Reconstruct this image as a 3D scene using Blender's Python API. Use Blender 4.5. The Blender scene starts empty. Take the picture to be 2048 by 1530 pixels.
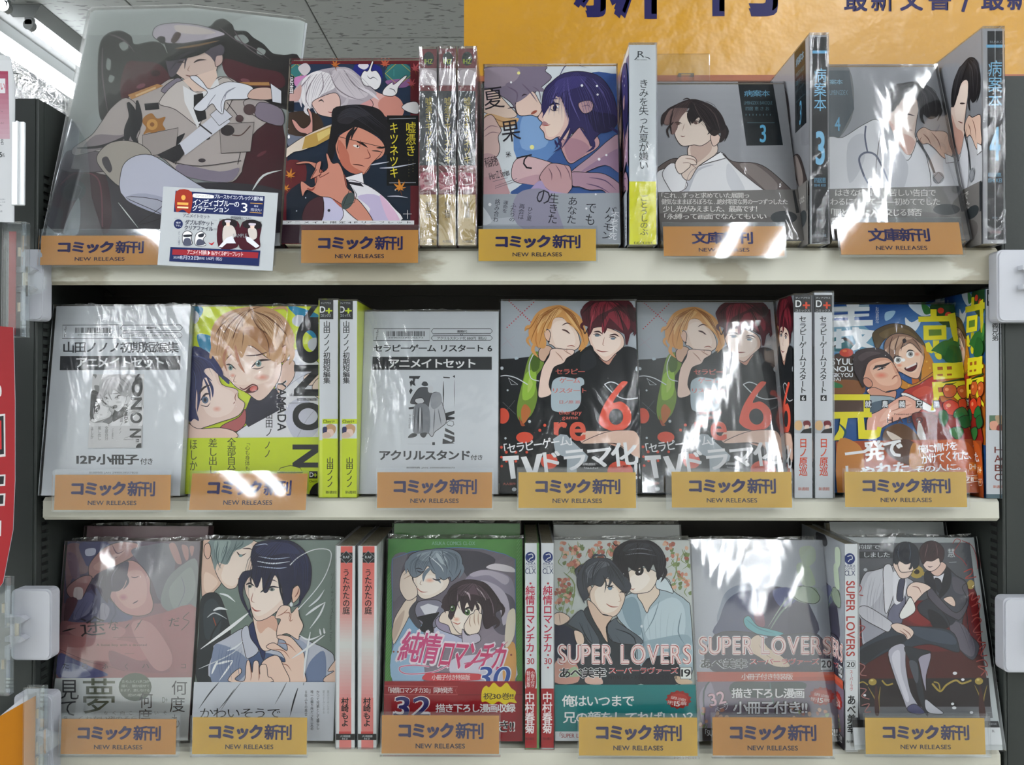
import bpy, bmesh, math, random
from mathutils import Vector, Matrix, Euler
from mathutils.geometry import delaunay_2d_cdt
random.seed(7)
scene = bpy.context.scene
COL = scene.collection
R = math.radians

# ------------------------------------------------------------------ camera, world, exposure
CAMZ = 1.40
F = 1536.0
cam_data = bpy.data.cameras.new('camera')
cam_data.sensor_width = 36.0
cam_data.lens = 36.0 * F / 2048.0
cam_data.clip_start = 0.01
cam = bpy.data.objects.new('camera', cam_data)
COL.objects.link(cam)
cam.location = (0, 0, CAMZ)
cam.rotation_euler = (R(90 + 0.56), 0, R(0.45))
scene.camera = cam
world = bpy.data.worlds.new('shop_interior')
scene.world = world
world.use_nodes = True
world.node_tree.nodes['Background'].inputs[0].default_value = (0.80, 0.86, 0.90, 1)
world.node_tree.nodes['Background'].inputs[1].default_value = 0.3
scene.view_settings.view_transform = 'Standard'
scene.view_settings.look = 'None'
scene.view_settings.gamma = 1.0
scene.view_settings.use_curve_mapping = False
scene.view_settings.exposure = 0.45
scene.cycles.max_bounces = 8
scene.cycles.transparent_max_bounces = 24
scene.cycles.use_denoising = True
scene.cycles.sample_clamp_indirect = 4.0
scene.cycles.caustics_reflective = False
scene.cycles.caustics_refractive = False
TUBE = 42.0          # strength of the fluorescent tubes

# ------------------------------------------------------------------ small tools
def lin(c):
    return c / 12.92 if c <= 0.04045 else ((c + 0.055) / 1.055) ** 2.4

def hexc(h):
    if len(h) == 3:
        h = ''.join(a * 2 for a in h)
    return tuple(lin(int(h[i:i + 2], 16) / 255.0) for i in (0, 2, 4)) + (1.0,)

CM = cam.rotation_euler.to_matrix()
def ray(px, py):
    return CM @ Vector(((px - 1024) / F, (765 - py) / F, -1.0))

def at_y(px, py, Y):
    d = ray(px, py)
    t = Y / d.y
    return Vector((d.x * t, Y, CAMZ + d.z * t))

def at_z(px, py, Z):
    d = ray(px, py)
    t = (Z - CAMZ) / d.z
    return Vector((d.x * t, d.y * t, Z))

def empty(name, loc, rot=(0, 0, 0), label=None, cat=None, group=None, kind=None):
    o = bpy.data.objects.new(name, None)
    o.empty_display_size = 0.02
    COL.objects.link(o)
    o.location = loc
    o.rotation_euler = rot
    tag(o, label, cat, group, kind)
    return o

def tag(o, label=None, cat=None, group=None, kind=None):
    for k, v in (('label', label), ('category', cat), ('group', group), ('kind', kind)):
        if v:
            o[k] = v
    return o

class MB:
    """collects boxes, prisms and tubes into one mesh"""
    def __init__(s):
        s.bm = bmesh.new()
    def box(s, x0, y0, z0, x1, y1, z1, bevel=0.0, seg=1):
        r = bmesh.ops.create_cube(s.bm, size=1.0)
        vs = r['verts']
        for v in vs:
            v.co = Vector(((x0 + x1) / 2 + v.co.x * (x1 - x0), (y0 + y1) / 2 + v.co.y * (y1 - y0), (z0 + z1) / 2 + v.co.z * (z1 - z0)))
        if bevel:
            es = list({e for v in vs for e in v.link_edges})
            bmesh.ops.bevel(s.bm, geom=es, offset=bevel, segments=seg, profile=0.5, affect='EDGES')
        return s
    def prism(s, pts, axis, a, b):
        """extrude the 2D polygon pts along axis from a to b; the other two axes in order"""
        def P(p, t):
            return {'x': (t, p[0], p[1]), 'y': (p[0], t, p[1]), 'z': (p[0], p[1], t)}[axis]
        va = [s.bm.verts.new(P(p, a)) for p in pts]
        vb = [s.bm.verts.new(P(p, b)) for p in pts]
        n = len(pts)
        s.bm.faces.new(va)
        s.bm.faces.new(vb[::-1])
        for i in range(n):
            s.bm.faces.new((va[i], vb[i], vb[(i + 1) % n], va[(i + 1) % n]))
        return s
    def cyl(s, p, q, r, n=16, r2=None):
        p, q = Vector(p), Vector(q)
        d = q - p
        m = Matrix.Translation((p + q) / 2) @ d.to_track_quat('Z', 'Y').to_matrix().to_4x4()
        bmesh.ops.create_cone(s.bm, cap_ends=True, segments=n, radius1=r, radius2=r if r2 is None else r2, depth=d.length, matrix=m)
        return s
    def build(s, name, mat, parent=None, smooth=False):
        bmesh.ops.recalc_face_normals(s.bm, faces=s.bm.faces[:])
        me = bpy.data.meshes.new(name)
        s.bm.to_mesh(me)
        s.bm.free()
        if smooth:
            for f in me.polygons:
                f.use_smooth = True
        me.materials.append(mat)
        o = bpy.data.objects.new(name, me)
        COL.objects.link(o)
        o.parent = parent
        return o

# ------------------------------------------------------------------ materials
MATS = {}
def mat(name, col='888888', rough=0.5, metal=0.0, noise=None, bump=None, coat=0.0, spec=0.5, emit=None):
    if name in MATS:
        return MATS[name]
    m = bpy.data.materials.new(name)
    m.use_nodes = True
    nt = m.node_tree
    b = nt.nodes['Principled BSDF']
    c = hexc(col)
    b.inputs['Base Color'].default_value = c
    b.inputs['Roughness'].default_value = rough
    b.inputs['Metallic'].default_value = metal
    b.inputs['Coat Weight'].default_value = coat
    b.inputs['Coat Roughness'].default_value = 0.12
    b.inputs['Specular IOR Level'].default_value = spec
    if emit:
        b.inputs['Emission Color'].default_value = hexc(emit[0])
        b.inputs['Emission Strength'].default_value = emit[1]
    tc = nt.nodes.new('ShaderNodeTexCoord')
    if noise:       # (scale, second colour, low, high, stretch)
        mp = nt.nodes.new('ShaderNodeMapping')
        mp.inputs['Scale'].default_value = noise[4] if len(noise) > 4 else (1, 1, 1)
        nz = nt.nodes.new('ShaderNodeTexNoise')
        nz.inputs['Scale'].default_value = noise[0]
        nz.inputs['Detail'].default_value = 5
        cr = nt.nodes.new('ShaderNodeValToRGB')
        cr.color_ramp.elements[0].position = noise[2]
        cr.color_ramp.elements[1].position = noise[3]
        cr.color_ramp.elements[0].color = hexc(noise[1])
        cr.color_ramp.elements[1].color = c
        nt.links.new(tc.outputs['Object'], mp.inputs[0])
        nt.links.new(mp.outputs[0], nz.inputs['Vector'])
        nt.links.new(nz.outputs['Fac'], cr.inputs[0])
        nt.links.new(cr.outputs[0], b.inputs['Base Color'])
    if bump:        # (scale, strength, distance)
        nz = nt.nodes.new('ShaderNodeTexNoise')
        nz.inputs['Scale'].default_value = bump[0]
        nz.inputs['Detail'].default_value = 3
        bp = nt.nodes.new('ShaderNodeBump')
        bp.inputs['Strength'].default_value = bump[1]
        bp.inputs['Distance'].default_value = bump[2]
        nt.links.new(tc.outputs['Object'], nz.inputs['Vector'])
        nt.links.new(nz.outputs['Fac'], bp.inputs['Height'])
        nt.links.new(bp.outputs[0], b.inputs['Normal'])
    MATS[name] = m
    return m

def print_mat(name, rough, coat=0.0, spec=0.5, trans=0.0, bump=None):
    """printed surface: ink colours come from the mesh's colour attribute"""
    m = mat(name, 'ffffff', rough, coat=coat, spec=spec, bump=bump)
    nt = m.node_tree
    a = nt.nodes.new('ShaderNodeAttribute')
    a.attribute_name = 'Ink'
    b = nt.nodes['Principled BSDF']
    nt.links.new(a.outputs['Color'], b.inputs['Base Color'])
    if trans:
        b.inputs['Alpha'].default_value = 1 - trans
    return m

def clear_mat(name, tint='ffffff', rough=0.05, base=0.06, edge=0.55, bump=None, gloss='ffffff', stretch=(1, 1, 1), body=0.0):
    """thin clear plastic: mostly see-through, glossy towards grazing angles, optional wrinkles"""
    m = bpy.data.materials.new(name)
    m.use_nodes = True
    nt = m.node_tree
    nt.nodes.remove(nt.nodes['Principled BSDF'])
    out = nt.nodes['Material Output']
    tr = nt.nodes.new('ShaderNodeBsdfTransparent')
    tr.inputs[0].default_value = hexc(tint)
    gl = nt.nodes.new('ShaderNodeBsdfGlossy')
    gl.inputs['Color'].default_value = hexc(gloss)
    gl.inputs['Roughness'].default_value = rough
    lw = nt.nodes.new('ShaderNodeLayerWeight')
    lw.inputs['Blend'].default_value = 0.35
    mr = nt.nodes.new('ShaderNodeMapRange')
    mr.inputs['To Min'].default_value = base
    mr.inputs['To Max'].default_value = edge
    mx = nt.nodes.new('ShaderNodeMixShader')
    nt.links.new(lw.outputs['Fresnel'], mr.inputs['Value'])
    nt.links.new(mr.outputs[0], mx.inputs[0])
    src = tr
    if body:
        df = nt.nodes.new('ShaderNodeBsdfDiffuse')
        df.inputs[0].default_value = hexc('d8dce0')
        m2 = nt.nodes.new('ShaderNodeMixShader')
        m2.inputs[0].default_value = body
        nt.links.new(tr.outputs[0], m2.inputs[1])
        nt.links.new(df.outputs[0], m2.inputs[2])
        src = m2
    nt.links.new(src.outputs[0], mx.inputs[1])
    nt.links.new(gl.outputs[0], mx.inputs[2])
    nt.links.new(mx.outputs[0], out.inputs['Surface'])
    if bump:
        tc = nt.nodes.new('ShaderNodeTexCoord')
        mp = nt.nodes.new('ShaderNodeMapping')
        mp.inputs['Scale'].default_value = stretch
        oi = nt.nodes.new('ShaderNodeObjectInfo')
        cb = nt.nodes.new('ShaderNodeVectorMath')
        cb.operation = 'SCALE'
        cb.inputs[0].default_value = (3.1, 1.7, 5.3)
        ad = nt.nodes.new('ShaderNodeVectorMath')
        nt.links.new(oi.outputs['Random'], cb.inputs['Scale'])
        nt.links.new(tc.outputs['Object'], mp.inputs[0])
        nt.links.new(mp.outputs[0], ad.inputs[0])
        nt.links.new(cb.outputs[0], ad.inputs[1])
        nz = nt.nodes.new('ShaderNodeTexNoise')
        nz.inputs['Scale'].default_value = bump[0]
        nz.inputs['Detail'].default_value = 4
        nz.inputs['Distortion'].default_value = 0.6
        bp = nt.nodes.new('ShaderNodeBump')
        bp.inputs['Strength'].default_value = bump[1]
        bp.inputs['Distance'].default_value = bump[2]
        nt.links.new(ad.outputs[0], nz.inputs['Vector'])
        nt.links.new(nz.outputs['Fac'], bp.inputs['Height'])
        for n in (gl, lw):
            nt.links.new(bp.outputs[0], n.inputs['Normal'])
    MATS[name] = m
    return m

# ------------------------------------------------------------------ lettering: glyph outlines of the built-in font
GLYPH = {}
def collect_glyphs(chars):
    """chars: set of (character, weight)"""
    objs = []
    for ch in sorted({c for c, w in chars}):
        cu = bpy.data.curves.new('g', 'FONT')
        cu.body = ch
        cu.size = 1.0
        cu.resolution_u = 6 if ord(ch) < 128 else 2
        o = bpy.data.objects.new('g', cu)
        COL.objects.link(o)
        objs.append((ch, o))
    dg = bpy.context.evaluated_depsgraph_get()
    base = {}
    for ch, o in objs:
        ev = o.evaluated_get(dg)
        me = ev.to_mesh()
        me.calc_loop_triangles()
        vs = [(v.co.x, v.co.y) for v in me.vertices]
        tris = []
        for t in me.loop_triangles:
            a, b, c = (vs[i] for i in t.vertices)
            ar = (b[0] - a[0]) * (c[1] - a[1]) - (b[1] - a[1]) * (c[0] - a[0])
            if abs(ar) > 1e-9:
                tris.append((a, b, c) if ar > 0 else (a, c, b))
        base[ch] = tris
        ev.to_mesh_clear()
    for ch, o in objs:
        cu = o.data
        bpy.data.objects.remove(o)
        bpy.data.curves.remove(cu)
    # heavier weights: the outline laid down several times, shifted around
    for ch, wt in chars:
        r_ = (0, 0.010, 0.019, 0.029, 0.040, 0.062)[wt]
        n = (1, 2, 3, 4, 4, 6)[wt]
        if wt == 0:
            GLYPH[(ch, wt)] = base[ch]
            continue
        out = []
        for k in range(n):
            an = math.pi * 2 * (k + 0.5) / n
            dx, dy = r_ * math.cos(an) * (1 if n > 2 else 0), r_ * math.sin(an) * (0.85 if n > 2 else 0)
            if n == 2:
                dx = r_ * (k * 2 - 1)
            out += [tuple((p[0] + dx, p[1] + dy) for p in t) for t in base[ch]]
        GLYPH[(ch, wt)] = out

COPIES = (1, 2, 3, 4, 4, 6)
def by_copy(src, wt, store):
    """hand out the triangles of each shifted copy to a layer of its own"""
    n = COPIES[wt]
    m_ = len(src) // n
    for k in range(n):
        store[k] += src[k * m_:(k + 1) * m_]

def bbox(tris):
    xs = [p[0] for t in tris for p in t]
    ys = [p[1] for t in tris for p in t]
    return min(xs), min(ys), max(xs), max(ys)

def cjk(ch):
    return ord(ch) > 0x2E00

def lay_row(text, wt):
    x = 0.0
    out = [[] for _ in range(COPIES[wt])]
    for ch in text:
        if ch == ' ':
            x += 0.35
            continue
        tr = GLYPH[(ch, wt)]
        if not tr:
            x += 0.3
            continue
        a, b, c, d = bbox(tr)
        if cjk(ch):
            by_copy([tuple((p[0] + x, p[1]) for p in t) for t in tr], wt, out)
            x += EM
        else:
            by_copy([tuple((p[0] + x - a, p[1]) for p in t) for t in tr], wt, out)
            x += c - a + 0.07
    return out

# ------------------------------------------------------------------ flat print: a small drawing language
def catmull(pts, closed, n=4):
    m = len(pts)
    out = []
    rng = range(m) if closed else range(m - 1)
    for i in rng:
        if closed:
            p0, p1, p2, p3 = pts[i - 1], pts[i], pts[(i + 1) % m], pts[(i + 2) % m]
        else:
            p0, p1, p2, p3 = pts[max(i - 1, 0)], pts[i], pts[i + 1], pts[min(i + 2, m - 1)]
        for k in range(n):
            t = k / n
            out.append(tuple(0.5 * (2 * p1[j] + (p2[j] - p0[j]) * t + (2 * p0[j] - 5 * p1[j] + 4 * p2[j] - p3[j]) * t * t
                       + (3 * p1[j] - p0[j] - 3 * p2[j] + p3[j]) * t ** 3) for j in (0, 1)))
    if not closed:
        out.append(pts[-1])
    return out

def flat_union(polys, eps=1e-5):
    """triangles covering the polygons once, without overlaps"""
    vs, fs = [], []
    for q in polys:
        if len(q) < 3:
            continue
        ar = sum(q[i - 1][0] * q[i][1] - q[i][0] * q[i - 1][1] for i in range(len(q)))
        if abs(ar) < 1e-9:
            continue
        if ar < 0:
            q = q[::-1]
        k = len(vs)
        vs += [Vector((p[0], p[1])) for p in q]
        fs.append(list(range(k, k + len(q))))
    if not fs:
        return []
    ov, oe, of, _a, _b, src = delaunay_2d_cdt(vs, [], fs, 0, eps)
    return [tuple((ov[i].x, ov[i].y) for i in t) for t, q in zip(of, src) if q]

def tess(pts):
    return flat_union([pts])

def clip_half(poly, nx, ny, c):
    """keep the side nx*x+ny*y >= c"""
    out = []
    n = len(poly)
    for i in range(n):
        a, b = poly[i], poly[(i + 1) % n]
        da, db = nx * a[0] + ny * a[1] - c, nx * b[0] + ny * b[1] - c
        if da >= 0:
            out.append(a)
        if (da >= 0) != (db >= 0):
            t = da / (da - db)
            out.append((a[0] + (b[0] - a[0]) * t, a[1] + (b[1] - a[1]) * t))
    return out

class Art:
    """layers of flat coloured polygons in photo pixels (mapped onto the surface when it is placed)"""
    def __init__(s):
        s.items = []        # (part, layer, rgba or (c1, c2, x0, y0, x1, y1), [polygons in px])
        s.part = 'cover_picture'
        s.n = 0
        s.ox, s.oy, s.k = 0, 0, 1.0
    def add(s, col, tris):
        s.n += 1
        s.items.append((s.part, s.n, col, tris))
    def m(s, p):
        return (s.ox + p[0] / s.k, s.oy + p[1] / s.k)
    def stroke(s, col, w, pts, taper=False, closed=False):
        tr = []
        n = len(pts)
        L, Rr = [], []
        for i in range(n):
            a = pts[i - 1] if (i or closed) else pts[0]
            b = pts[(i + 1) % n] if (i < n - 1 or closed) else pts[-1]
            dx, dy = b[0] - a[0], b[1] - a[1]
            d = math.hypot(dx, dy) or 1
            ww = w / 2
            if taper:
                ww *= max(0.12, math.sin(math.pi * (0.08 + 0.92 * i / (n - 1))))
            L.append((pts[i][0] - dy / d * ww, pts[i][1] + dx / d * ww))
            Rr.append((pts[i][0] + dy / d * ww, pts[i][1] - dx / d * ww))
        for i in range(n if closed else n - 1):
            j = (i + 1) % n
            tr += [(L[i], L[j], Rr[j]), (L[i], Rr[j], Rr[i])]
        s.add(col, flat_union(tr))
    def run(s, txt):
        for ln in txt.strip().split('\n'):
            ln = ln.strip()
            if not ln:
                continue
            f = ln.split(' ')
            c = f[0]
            if c == '@':
                s.ox, s.oy, s.k = map(float, f[1:4])
            elif c == '#':
                s.part = f[1]
            elif c in 'TV':
                s.text(c, f[1], list(map(float, f[2:6])), ' '.join(f[6:]))
            elif c == 'e':
                v = list(map(float, ' '.join(f[2:]).replace(',', ' ').split()))
                cx, cy, rx, ry = v[:4]
                an = R(v[4]) if len(v) > 4 else 0
                pts = []
                for i in range(20):
                    a = i * math.pi / 10
                    x, y = rx * math.cos(a), ry * math.sin(a)
                    pts.append(s.m((cx + x * math.cos(an) - y * math.sin(an), cy + x * math.sin(an) + y * math.cos(an))))
                s.add(hexc(f[1]), [tuple(pts)])
            elif c == 'H':                                      # a sheaf of strands between two guide curves
                n = int(f[3])
                i = f.index('/')
                g1 = catmull([tuple(map(float, q.split(','))) for q in f[4:i]], False)
                g2 = catmull([tuple(map(float, q.split(','))) for q in f[i + 1:]], False)
                for k in range(n):
                    w = (k + 0.5) / n
                    rr = random.Random(k * 31 + n)
                    w += rr.uniform(-.3, .3) / n
                    m0, m1 = rr.randint(0, len(g1) // 4), len(g1) - rr.randint(0, len(g1) // 4)
                    pts = [(a[0] * (1 - w) + b[0] * w, a[1] * (1 - w) + b[1] * w) for a, b in zip(g1, g2)][m0:m1]
                    if len(pts) > 2:
                        s.stroke(hexc(f[1]), float(f[2]) / s.k * rr.uniform(.7, 1.3), [s.m(p) for p in pts], taper=True)
            elif c == 'b':                                      # soft spot: rings from the second colour to the first
                v = list(map(float, ' '.join(f[3:]).replace(',', ' ').split()))
                c1, c2 = hexc(f[1]), hexc(f[2])
                for k in range(6):
                    w = k / 5
                    q = [s.m((v[0] + v[2] * (1 - k / 6.5) * math.cos(a * math.pi / 10), v[1] + v[3] * (1 - k / 6.5) * math.sin(a * math.pi / 10))) for a in range(20)]
                    s.add(tuple(c2[i] * (1 - w) + c1[i] * w for i in range(4)), [tuple(q)])
            elif c in 'psSPO':
                pts = [tuple(map(float, q.split(','))) for q in f[2:]]
                if c in 'sS':
                    pts = catmull(pts, True)
                pts = [s.m(p) for p in pts]
                if c != 'O':
                    s.add(hexc(f[1]), tess(pts))
                if c in 'SPO':
                    s.stroke(hexc('2c2226' if c != 'O' else f[1]), 1.25, pts, closed=True)
            elif c == 'r':                                      # rectangle x0 y0 x1 y1
                x0, y0, x1, y1 = map(float, f[2:6])
                s.add(hexc(f[1]), [tuple(s.m(p) for p in ((x0, y0), (x1, y0), (x1, y1), (x0, y1)))])
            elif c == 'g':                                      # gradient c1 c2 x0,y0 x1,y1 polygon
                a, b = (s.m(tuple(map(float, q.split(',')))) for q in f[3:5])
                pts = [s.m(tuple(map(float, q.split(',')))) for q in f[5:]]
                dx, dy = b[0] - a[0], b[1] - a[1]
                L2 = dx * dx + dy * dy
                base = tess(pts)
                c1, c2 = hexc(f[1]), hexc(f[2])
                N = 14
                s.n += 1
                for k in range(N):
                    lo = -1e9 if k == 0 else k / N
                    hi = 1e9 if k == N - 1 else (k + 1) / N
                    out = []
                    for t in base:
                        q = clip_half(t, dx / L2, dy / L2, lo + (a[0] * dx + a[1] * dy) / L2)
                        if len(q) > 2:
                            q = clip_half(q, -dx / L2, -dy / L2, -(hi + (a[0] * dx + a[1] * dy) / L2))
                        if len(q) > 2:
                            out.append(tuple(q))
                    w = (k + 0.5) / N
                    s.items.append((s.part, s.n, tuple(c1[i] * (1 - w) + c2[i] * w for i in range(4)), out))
            elif c in 'lch':                                    # line, curve, tapered curve: colour width points
                pts = [tuple(map(float, q.split(','))) for q in f[3:]]
                if c in 'ch' and len(pts) > 2:
                    pts = catmull(pts, False)
                elif c == 'h':
                    a, b = pts
                    pts = [(a[0] + (b[0] - a[0]) * k / 6, a[1] + (b[1] - a[1]) * k / 6) for k in range(7)]
                s.stroke(hexc(f[1]), float(f[2]) / s.k * (1.45 if c == 'h' else 1.0), [s.m(p) for p in pts], taper=c == 'h')
        return s
    def text(s, c, spec, box, text):
        sp = spec.split(',')
        col = hexc(sp[0])
        wt = int(sp[1]) if len(sp) > 1 else 0
        ang = R(float(sp[2])) if len(sp) > 2 else 0
        sh = float(sp[3]) if len(sp) > 3 else 0
        x0, y0, x1, y1 = box
        tr = [[] for _ in range(COPIES[wt])]
        if c == 'T':
            lists = lay_row(text, wt)
            if not lists[0]:
                return
            a, b, cc, d = bbox([t for l_ in lists for t in l_])
            sx, sy = (x1 - x0) / (cc - a), (y1 - y0) / (d - b)
            tr = [[tuple((x0 + (p[0] - a) * sx + sh * (p[1] - b) * sy, y1 - (p[1] - b) * sy) for p in t) for t in l_] for l_ in lists]
        else:
            n = len(text)
            ch_h = (y1 - y0) / n
            sx = (x1 - x0) / EM
            sy = ch_h * 0.96 / EM
            for i, ch in enumerate(text):
                if ch == ' ':
                    continue
                src = GLYPH[(ch, wt)]
                if not src:
                    continue
                cy = y0 + (i + 0.5) * ch_h
                cx = (x0 + x1) / 2
                if cjk(ch):
                    mx, my = EM / 2, EMC
                else:
                    a, b, cc, d = bbox(src)
                    mx, my = (a + cc) / 2, (b + d) / 2
                res = []
                for t in src:
                    q = []
                    for p in t:
                        u, v = p[0] - mx, p[1] - my
                        if ch in 'ー―～「」（）…':
                            u, v = v, -u
                            if ch == 'ー':
                                u = -u
                        q.append((cx + u * sx, cy - v * sy))
                    res.append(tuple(q))
                by_copy(res, wt, tr)
        if ang:
            mx, my = (x0 + x1) / 2, (y0 + y1) / 2
            ca, sa = math.cos(ang), math.sin(ang)
            tr = [[tuple((mx + (p[0] - mx) * ca - (p[1] - my) * sa, my + (p[0] - mx) * sa + (p[1] - my) * ca) for p in t) for t in l_] for l_ in tr]
        for l_ in tr:
            if l_:
                s.add(col, [tuple(s.m(p) for p in t) for t in l_])

EM, EMC = 1.0, 0.35
def scan_chars(scripts):
    need = {('国', 0)}
    for txt in scripts:
        for ln in txt.split('\n'):
            ln = ln.strip()
            if ln[:2] in ('T ', 'V '):
                f = ln.split(' ')
                sp = f[1].split(',')
                wt = int(sp[1]) if len(sp) > 1 else 0
                for ch in ' '.join(f[6:]):
                    if ch != ' ':
                        need.add((ch, wt))
    collect_glyphs(need)
    global EM, EMC
    a, b, c, d = bbox(GLYPH[('国', 0)])
    EM = (c - a) * 1.08 + 0.0
    EMC = (b + d) / 2
    # glyphs carry a side bearing: keep them as they come, centred on a square of side EM
    off = EM / 2 - (a + c) / 2
    for k, tr in GLYPH.items():
        if cjk(k[0]):
            GLYPH[k] = [tuple((p[0] + off, p[1]) for p in t) for t in tr]

LAYER = 4e-5
def art_local(art, to_local):
    """map an Art from pixels to 2D metres on its surface"""
    return [(part, n, col, [tuple(to_local(p) for p in t) for t in tr]) for part, n, col, tr in art.items]

TOP = [0]
def art_mesh(name, items, clip, place, material, parent, base=2e-4, gray=False, room=0.0026):
    """items in local 2D metres -> one mesh; clip: convex polygon (ccw) ; place(u, v, depth) -> xyz"""
    verts, faces, cols = [], [], []
    m = len(clip)
    # each layer lies just above the layers it overlaps
    order, seen = {}, []
    for part, n, col, trs in items:
        bb = bbox(trs) if trs else (0, 0, 0, 0)
        if n in order:
            o_ = order[n]
            order[n] = [o_[0], (min(o_[1][0], bb[0]), min(o_[1][1], bb[1]), max(o_[1][2], bb[2]), max(o_[1][3], bb[3]))]
        else:
            order[n] = [0, bb]
    for n in sorted(order):
        bb = order[n][1]
        lv = 0
        for l2, b2 in seen:
            if l2 >= lv and b2[0] < bb[2] and b2[2] > bb[0] and b2[1] < bb[3] and b2[3] > bb[1]:
                lv = l2 + 1
        order[n][0] = lv
        seen.append((lv, bb))
    gap = min(LAYER, room / (1 + max([o_[0] for o_ in order.values()] + [0])))
    for part, n, col, trs in items:
        col = tuple(x ** 1.13 for x in col[:3]) + (1,)      # ink density
        if gray:
            g = 0.3 * col[0] + 0.59 * col[1] + 0.11 * col[2]
            g = min(1, g * 1.15)
            col = (g * 0.96, g * 0.98, g * 1.0, 1)
        inside = True
        if trs:
            bb = bbox(trs)
            for i in range(m):
                a, b = clip[i], clip[(i + 1) % m]
                nx, ny = -(b[1] - a[1]), b[0] - a[0]
                c_ = nx * a[0] + ny * a[1]
                if min(nx * x + ny * y for x in (bb[0], bb[2]) for y in (bb[1], bb[3])) < c_:
                    inside = False
        d = base + order[n][0] * gap
        for t in trs:
            q = t
            for i in range(0 if inside else m):
                a, b = clip[i], clip[(i + 1) % m]
                nx, ny = -(b[1] - a[1]), b[0] - a[0]
                q = clip_half(q, nx, ny, nx * a[0] + ny * a[1])
                if len(q) < 3:
                    break
            if len(q) < 3:
                continue
            k = len(verts)
            (ax, ay), (bx, by), (cx, cy) = q[0], q[1], q[2]
            if (bx - ax) * (cy - ay) - (cx - ax) * (by - ay) < 0:
                q = q[::-1]
            verts += [place(p[0], p[1], d) for p in q]
            faces.append(tuple(range(k, k + len(q))))
            cols.append((col, len(q)))
    TOP[0] = base + gap * (1 + max([o_[0] for o_ in order.values()] + [0]))
    me = bpy.data.meshes.new(name)
    me.from_pydata(verts, [], faces)
    at = me.color_attributes.new('Ink', 'FLOAT_COLOR', 'CORNER')
    flat = [c for col, k in cols for _ in range(k) for c in col]
    at.data.foreach_set('color', flat)
    me.materials.append(material)
    o = bpy.data.objects.new(name, me)
    COL.objects.link(o)
    o.parent = parent
    return o
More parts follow.
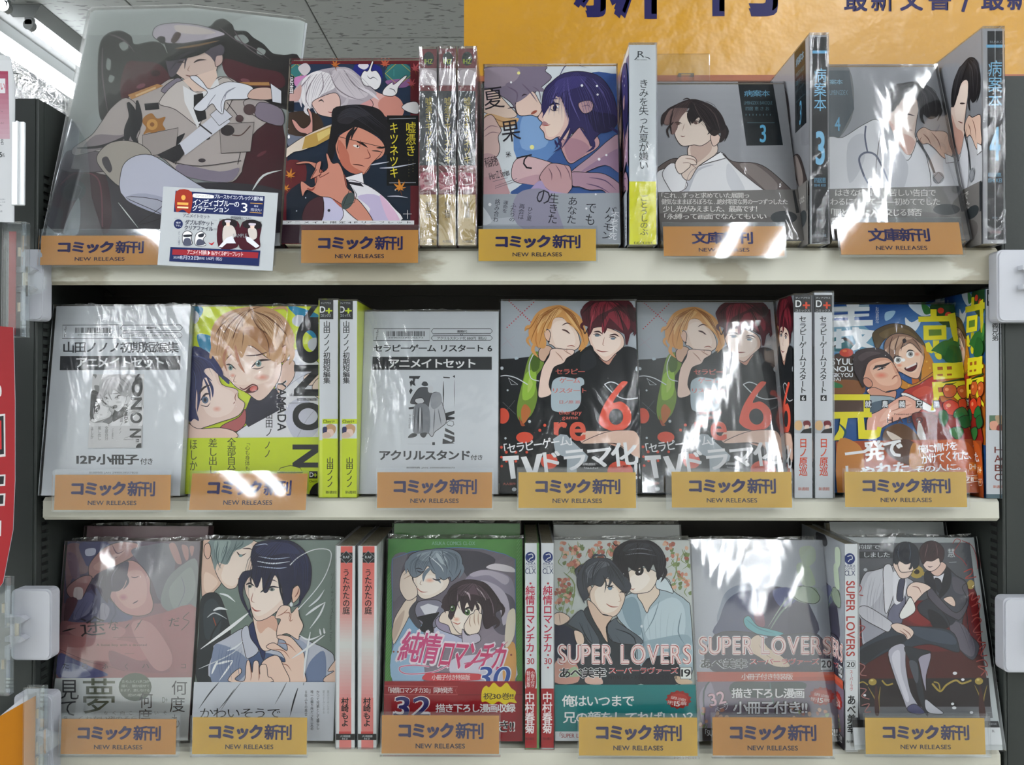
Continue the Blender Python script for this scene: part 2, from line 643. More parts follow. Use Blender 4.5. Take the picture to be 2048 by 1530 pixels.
# ------------------------------------------------------------------ the printed pictures (flat print, drawn as coloured shapes)
A = {}
A['file'] = """
@ 0 0 2.732
g a9b0ae 8e9496 800,40 700,1250 400,0 1750,0 1750,700 1500,1300 100,1300
p b3bab8 495,55 1045,38 1690,120 1660,330 1540,300 1000,190 470,190
s 2a2629 545,640 533,420 540,260 575,190 650,165 715,195 735,240 830,225 890,245 930,330 1000,420 720,560 610,660
s 2a2629 1100,170 1150,140 1180,110 1225,102 1270,135 1285,165 1345,170 1385,205 1440,240 1490,290 1550,300 1640,320 1640,600 1400,520 1180,300
s 979e9c 650,240 690,225 700,260 670,275
s 979e9c 1280,200 1330,190 1360,225 1320,240
s 979e9c 1410,260 1450,275 1440,300 1405,290
s 979e9c 585,320 605,330 600,380 580,370
s 979e9c 600,410 625,420 610,450 592,440
h 6b5f66 6 600,190 640,200 690,230 740,290
h 6b5f66 6 560,260 560,420 590,620
h 6b5f66 5 1200,150 1290,220 1380,260 1480,330
h 6b5f66 5 1280,170 1340,250 1440,320
s 55222f 690,345 760,335 870,350 930,430 900,520 700,570 655,480
s 55222f 1230,320 1400,370 1535,400 1540,480 1320,460 1230,400
e 7d4b57 770,470 26 12 -20
e 7d4b57 1340,440 26 10 10
e 3a1620 850,400 26 18
s 4b1f2b 1335,700 1440,650 1545,680 1545,1080 1240,1060 1225,940 1295,840
e 6c3945 1430,840 30 9 -30
s 3c3840 340,880 600,840 700,1100 1000,1000 1540,1040 1540,1270 300,1270
s 3d1a25 300,960 400,905 520,915 590,1000 592,1270 345,1270 345,1150 270,1110
c 6b3a48 8 330,1010 400,950 500,950 550,1020 560,1240
e 1f1c22 400,1040 70 60
O 5b5560 340,1040 400,985 450,1030 420,1090 360,1090
s 8c8f93 345,1270 430,1080 430,1270
S aaa3a1 430,870 500,760 640,700 760,760 760,850 640,960 460,930 345,935 340,890
S 6f656c 345,870 400,820 640,850 600,920 540,940 350,935
S b9b0ad 690,545 850,480 950,430 1080,500 1200,420 1300,450 1400,550 1480,640 1380,740 1330,900 1315,950 1240,1000 1000,950 880,860 780,860 740,700
S b5aca9 560,660 610,590 690,535 760,600 750,760 600,800 420,850 400,810 500,740
s 8f858a 520,740 660,740 740,700 740,760 600,800 440,840
h 2d282e 12 420,810 560,800 700,740 770,650
h 24222a 38 700,560 730,640 700,720 690,800
h 24222a 30 750,550 760,660 730,740 760,800
h 24222a 26 880,860 960,780 1010,730
S 8b8392 880,500 1000,520 1060,500 1000,440 960,430
S cfc7c3 870,560 1000,440 1090,600 1100,700 960,600
S c5bdb9 1090,700 1190,440 1290,470 1230,620 1130,690
p e7e7e9 1000,470 1090,520 1190,430 1200,470 1120,620 1080,700 1010,560
p 1e1d22 1060,520 1110,510 1130,650 1085,670 1060,600
c 3a343a 4 1100,700 1000,800 960,900
c 3a343a 4 1240,560 1330,700 1300,900
S b0a7a6 1330,560 1420,540 1540,610 1540,680 1400,640
S 8c8190 1400,640 1420,560 1540,600 1540,690
p b88b5a 700,520 860,460 895,470 720,545
p d8b88f 740,520 850,475 855,485 745,530
p b88b5a 1310,450 1470,450 1475,468 1310,466
p 25222a 790,568 868,562 872,598 795,604
s a6763e 790,640 830,620 860,650 905,640 890,680 905,710 860,720 850,745 820,725 785,735 800,700 780,670
e c99a58 833,682 30 30
e 8e5f34 833,682 12 12
P a79e9c 780,740 975,700 960,830 850,850 785,850
P a79e9c 1200,680 1390,670 1370,830 1210,840
e 5a4648 1365,600 34 30
e 5a4648 1310,650 22 20
e 3c3438 1245,715 38 30
c 5b4240 6 1270,740 1320,740 1370,690
e 4a4247 1135,755 14 10
e 4a4247 1105,878 20 11
p d7d8e2 965,800 1190,615 1262,665 1015,850
P d7d8e2 1150,630 1210,580 1272,640 1200,690
l 3a343a 8 1090,680 1160,735
P 2d2a30 860,850 985,790 1010,840 980,875 950,890
c 3a343a 4 950,890 1100,910 1320,880
s 8d8494 980,900 1200,940 1310,920 1240,1000 1000,960
S aba49c 530,860 590,790 680,770 770,790 830,850 760,900 680,960 655,1020 560,930
s 4b464c 560,870 590,860 615,920 600,945 570,910
S c6c8d8 665,940 720,865 830,850 960,930 1120,1030 1240,1080 1000,1180 690,1090
s b0b2c6 690,1090 800,1060 1000,1120 1000,1180 860,1170
S b5b7c6 690,1080 880,1170 870,1200 760,1225 900,1110
S d9c3b9 945,365 965,310 1100,265 1180,300 1185,385 1130,440 1070,470 1000,430 955,395
p e7cfc2 1000,440 1060,500 1140,500 1190,420 1180,380
S c9b0ab 1180,300 1215,300 1215,345 1180,365
s 5f5863 905,300 960,290 1080,265 1010,330 960,410 930,420 915,370
s 5f5863 1100,270 1180,240 1225,260 1220,300 1185,310 1175,340 1150,310
h 4a434e 8 1060,280 1020,320 1010,380
h 3a2c30 7 1060,345 1090,330 1130,330
h 3a2c30 7 970,345 990,340 1010,345
h 7c4a44 5 1015,412 1050,420 1085,410
h a58478 3 1040,360 1028,385 1040,392
S c6bec9 835,185 860,145 950,128 1090,140 1220,180 1215,200 1140,218 1000,240 900,235 850,212
s ddd3cf 960,140 1090,150 1180,180 1100,190 980,180
P 232127 900,238 1000,240 1140,218 1218,198 1225,235 1160,262 1010,290 920,300
h 8e7152 8 960,268 1080,250 1200,225
s 17161b 890,300 1010,275 1150,260 1100,300 1000,325 910,335
s 4f3634 868,205 890,200 900,225 880,230
s 4f3634 935,225 960,180 990,185 980,215 955,238
S 302a30 862,210 900,205 900,240 875,232
S e4e6ee 1040,425 1075,418 1110,450 1150,490 1250,450 1380,478 1360,540 1260,548 1230,560 1220,625 1185,600 1160,570 1110,610 1060,595 1110,540 1135,505 1090,470
c 77788a 3 1180,520 1150,560 1130,600
c 77788a 3 1230,520 1210,570 1215,615
h 9c9dac 6 1290,480 1240,510 1230,550
S d6b7ab 1385,490 1480,485 1490,545 1360,540
P dfe1ea 1480,460 1540,500 1540,570 1490,560
h d9dedd 8 1380,1040 1440,960 1540,930
h d9dedd 4 650,1110 760,1250
H 3f3a43 3 8 920,300 1060,265 1180,250 / 930,400 980,330 1060,290
"""
A['fox'] = """
@ 540 80 3.186
r 6d2630 40 100 960 1400
g 30415c 222f40 0,200 0,900 110,150 900,150 900,1160 110,1160
s 2b2f86 540,160 700,170 700,300 560,300
s e6e0e8 560,165 600,140 630,165 600,190
e 3f7f80 170,200 60 48
O c9a94a 112,200 170,152 228,200 170,248
e 3f7f80 820,215 88 72
s 9b6ea0 740,260 900,250 870,300 780,300
O cdb94c 735,215 820,138 910,215 820,292
V 5fa6a0,1 780 180 800 240 1
s 8a6a60 850,90 850,90 851,91
s d08fc0 160,240 250,230 200,300 160,290
s 7a7f90 110,480 200,470 300,640 130,700
s 4b3a30 110,470 300,470 330,600 120,600
s 6f2d33 100,780 230,800 200,1000 100,1000
s 222c3c 110,980 260,900 360,1060 330,1160 110,1160
p 6d2630 40,100 105,150 105,1180 40,1380
p 6d2630 895,130 960,130 960,1400 895,1400
p 6d2630 60,125 960,125 960,155 60,155
S e6b9b4 590,300 700,340 760,360 820,380 850,440 820,500 700,480 600,440
s d99a8e 760,350 830,380 855,450 820,500 720,480 690,400
S dfa9a8 360,350 480,320 640,380 640,440 500,440 380,440
s bdb4bd 120,390 190,270 240,230 330,190 480,175 560,220 640,300 680,350 600,400 500,440 420,420 380,400 250,440 200,400
s f1edf0 215,250 300,200 400,230 420,300 330,350 270,400 250,450 205,390 200,310
s d8d0d6 400,200 520,200 600,300 620,360 520,380 430,330
h e6e0e6 16 230,260 190,340 202,430
h e6e0e6 15 560,300 640,340 695,385
h f1edf0 18 340,320 285,400 296,470
h e6e0e6 14 250,400 225,450 262,490
h cdc6cc 15 500,360 480,410 430,430
h 8e848c 5 300,220 250,300 230,380 260,440
h 8e848c 5 380,200 420,300 500,360 600,390
h 8e848c 5 470,190 540,290 640,350
h 8e848c 4 330,210 340,300 300,380
h 8e848c 5 260,230 200,300 120,390
S e8c6bd 270,400 340,360 420,340 450,390 440,450 400,470 400,495 320,480 290,450
h 3c2c30 6 310,395 330,385 345,400
h 9c4a48 4 370,460 390,465 400,460
s cfa9a4 90,380 150,330 200,290 190,380 130,395
s d8cfd4 180,180 230,150 260,190 220,230
S f0eef0 580,240 600,200 625,200 650,140 660,145 645,200 680,200 710,250 700,300 670,320 640,300 600,290
S f0eef0 720,350 730,310 780,270 790,285 860,230 870,240 820,300 810,340 780,360
S f0eef0 840,430 880,400 940,400 945,470 880,460
h 6b6b74 4 620,230 640,250 660,240 690,260
h 6b6b74 4 760,310 790,320 800,340
S d9a39b 140,510 160,560 190,590 230,600 270,610 270,480 240,440 260,520 230,560 200,560 165,520
S e5d7c9 70,780 75,730 110,690 250,600 420,530 580,495 590,500 560,540 420,610 230,700 150,720
p c4a25c 225,620 420,540 585,500 555,540 420,610 290,680 205,700
p e2cb85 300,600 380,565 400,590 310,650
s a8854a 430,550 530,520 480,570 420,600
p 17171b 745,482 945,482 945,930 745,930
l b9bcc4 3 760,505 930,500
l b9bcc4 3 760,912 930,910
S 262328 400,520 430,440 500,420 600,420 700,450 750,530 780,620 770,700 730,730 700,620 560,580 440,600 430,640 400,760 370,730
s 3d3a40 430,520 470,450 560,440 640,480 560,500 500,540
s dc9c88 440,620 500,580 560,560 680,620 730,680 720,740 660,780 600,860 520,840 470,780 440,760 420,680
O 35201f 440,620 430,700 460,780 520,840 600,860 650,790 700,740 730,690
s c87c68 440,640 500,720 520,800 600,850 520,850 450,780
h 262328 18 540,560 500,620 490,700
h 262328 14 440,610 400,700 395,760
h 262328 12 700,600 760,660 730,740
h 262328 18 480,430 415,450 398,520
h 262328 14 740,520 795,610 768,690
h 262328 13 640,560 690,600 722,650
h 262328 10 560,560 530,600 520,640
h 1f1a1c 10 555,650 590,665 625,690
h 1f1a1c 9 680,690 720,690 745,680
e efe7e2 553,681 22 8 15
e 1f1a1c 560,681 6 7
h 1f1a1c 5 650,710 690,712 720,722
h 5a2420 5 528,795 570,800 605,810
h 7a352d 4 620,700 640,750 600,760
h 7a352d 3 580,640 570,700
P f1eef2 480,880 590,848 600,920 500,900
S f0eef4 500,900 600,920 700,980 780,1060 830,1160 440,1160 430,1100 540,1000
s cfc4e2 560,1000 700,1000 760,1160 600,1160 640,1080
s e8c5df 700,990 780,1070 830,1160 760,1160
p 2a2630 490,905 580,915 600,940 500,920
S d4d0ea 330,1010 420,1010 470,1100 440,1160 320,1160
S 55323a 215,1160 220,1080 270,1020 340,1010 330,1160
e 33333f 378,1090 9 9
S d49482 170,785 230,775 300,790 290,820 250,790 180,795
s c77463 300,820 350,850 400,870 470,850 500,960 540,990 540,1050 470,1080 380,1000 330,980 290,920
S da9a88 360,740 370,730 400,790 440,790 470,850 490,940 530,980 530,1040 480,1060 390,1010 320,1000 240,960 210,1000 200,905 260,940 290,930 300,880 260,890 290,830 300,790 330,780 320,850 370,820
c 6b2c28 4 300,830 270,885 330,860
c 6b2c28 4 340,830 320,880 380,850
S da9a88 500,1040 560,1020 660,1160 600,1180 480,1080
e 55605f 500,1030 34 60 30
O 2c3535 470,1060 540,1040 555,990 520,930
h 9c4a3e 8 240,950 270,960 290,940
LEAF d18a3a 130 870 52 10
LEAF d18a3a 98 950 38 40
LEAF d9943f 832 950 62 -10
LEAF c8793c 415 165 46 20
LEAF c86a50 735 160 52 0
LEAF b85a60 925 190 50 30
LEAF b85a60 905 285 46 -20
h cfd3e0 6 640,800 700,790 760,780
h cfd3e0 6 700,820 790,815 930,790
h cfd3e0 5 750,1000 820,1000 880,1010
l f4f4f6 3 877,1085 877,1140
l f4f4f6 3 850,1112 904,1112
l f4f4f6 3 97,540 97,600
l f4f4f6 3 72,570 122,570
e f4f4f6 122,620 7 12
e cfd4e0 170,1090 4 4
e cfd4e0 230,1010 4 4
e cfd4e0 800,960 4 4
p 17171b 103,232 155,232 153,345 103,345
H b4acb4 3 12 300,190 220,270 215,430 / 480,180 420,280 330,420
H b4acb4 3 8 480,180 600,250 680,350 / 430,200 480,300 560,400
H 4a4a55 3 12 430,450 560,420 750,560 / 420,540 520,500 700,620
V f2eef0,1 105 238 150 345 熊猫
p 17171b 103,392 155,392 153,462 103,462
V 9c9a5c,0 122 402 138 456 ᴋᴜᴍ
V e4d64a,1 765 530 818 885 キツネツキ
V e4d64a,1 868 525 928 745 嘘憑き
V 9c9a5c,0 905 760 920 850 ・・・・・
V 9c9a5c,0 880 760 892 880 ・・・・・・
r e9eaee 85 1155 920 1180
T 2b2b33,1 105 1159 900 1174 ア ニ メ イ ト 限 定 4 P リ ー フ レ ッ ト
r 3c2230 60 1180 200 1340
"""
A['fox'] = A['fox'].replace('V 9c9a5c,0 122 402 138 456 ᴋᴜᴍ\n', '').replace('s 8a6a60 850,90 850,90 851,91\n', '')
A['summer'] = """
@ 940 80 3.187
r d9dfe4 60 150 970 1320
s 3f5f9c 760,230 900,215 960,260 960,600 860,500
s 6f94c8 300,480 420,420 560,560 600,700 560,780 300,760
s 8fb0da 330,500 430,460 500,560 480,680 330,690
s 44649c 500,760 620,640 700,600 960,560 960,990 300,990 330,920
S 8a7f92 70,180 460,165 480,200 520,240 470,290 420,330 400,380 330,470 300,470 260,400 150,330 80,300
s a497a4 80,190 300,180 300,250 200,300 80,290
S e3cdbf 80,320 160,330 250,420 300,480 240,500 110,470 70,440
s dfc6c4 80,330 140,340 130,420 80,440
s d9b48a 110,470 240,500 310,500 280,540 180,560 90,540
h b38a63 5 120,480 200,520 300,530
h b38a63 5 110,500 180,550 280,550
S ead0c4 290,400 330,350 400,330 440,390 460,440 430,490 390,480 310,480
s 8a7f92 230,280 330,270 450,300 470,330 400,330 350,370 290,400 240,360
h 77697e 6 240,300 300,340 290,420
h 77697e 6 330,280 380,330 430,400
h 77697e 5 400,300 440,330 450,390
h 4a3a48 6 330,362 345,350 365,352
h 4a3a48 5 240,440 270,432 290,440
e a9604f 408,463 22 9 -30
S dcc0bb 70,560 90,500 140,480 180,540 200,580 180,620 190,700 160,750 70,740
h 9b7f86 4 80,590 130,550 190,560
h 9b7f86 4 90,620 140,590 200,600
s c9a9ac 70,750 160,740 210,860 240,980 80,990
s c6a1a6 80,880 200,900 250,990 80,990
S d8b9bd 265,870 280,780 350,740 480,770 560,800 640,830 640,880 540,930 400,920 300,910
s c7a4ae 300,900 420,860 540,880 540,930 400,925
S e9c9c0 435,490 470,440 500,380 560,330 600,420 640,540 620,620 600,640 560,620 520,640 480,630 470,590 445,560 460,530 440,510
s f2dccf 470,450 540,360 590,420 600,520 560,600 500,620 480,560
S c7a0a5 560,620 620,640 720,540 800,600 820,680 700,760 640,790 600,740
s b58d9a 600,640 700,640 760,700 640,780
s b58a8e 470,520 500,540 460,545
h b5605a 5 458,545 490,548 512,540
S 3b3566 460,440 470,330 520,270 600,215 720,205 830,240 900,330 930,420 940,520 900,580 840,590 790,640 770,680 740,600 700,560 650,600 640,500 600,420 570,360 520,380 490,450
s 4d4682 540,280 620,240 740,240 700,300 600,330 560,370
s 2c274f 700,400 800,460 920,480 930,540 880,590 800,590 760,520
h 3b3566 12 560,340 500,420 460,500
h 3b3566 14 600,380 640,520 590,620 540,700
h 3b3566 10 640,520 640,600 580,700
h 3b3566 12 770,600 790,680 740,720
h 3b3566 10 540,640 560,690
h 3b3566 8 560,620 580,680 530,720
h 3b3566 16 500,330 466,420 470,480
h 3b3566 14 540,300 520,380 560,440
h 3b3566 12 900,560 945,600 955,660
h 3b3566 12 700,560 760,640 790,700
h 7069a4 5 560,300 530,370 500,480
h 7069a4 6 620,250 640,380 700,520
h 7069a4 5 700,240 760,330 820,460
h 7069a4 5 780,250 850,350 900,480
h 7069a4 4 600,260 600,400 630,540
h 3b3566 4 560,260 620,160 740,180
h 3b3566 6 880,560 940,600 920,640
S c9a6a8 690,410 760,390 785,420 770,460 720,470
h 8a6a78 4 710,430 750,420 770,440
h 2a2444 8 505,425 535,408 575,415
e 2a2444 540,438 12 18
e ffffff 560,430 7 6
h 2a2444 3 510,440 530,455 560,455
h 3b3566 5 500,395 530,378 570,380
S b89aa8 640,850 760,750 960,600 960,840 860,800 700,860
s a387a0 700,850 860,740 960,700 960,850 860,800
S b393a4 640,850 760,850 860,860 960,930 960,990 880,990 840,960 760,960 700,940 650,930
h 6a5476 5 760,880 860,900 930,960
h 6a5476 5 740,920 820,940 890,980
S c7a2a6 450,860 500,800 540,790 600,800 640,820 650,930 640,960 600,990 500,960 450,900
h 7a5a6a 4 500,820 520,860 520,900
h 7a5a6a 4 545,800 575,850 580,890
h 7a5a6a 4 600,800 630,850 640,900
s b3a3c8 390,950 450,900 500,960 640,990 380,990
H 5a5590 3 14 620,220 500,330 470,450 / 720,210 640,350 640,560
H 5a5590 3 14 720,210 880,330 920,540 / 640,220 700,380 760,640
T 2b2630,0,-8 85 305 215 440 夏
T 2b2630,0,-8 200 515 320 650 果
T 2b2630,0,-8 300 735 400 830 て
T 2b2630,0,-10 228 712 262 750 米
T 2b2630,0,-12 92 745 178 810 稲穂
T 4c4650,1,-14 120 835 250 880 iHertZ Series
l 77717c 3 145,905 240,880
l 77717c 3 160,935 300,885
l 77717c 3 160,948 300,900
e eee9a0 310,212 10 10
e eee9a0 395,684 14 14
e f2f2f6 712,298 8 8
e f2f2f6 808,300 7 7
e f2f2f6 812,355 7 7
e f2f2f6 868,738 7 7
e f2f2f6 822,764 9 9
e f2f2f6 262,272 7 7
# paper_band
p a6abb3 60,990 960,980 965,1320 60,1320
s b9bec6 90,1160 130,1150 340,1130 400,1170 300,1180 80,1180
s 9a97aa 300,990 480,960 560,1100 600,1320 300,1180
s cfd4da 70,1060 140,1160 70,1180
V 33323c,0 420 950 515 1060 の
V 2c2b33,0,4 500 985 560 1180 生きた
V 2c2b33,0,4 620 1005 680 1180 あなた
V 2c2b33,0,4 735 1040 800 1190 でも
V 2c2b33,0,10 850 1065 915 1280 バケモン
V e9ecf0,0,6 890 1100 940 1280 不老不死
V 3b3a44,0,6 155 1020 185 1170 絡み合わ
V 3b3a44,0,6 210 1030 240 1110 運命を
V 3b3a44,0,6 255 1045 290 1165 ふたりの
V 3b3a44,0,6 310 1050 345 1150 再会は
V 3b3a44,0,6 365 1070 395 1160 ひと夏
e e4e7ea 127,1055 10 10
e e4e7ea 800,990 6 6
e e4e7ea 740,1080 7 7
"""
A['grey3'] = """
@ 1240 60 3.186
r 9a9ca2 180 300 1240 1400
g a9abb0 96979c 0,350 0,1000 180,330 1200,330 1200,1060 180,1060
S 6d625f 180,960 250,870 340,820 380,850 240,1030 180,1040
S e3e3e6 230,920 290,880 420,830 500,860 640,780 720,860 900,960 960,1040 990,1060 200,1060
s c4c5cc 430,960 500,880 600,860 500,900 450,1000 430,1060 400,1060
s d2d3d8 690,850 780,980 800,1060 740,1060 680,960
S e9e9ec 270,910 345,850 430,990 345,1040 300,990
S 6f6563 655,790 720,840 860,850 960,900 1110,1040 1160,1100 1000,1060 960,1050 900,1010 760,900 680,820
s 8a807d 760,860 860,860 1000,980 960,1040 860,960
S e0cfc4 440,740 580,690 620,780 500,870 440,960 390,920 430,830
s cbb3a8 450,740 560,710 580,770 480,850
S e4d5ca 345,640 370,560 440,520 560,560 600,660 580,700 520,740 470,735 400,742 360,700
S e7d8ce 350,860 380,810 430,800 480,820 485,860 450,860 440,880 380,920
c 8d6a62 3 400,850 440,850 485,885
h a3837a 4 415,820 470,830 490,860
S e2cabf 575,680 610,660 640,690 620,730 590,740
s 3a2f30 270,600 290,520 350,480 440,445 520,455 620,510 670,600 670,690 630,720 640,660 600,680 560,650 520,560 480,540 450,590 440,500 380,570 360,640 320,660 330,600
s 8d7470 280,590 320,510 400,500 430,510 380,570 350,660 320,660 330,600 300,610
s 2c2528 440,500 480,450 600,500 660,590 660,640 600,640 540,600 500,560 455,600
h 3a2f30 10 310,510 272,550 262,605
h 3a2f30 10 340,590 300,640 314,690
h 2c2528 14 560,550 590,620 556,670
h 2c2528 12 655,590 684,650 664,715
h 2c2528 15 480,470 436,540 450,610
h 2c2528 18 500,480 525,550 498,600
h 3a2f30 6 290,530 270,590 265,620
h 3a2f30 8 340,500 320,600 330,670
h 5a4c4e 5 520,470 600,540 640,660
h 5a4c4e 5 470,470 500,540 580,640
h 3a2f30 5 400,450 430,440 470,470
h 5b4a46 6 345,598 365,592 395,600
e 6a5450 368,603 12 7
h 5b4a46 6 460,598 480,585 510,588
e 6a5450 482,598 12 8
h 9a7068 4 385,678 400,682 415,678
h b59c90 3 410,600 395,650
c 9b8f90 3 410,1020 440,920 500,870 650,800
P efeff1 500,870 640,780 670,820 560,850
p 22282d 752,345 975,345 1038,735 805,738
H 5a4a4c 2.5 12 440,450 340,500 290,620 / 450,450 430,500 380,590
H 4a3e42 2.5 14 450,450 600,480 665,650 / 450,470 480,560 560,650
T 79b0cf,0 790 385 955 425 病案本
T 5f7f8c,0 790 455 970 480 LIMBINGDEX BAROQUE
T 5f7f8c,0 800 490 950 515 四居 恵 さ お
T 5f7f8c,0 800 535 960 548 ・・・・・・・・
l 5f7f8c 2 810,592 985,592
T 6fb7dc,2 890 605 930 718 3
# paper_band
p 7d7a78 180,1040 1160,1020 1240,1400 180,1400
s 6b6765 180,1180 700,1190 960,1200 900,1320 180,1320
p 3c3e40 1095,1030 1110,1026 1140,1170 1118,1172
e 45494c 1040,1200 85 42
T dcdad6,1 262 1042 820 1078 「これ…ずっと求めていた展開っ
T dcdad6,1 262 1082 1065 1118 健気なままぼろぼろな…絶対零度な男の一つずつしたた
T e4e2de,1 272 1125 870 1165 少し光がみえました、最高です！
T dcdad6,1 280 1175 930 1212 「永縛って画面でなんてもいい
"""
A['grey4'] = """
@ 1620 40 3.06
r a0a2a8 90 280 1000 1400
s 6f7276 100,300 240,300 265,560 180,720 100,720
p 3c4a55 100,310 240,310 270,545 180,720 100,725
T 8fc4e0,0 118 365 200 395 案本
T 6f93a8,0 120 430 230 460 LIMBINGDEX
T 6fb7dc,2 150 595 185 680 4
S e2e3e8 100,740 200,720 330,640 420,620 480,800 640,720 700,740 860,830 870,1060 100,1060
S dfe0e6 430,700 470,800 600,860 640,750 700,800 720,1060 420,1060
s c8cad2 440,840 530,790 600,900 560,1060 500,1060
s cfd1d8 230,760 330,700 330,860 240,1000
S e4cfc4 455,560 470,620 540,740 610,830 650,740 640,700 660,540 640,480 560,480 480,560
s d1a99c 470,600 540,680 620,720 640,760 600,830 540,760
s e9d8ce 500,520 560,490 640,500 660,560 630,640 600,680 520,620
s 272528 470,560 460,460 520,400 560,390 650,380 740,420 800,520 780,590 730,610 690,580 670,600 660,500 600,470 560,480 510,560
h 272528 16 520,410 466,480 462,565
h 272528 14 600,450 556,480 536,530
h 272528 12 770,520 800,560 776,620
h 272528 12 690,560 680,600 700,640
h 4b484c 6 540,410 510,480 490,560
h 4b484c 6 640,400 700,460 730,580
h 4b484c 6 700,410 760,480 770,580
h 4a3b3a 6 570,572 600,580 640,590
h 8a5a50 4 560,655 600,672 625,680
S ddbfae 650,700 690,660 740,680 830,690 850,760 870,830 820,850 760,790 720,760 680,760
h 8d6354 4 690,700 720,730 740,770
h 8d6354 4 740,690 780,740 800,800
h 8d6354 3 680,720 670,740 690,760
P eceef1 820,820 890,850 895,870 830,880
c 3e4247 12 655,740 720,840 760,940
e 9b9da3 783,968 34 36
O 46494e 752,968 783,934 815,968 783,1004
c 4d5572 10 340,650 335,720 350,810
c 4d5572 12 330,960 300,870 310,830 350,812 400,830 440,900
c 8a93ad 10 330,960 360,1010 400,1030
c 8a93ad 10 440,900 465,960 480,1020
c a8abb2 3 440,830 470,760 540,800
H 4a484c 3 12 620,385 500,420 470,560 / 660,385 600,440 560,490
H 4a484c 3 10 660,385 770,440 780,580 / 640,390 680,480 680,590
# paper_band
p 7c7977 90,1040 915,1020 1000,1400 90,1400
s 6a6664 90,1180 600,1170 900,1230 800,1330 90,1330
p 33363a 890,1025 915,1022 945,1175 920,1178
e 3c4144 830,1165 82 34
T dcdad6,1 150 1040 765 1085 はきな痛々しく苦しい告白で
T dcdad6,1 120 1095 790 1140 わるになんて――初めてでした
T e2e0dc,1 125 1160 680 1205 「闇と狂気に入り交じる賛否
T d5d3cf,1 125 1215 170 1250 魅
T d5d3cf,1 125 1265 170 1300 演
"""
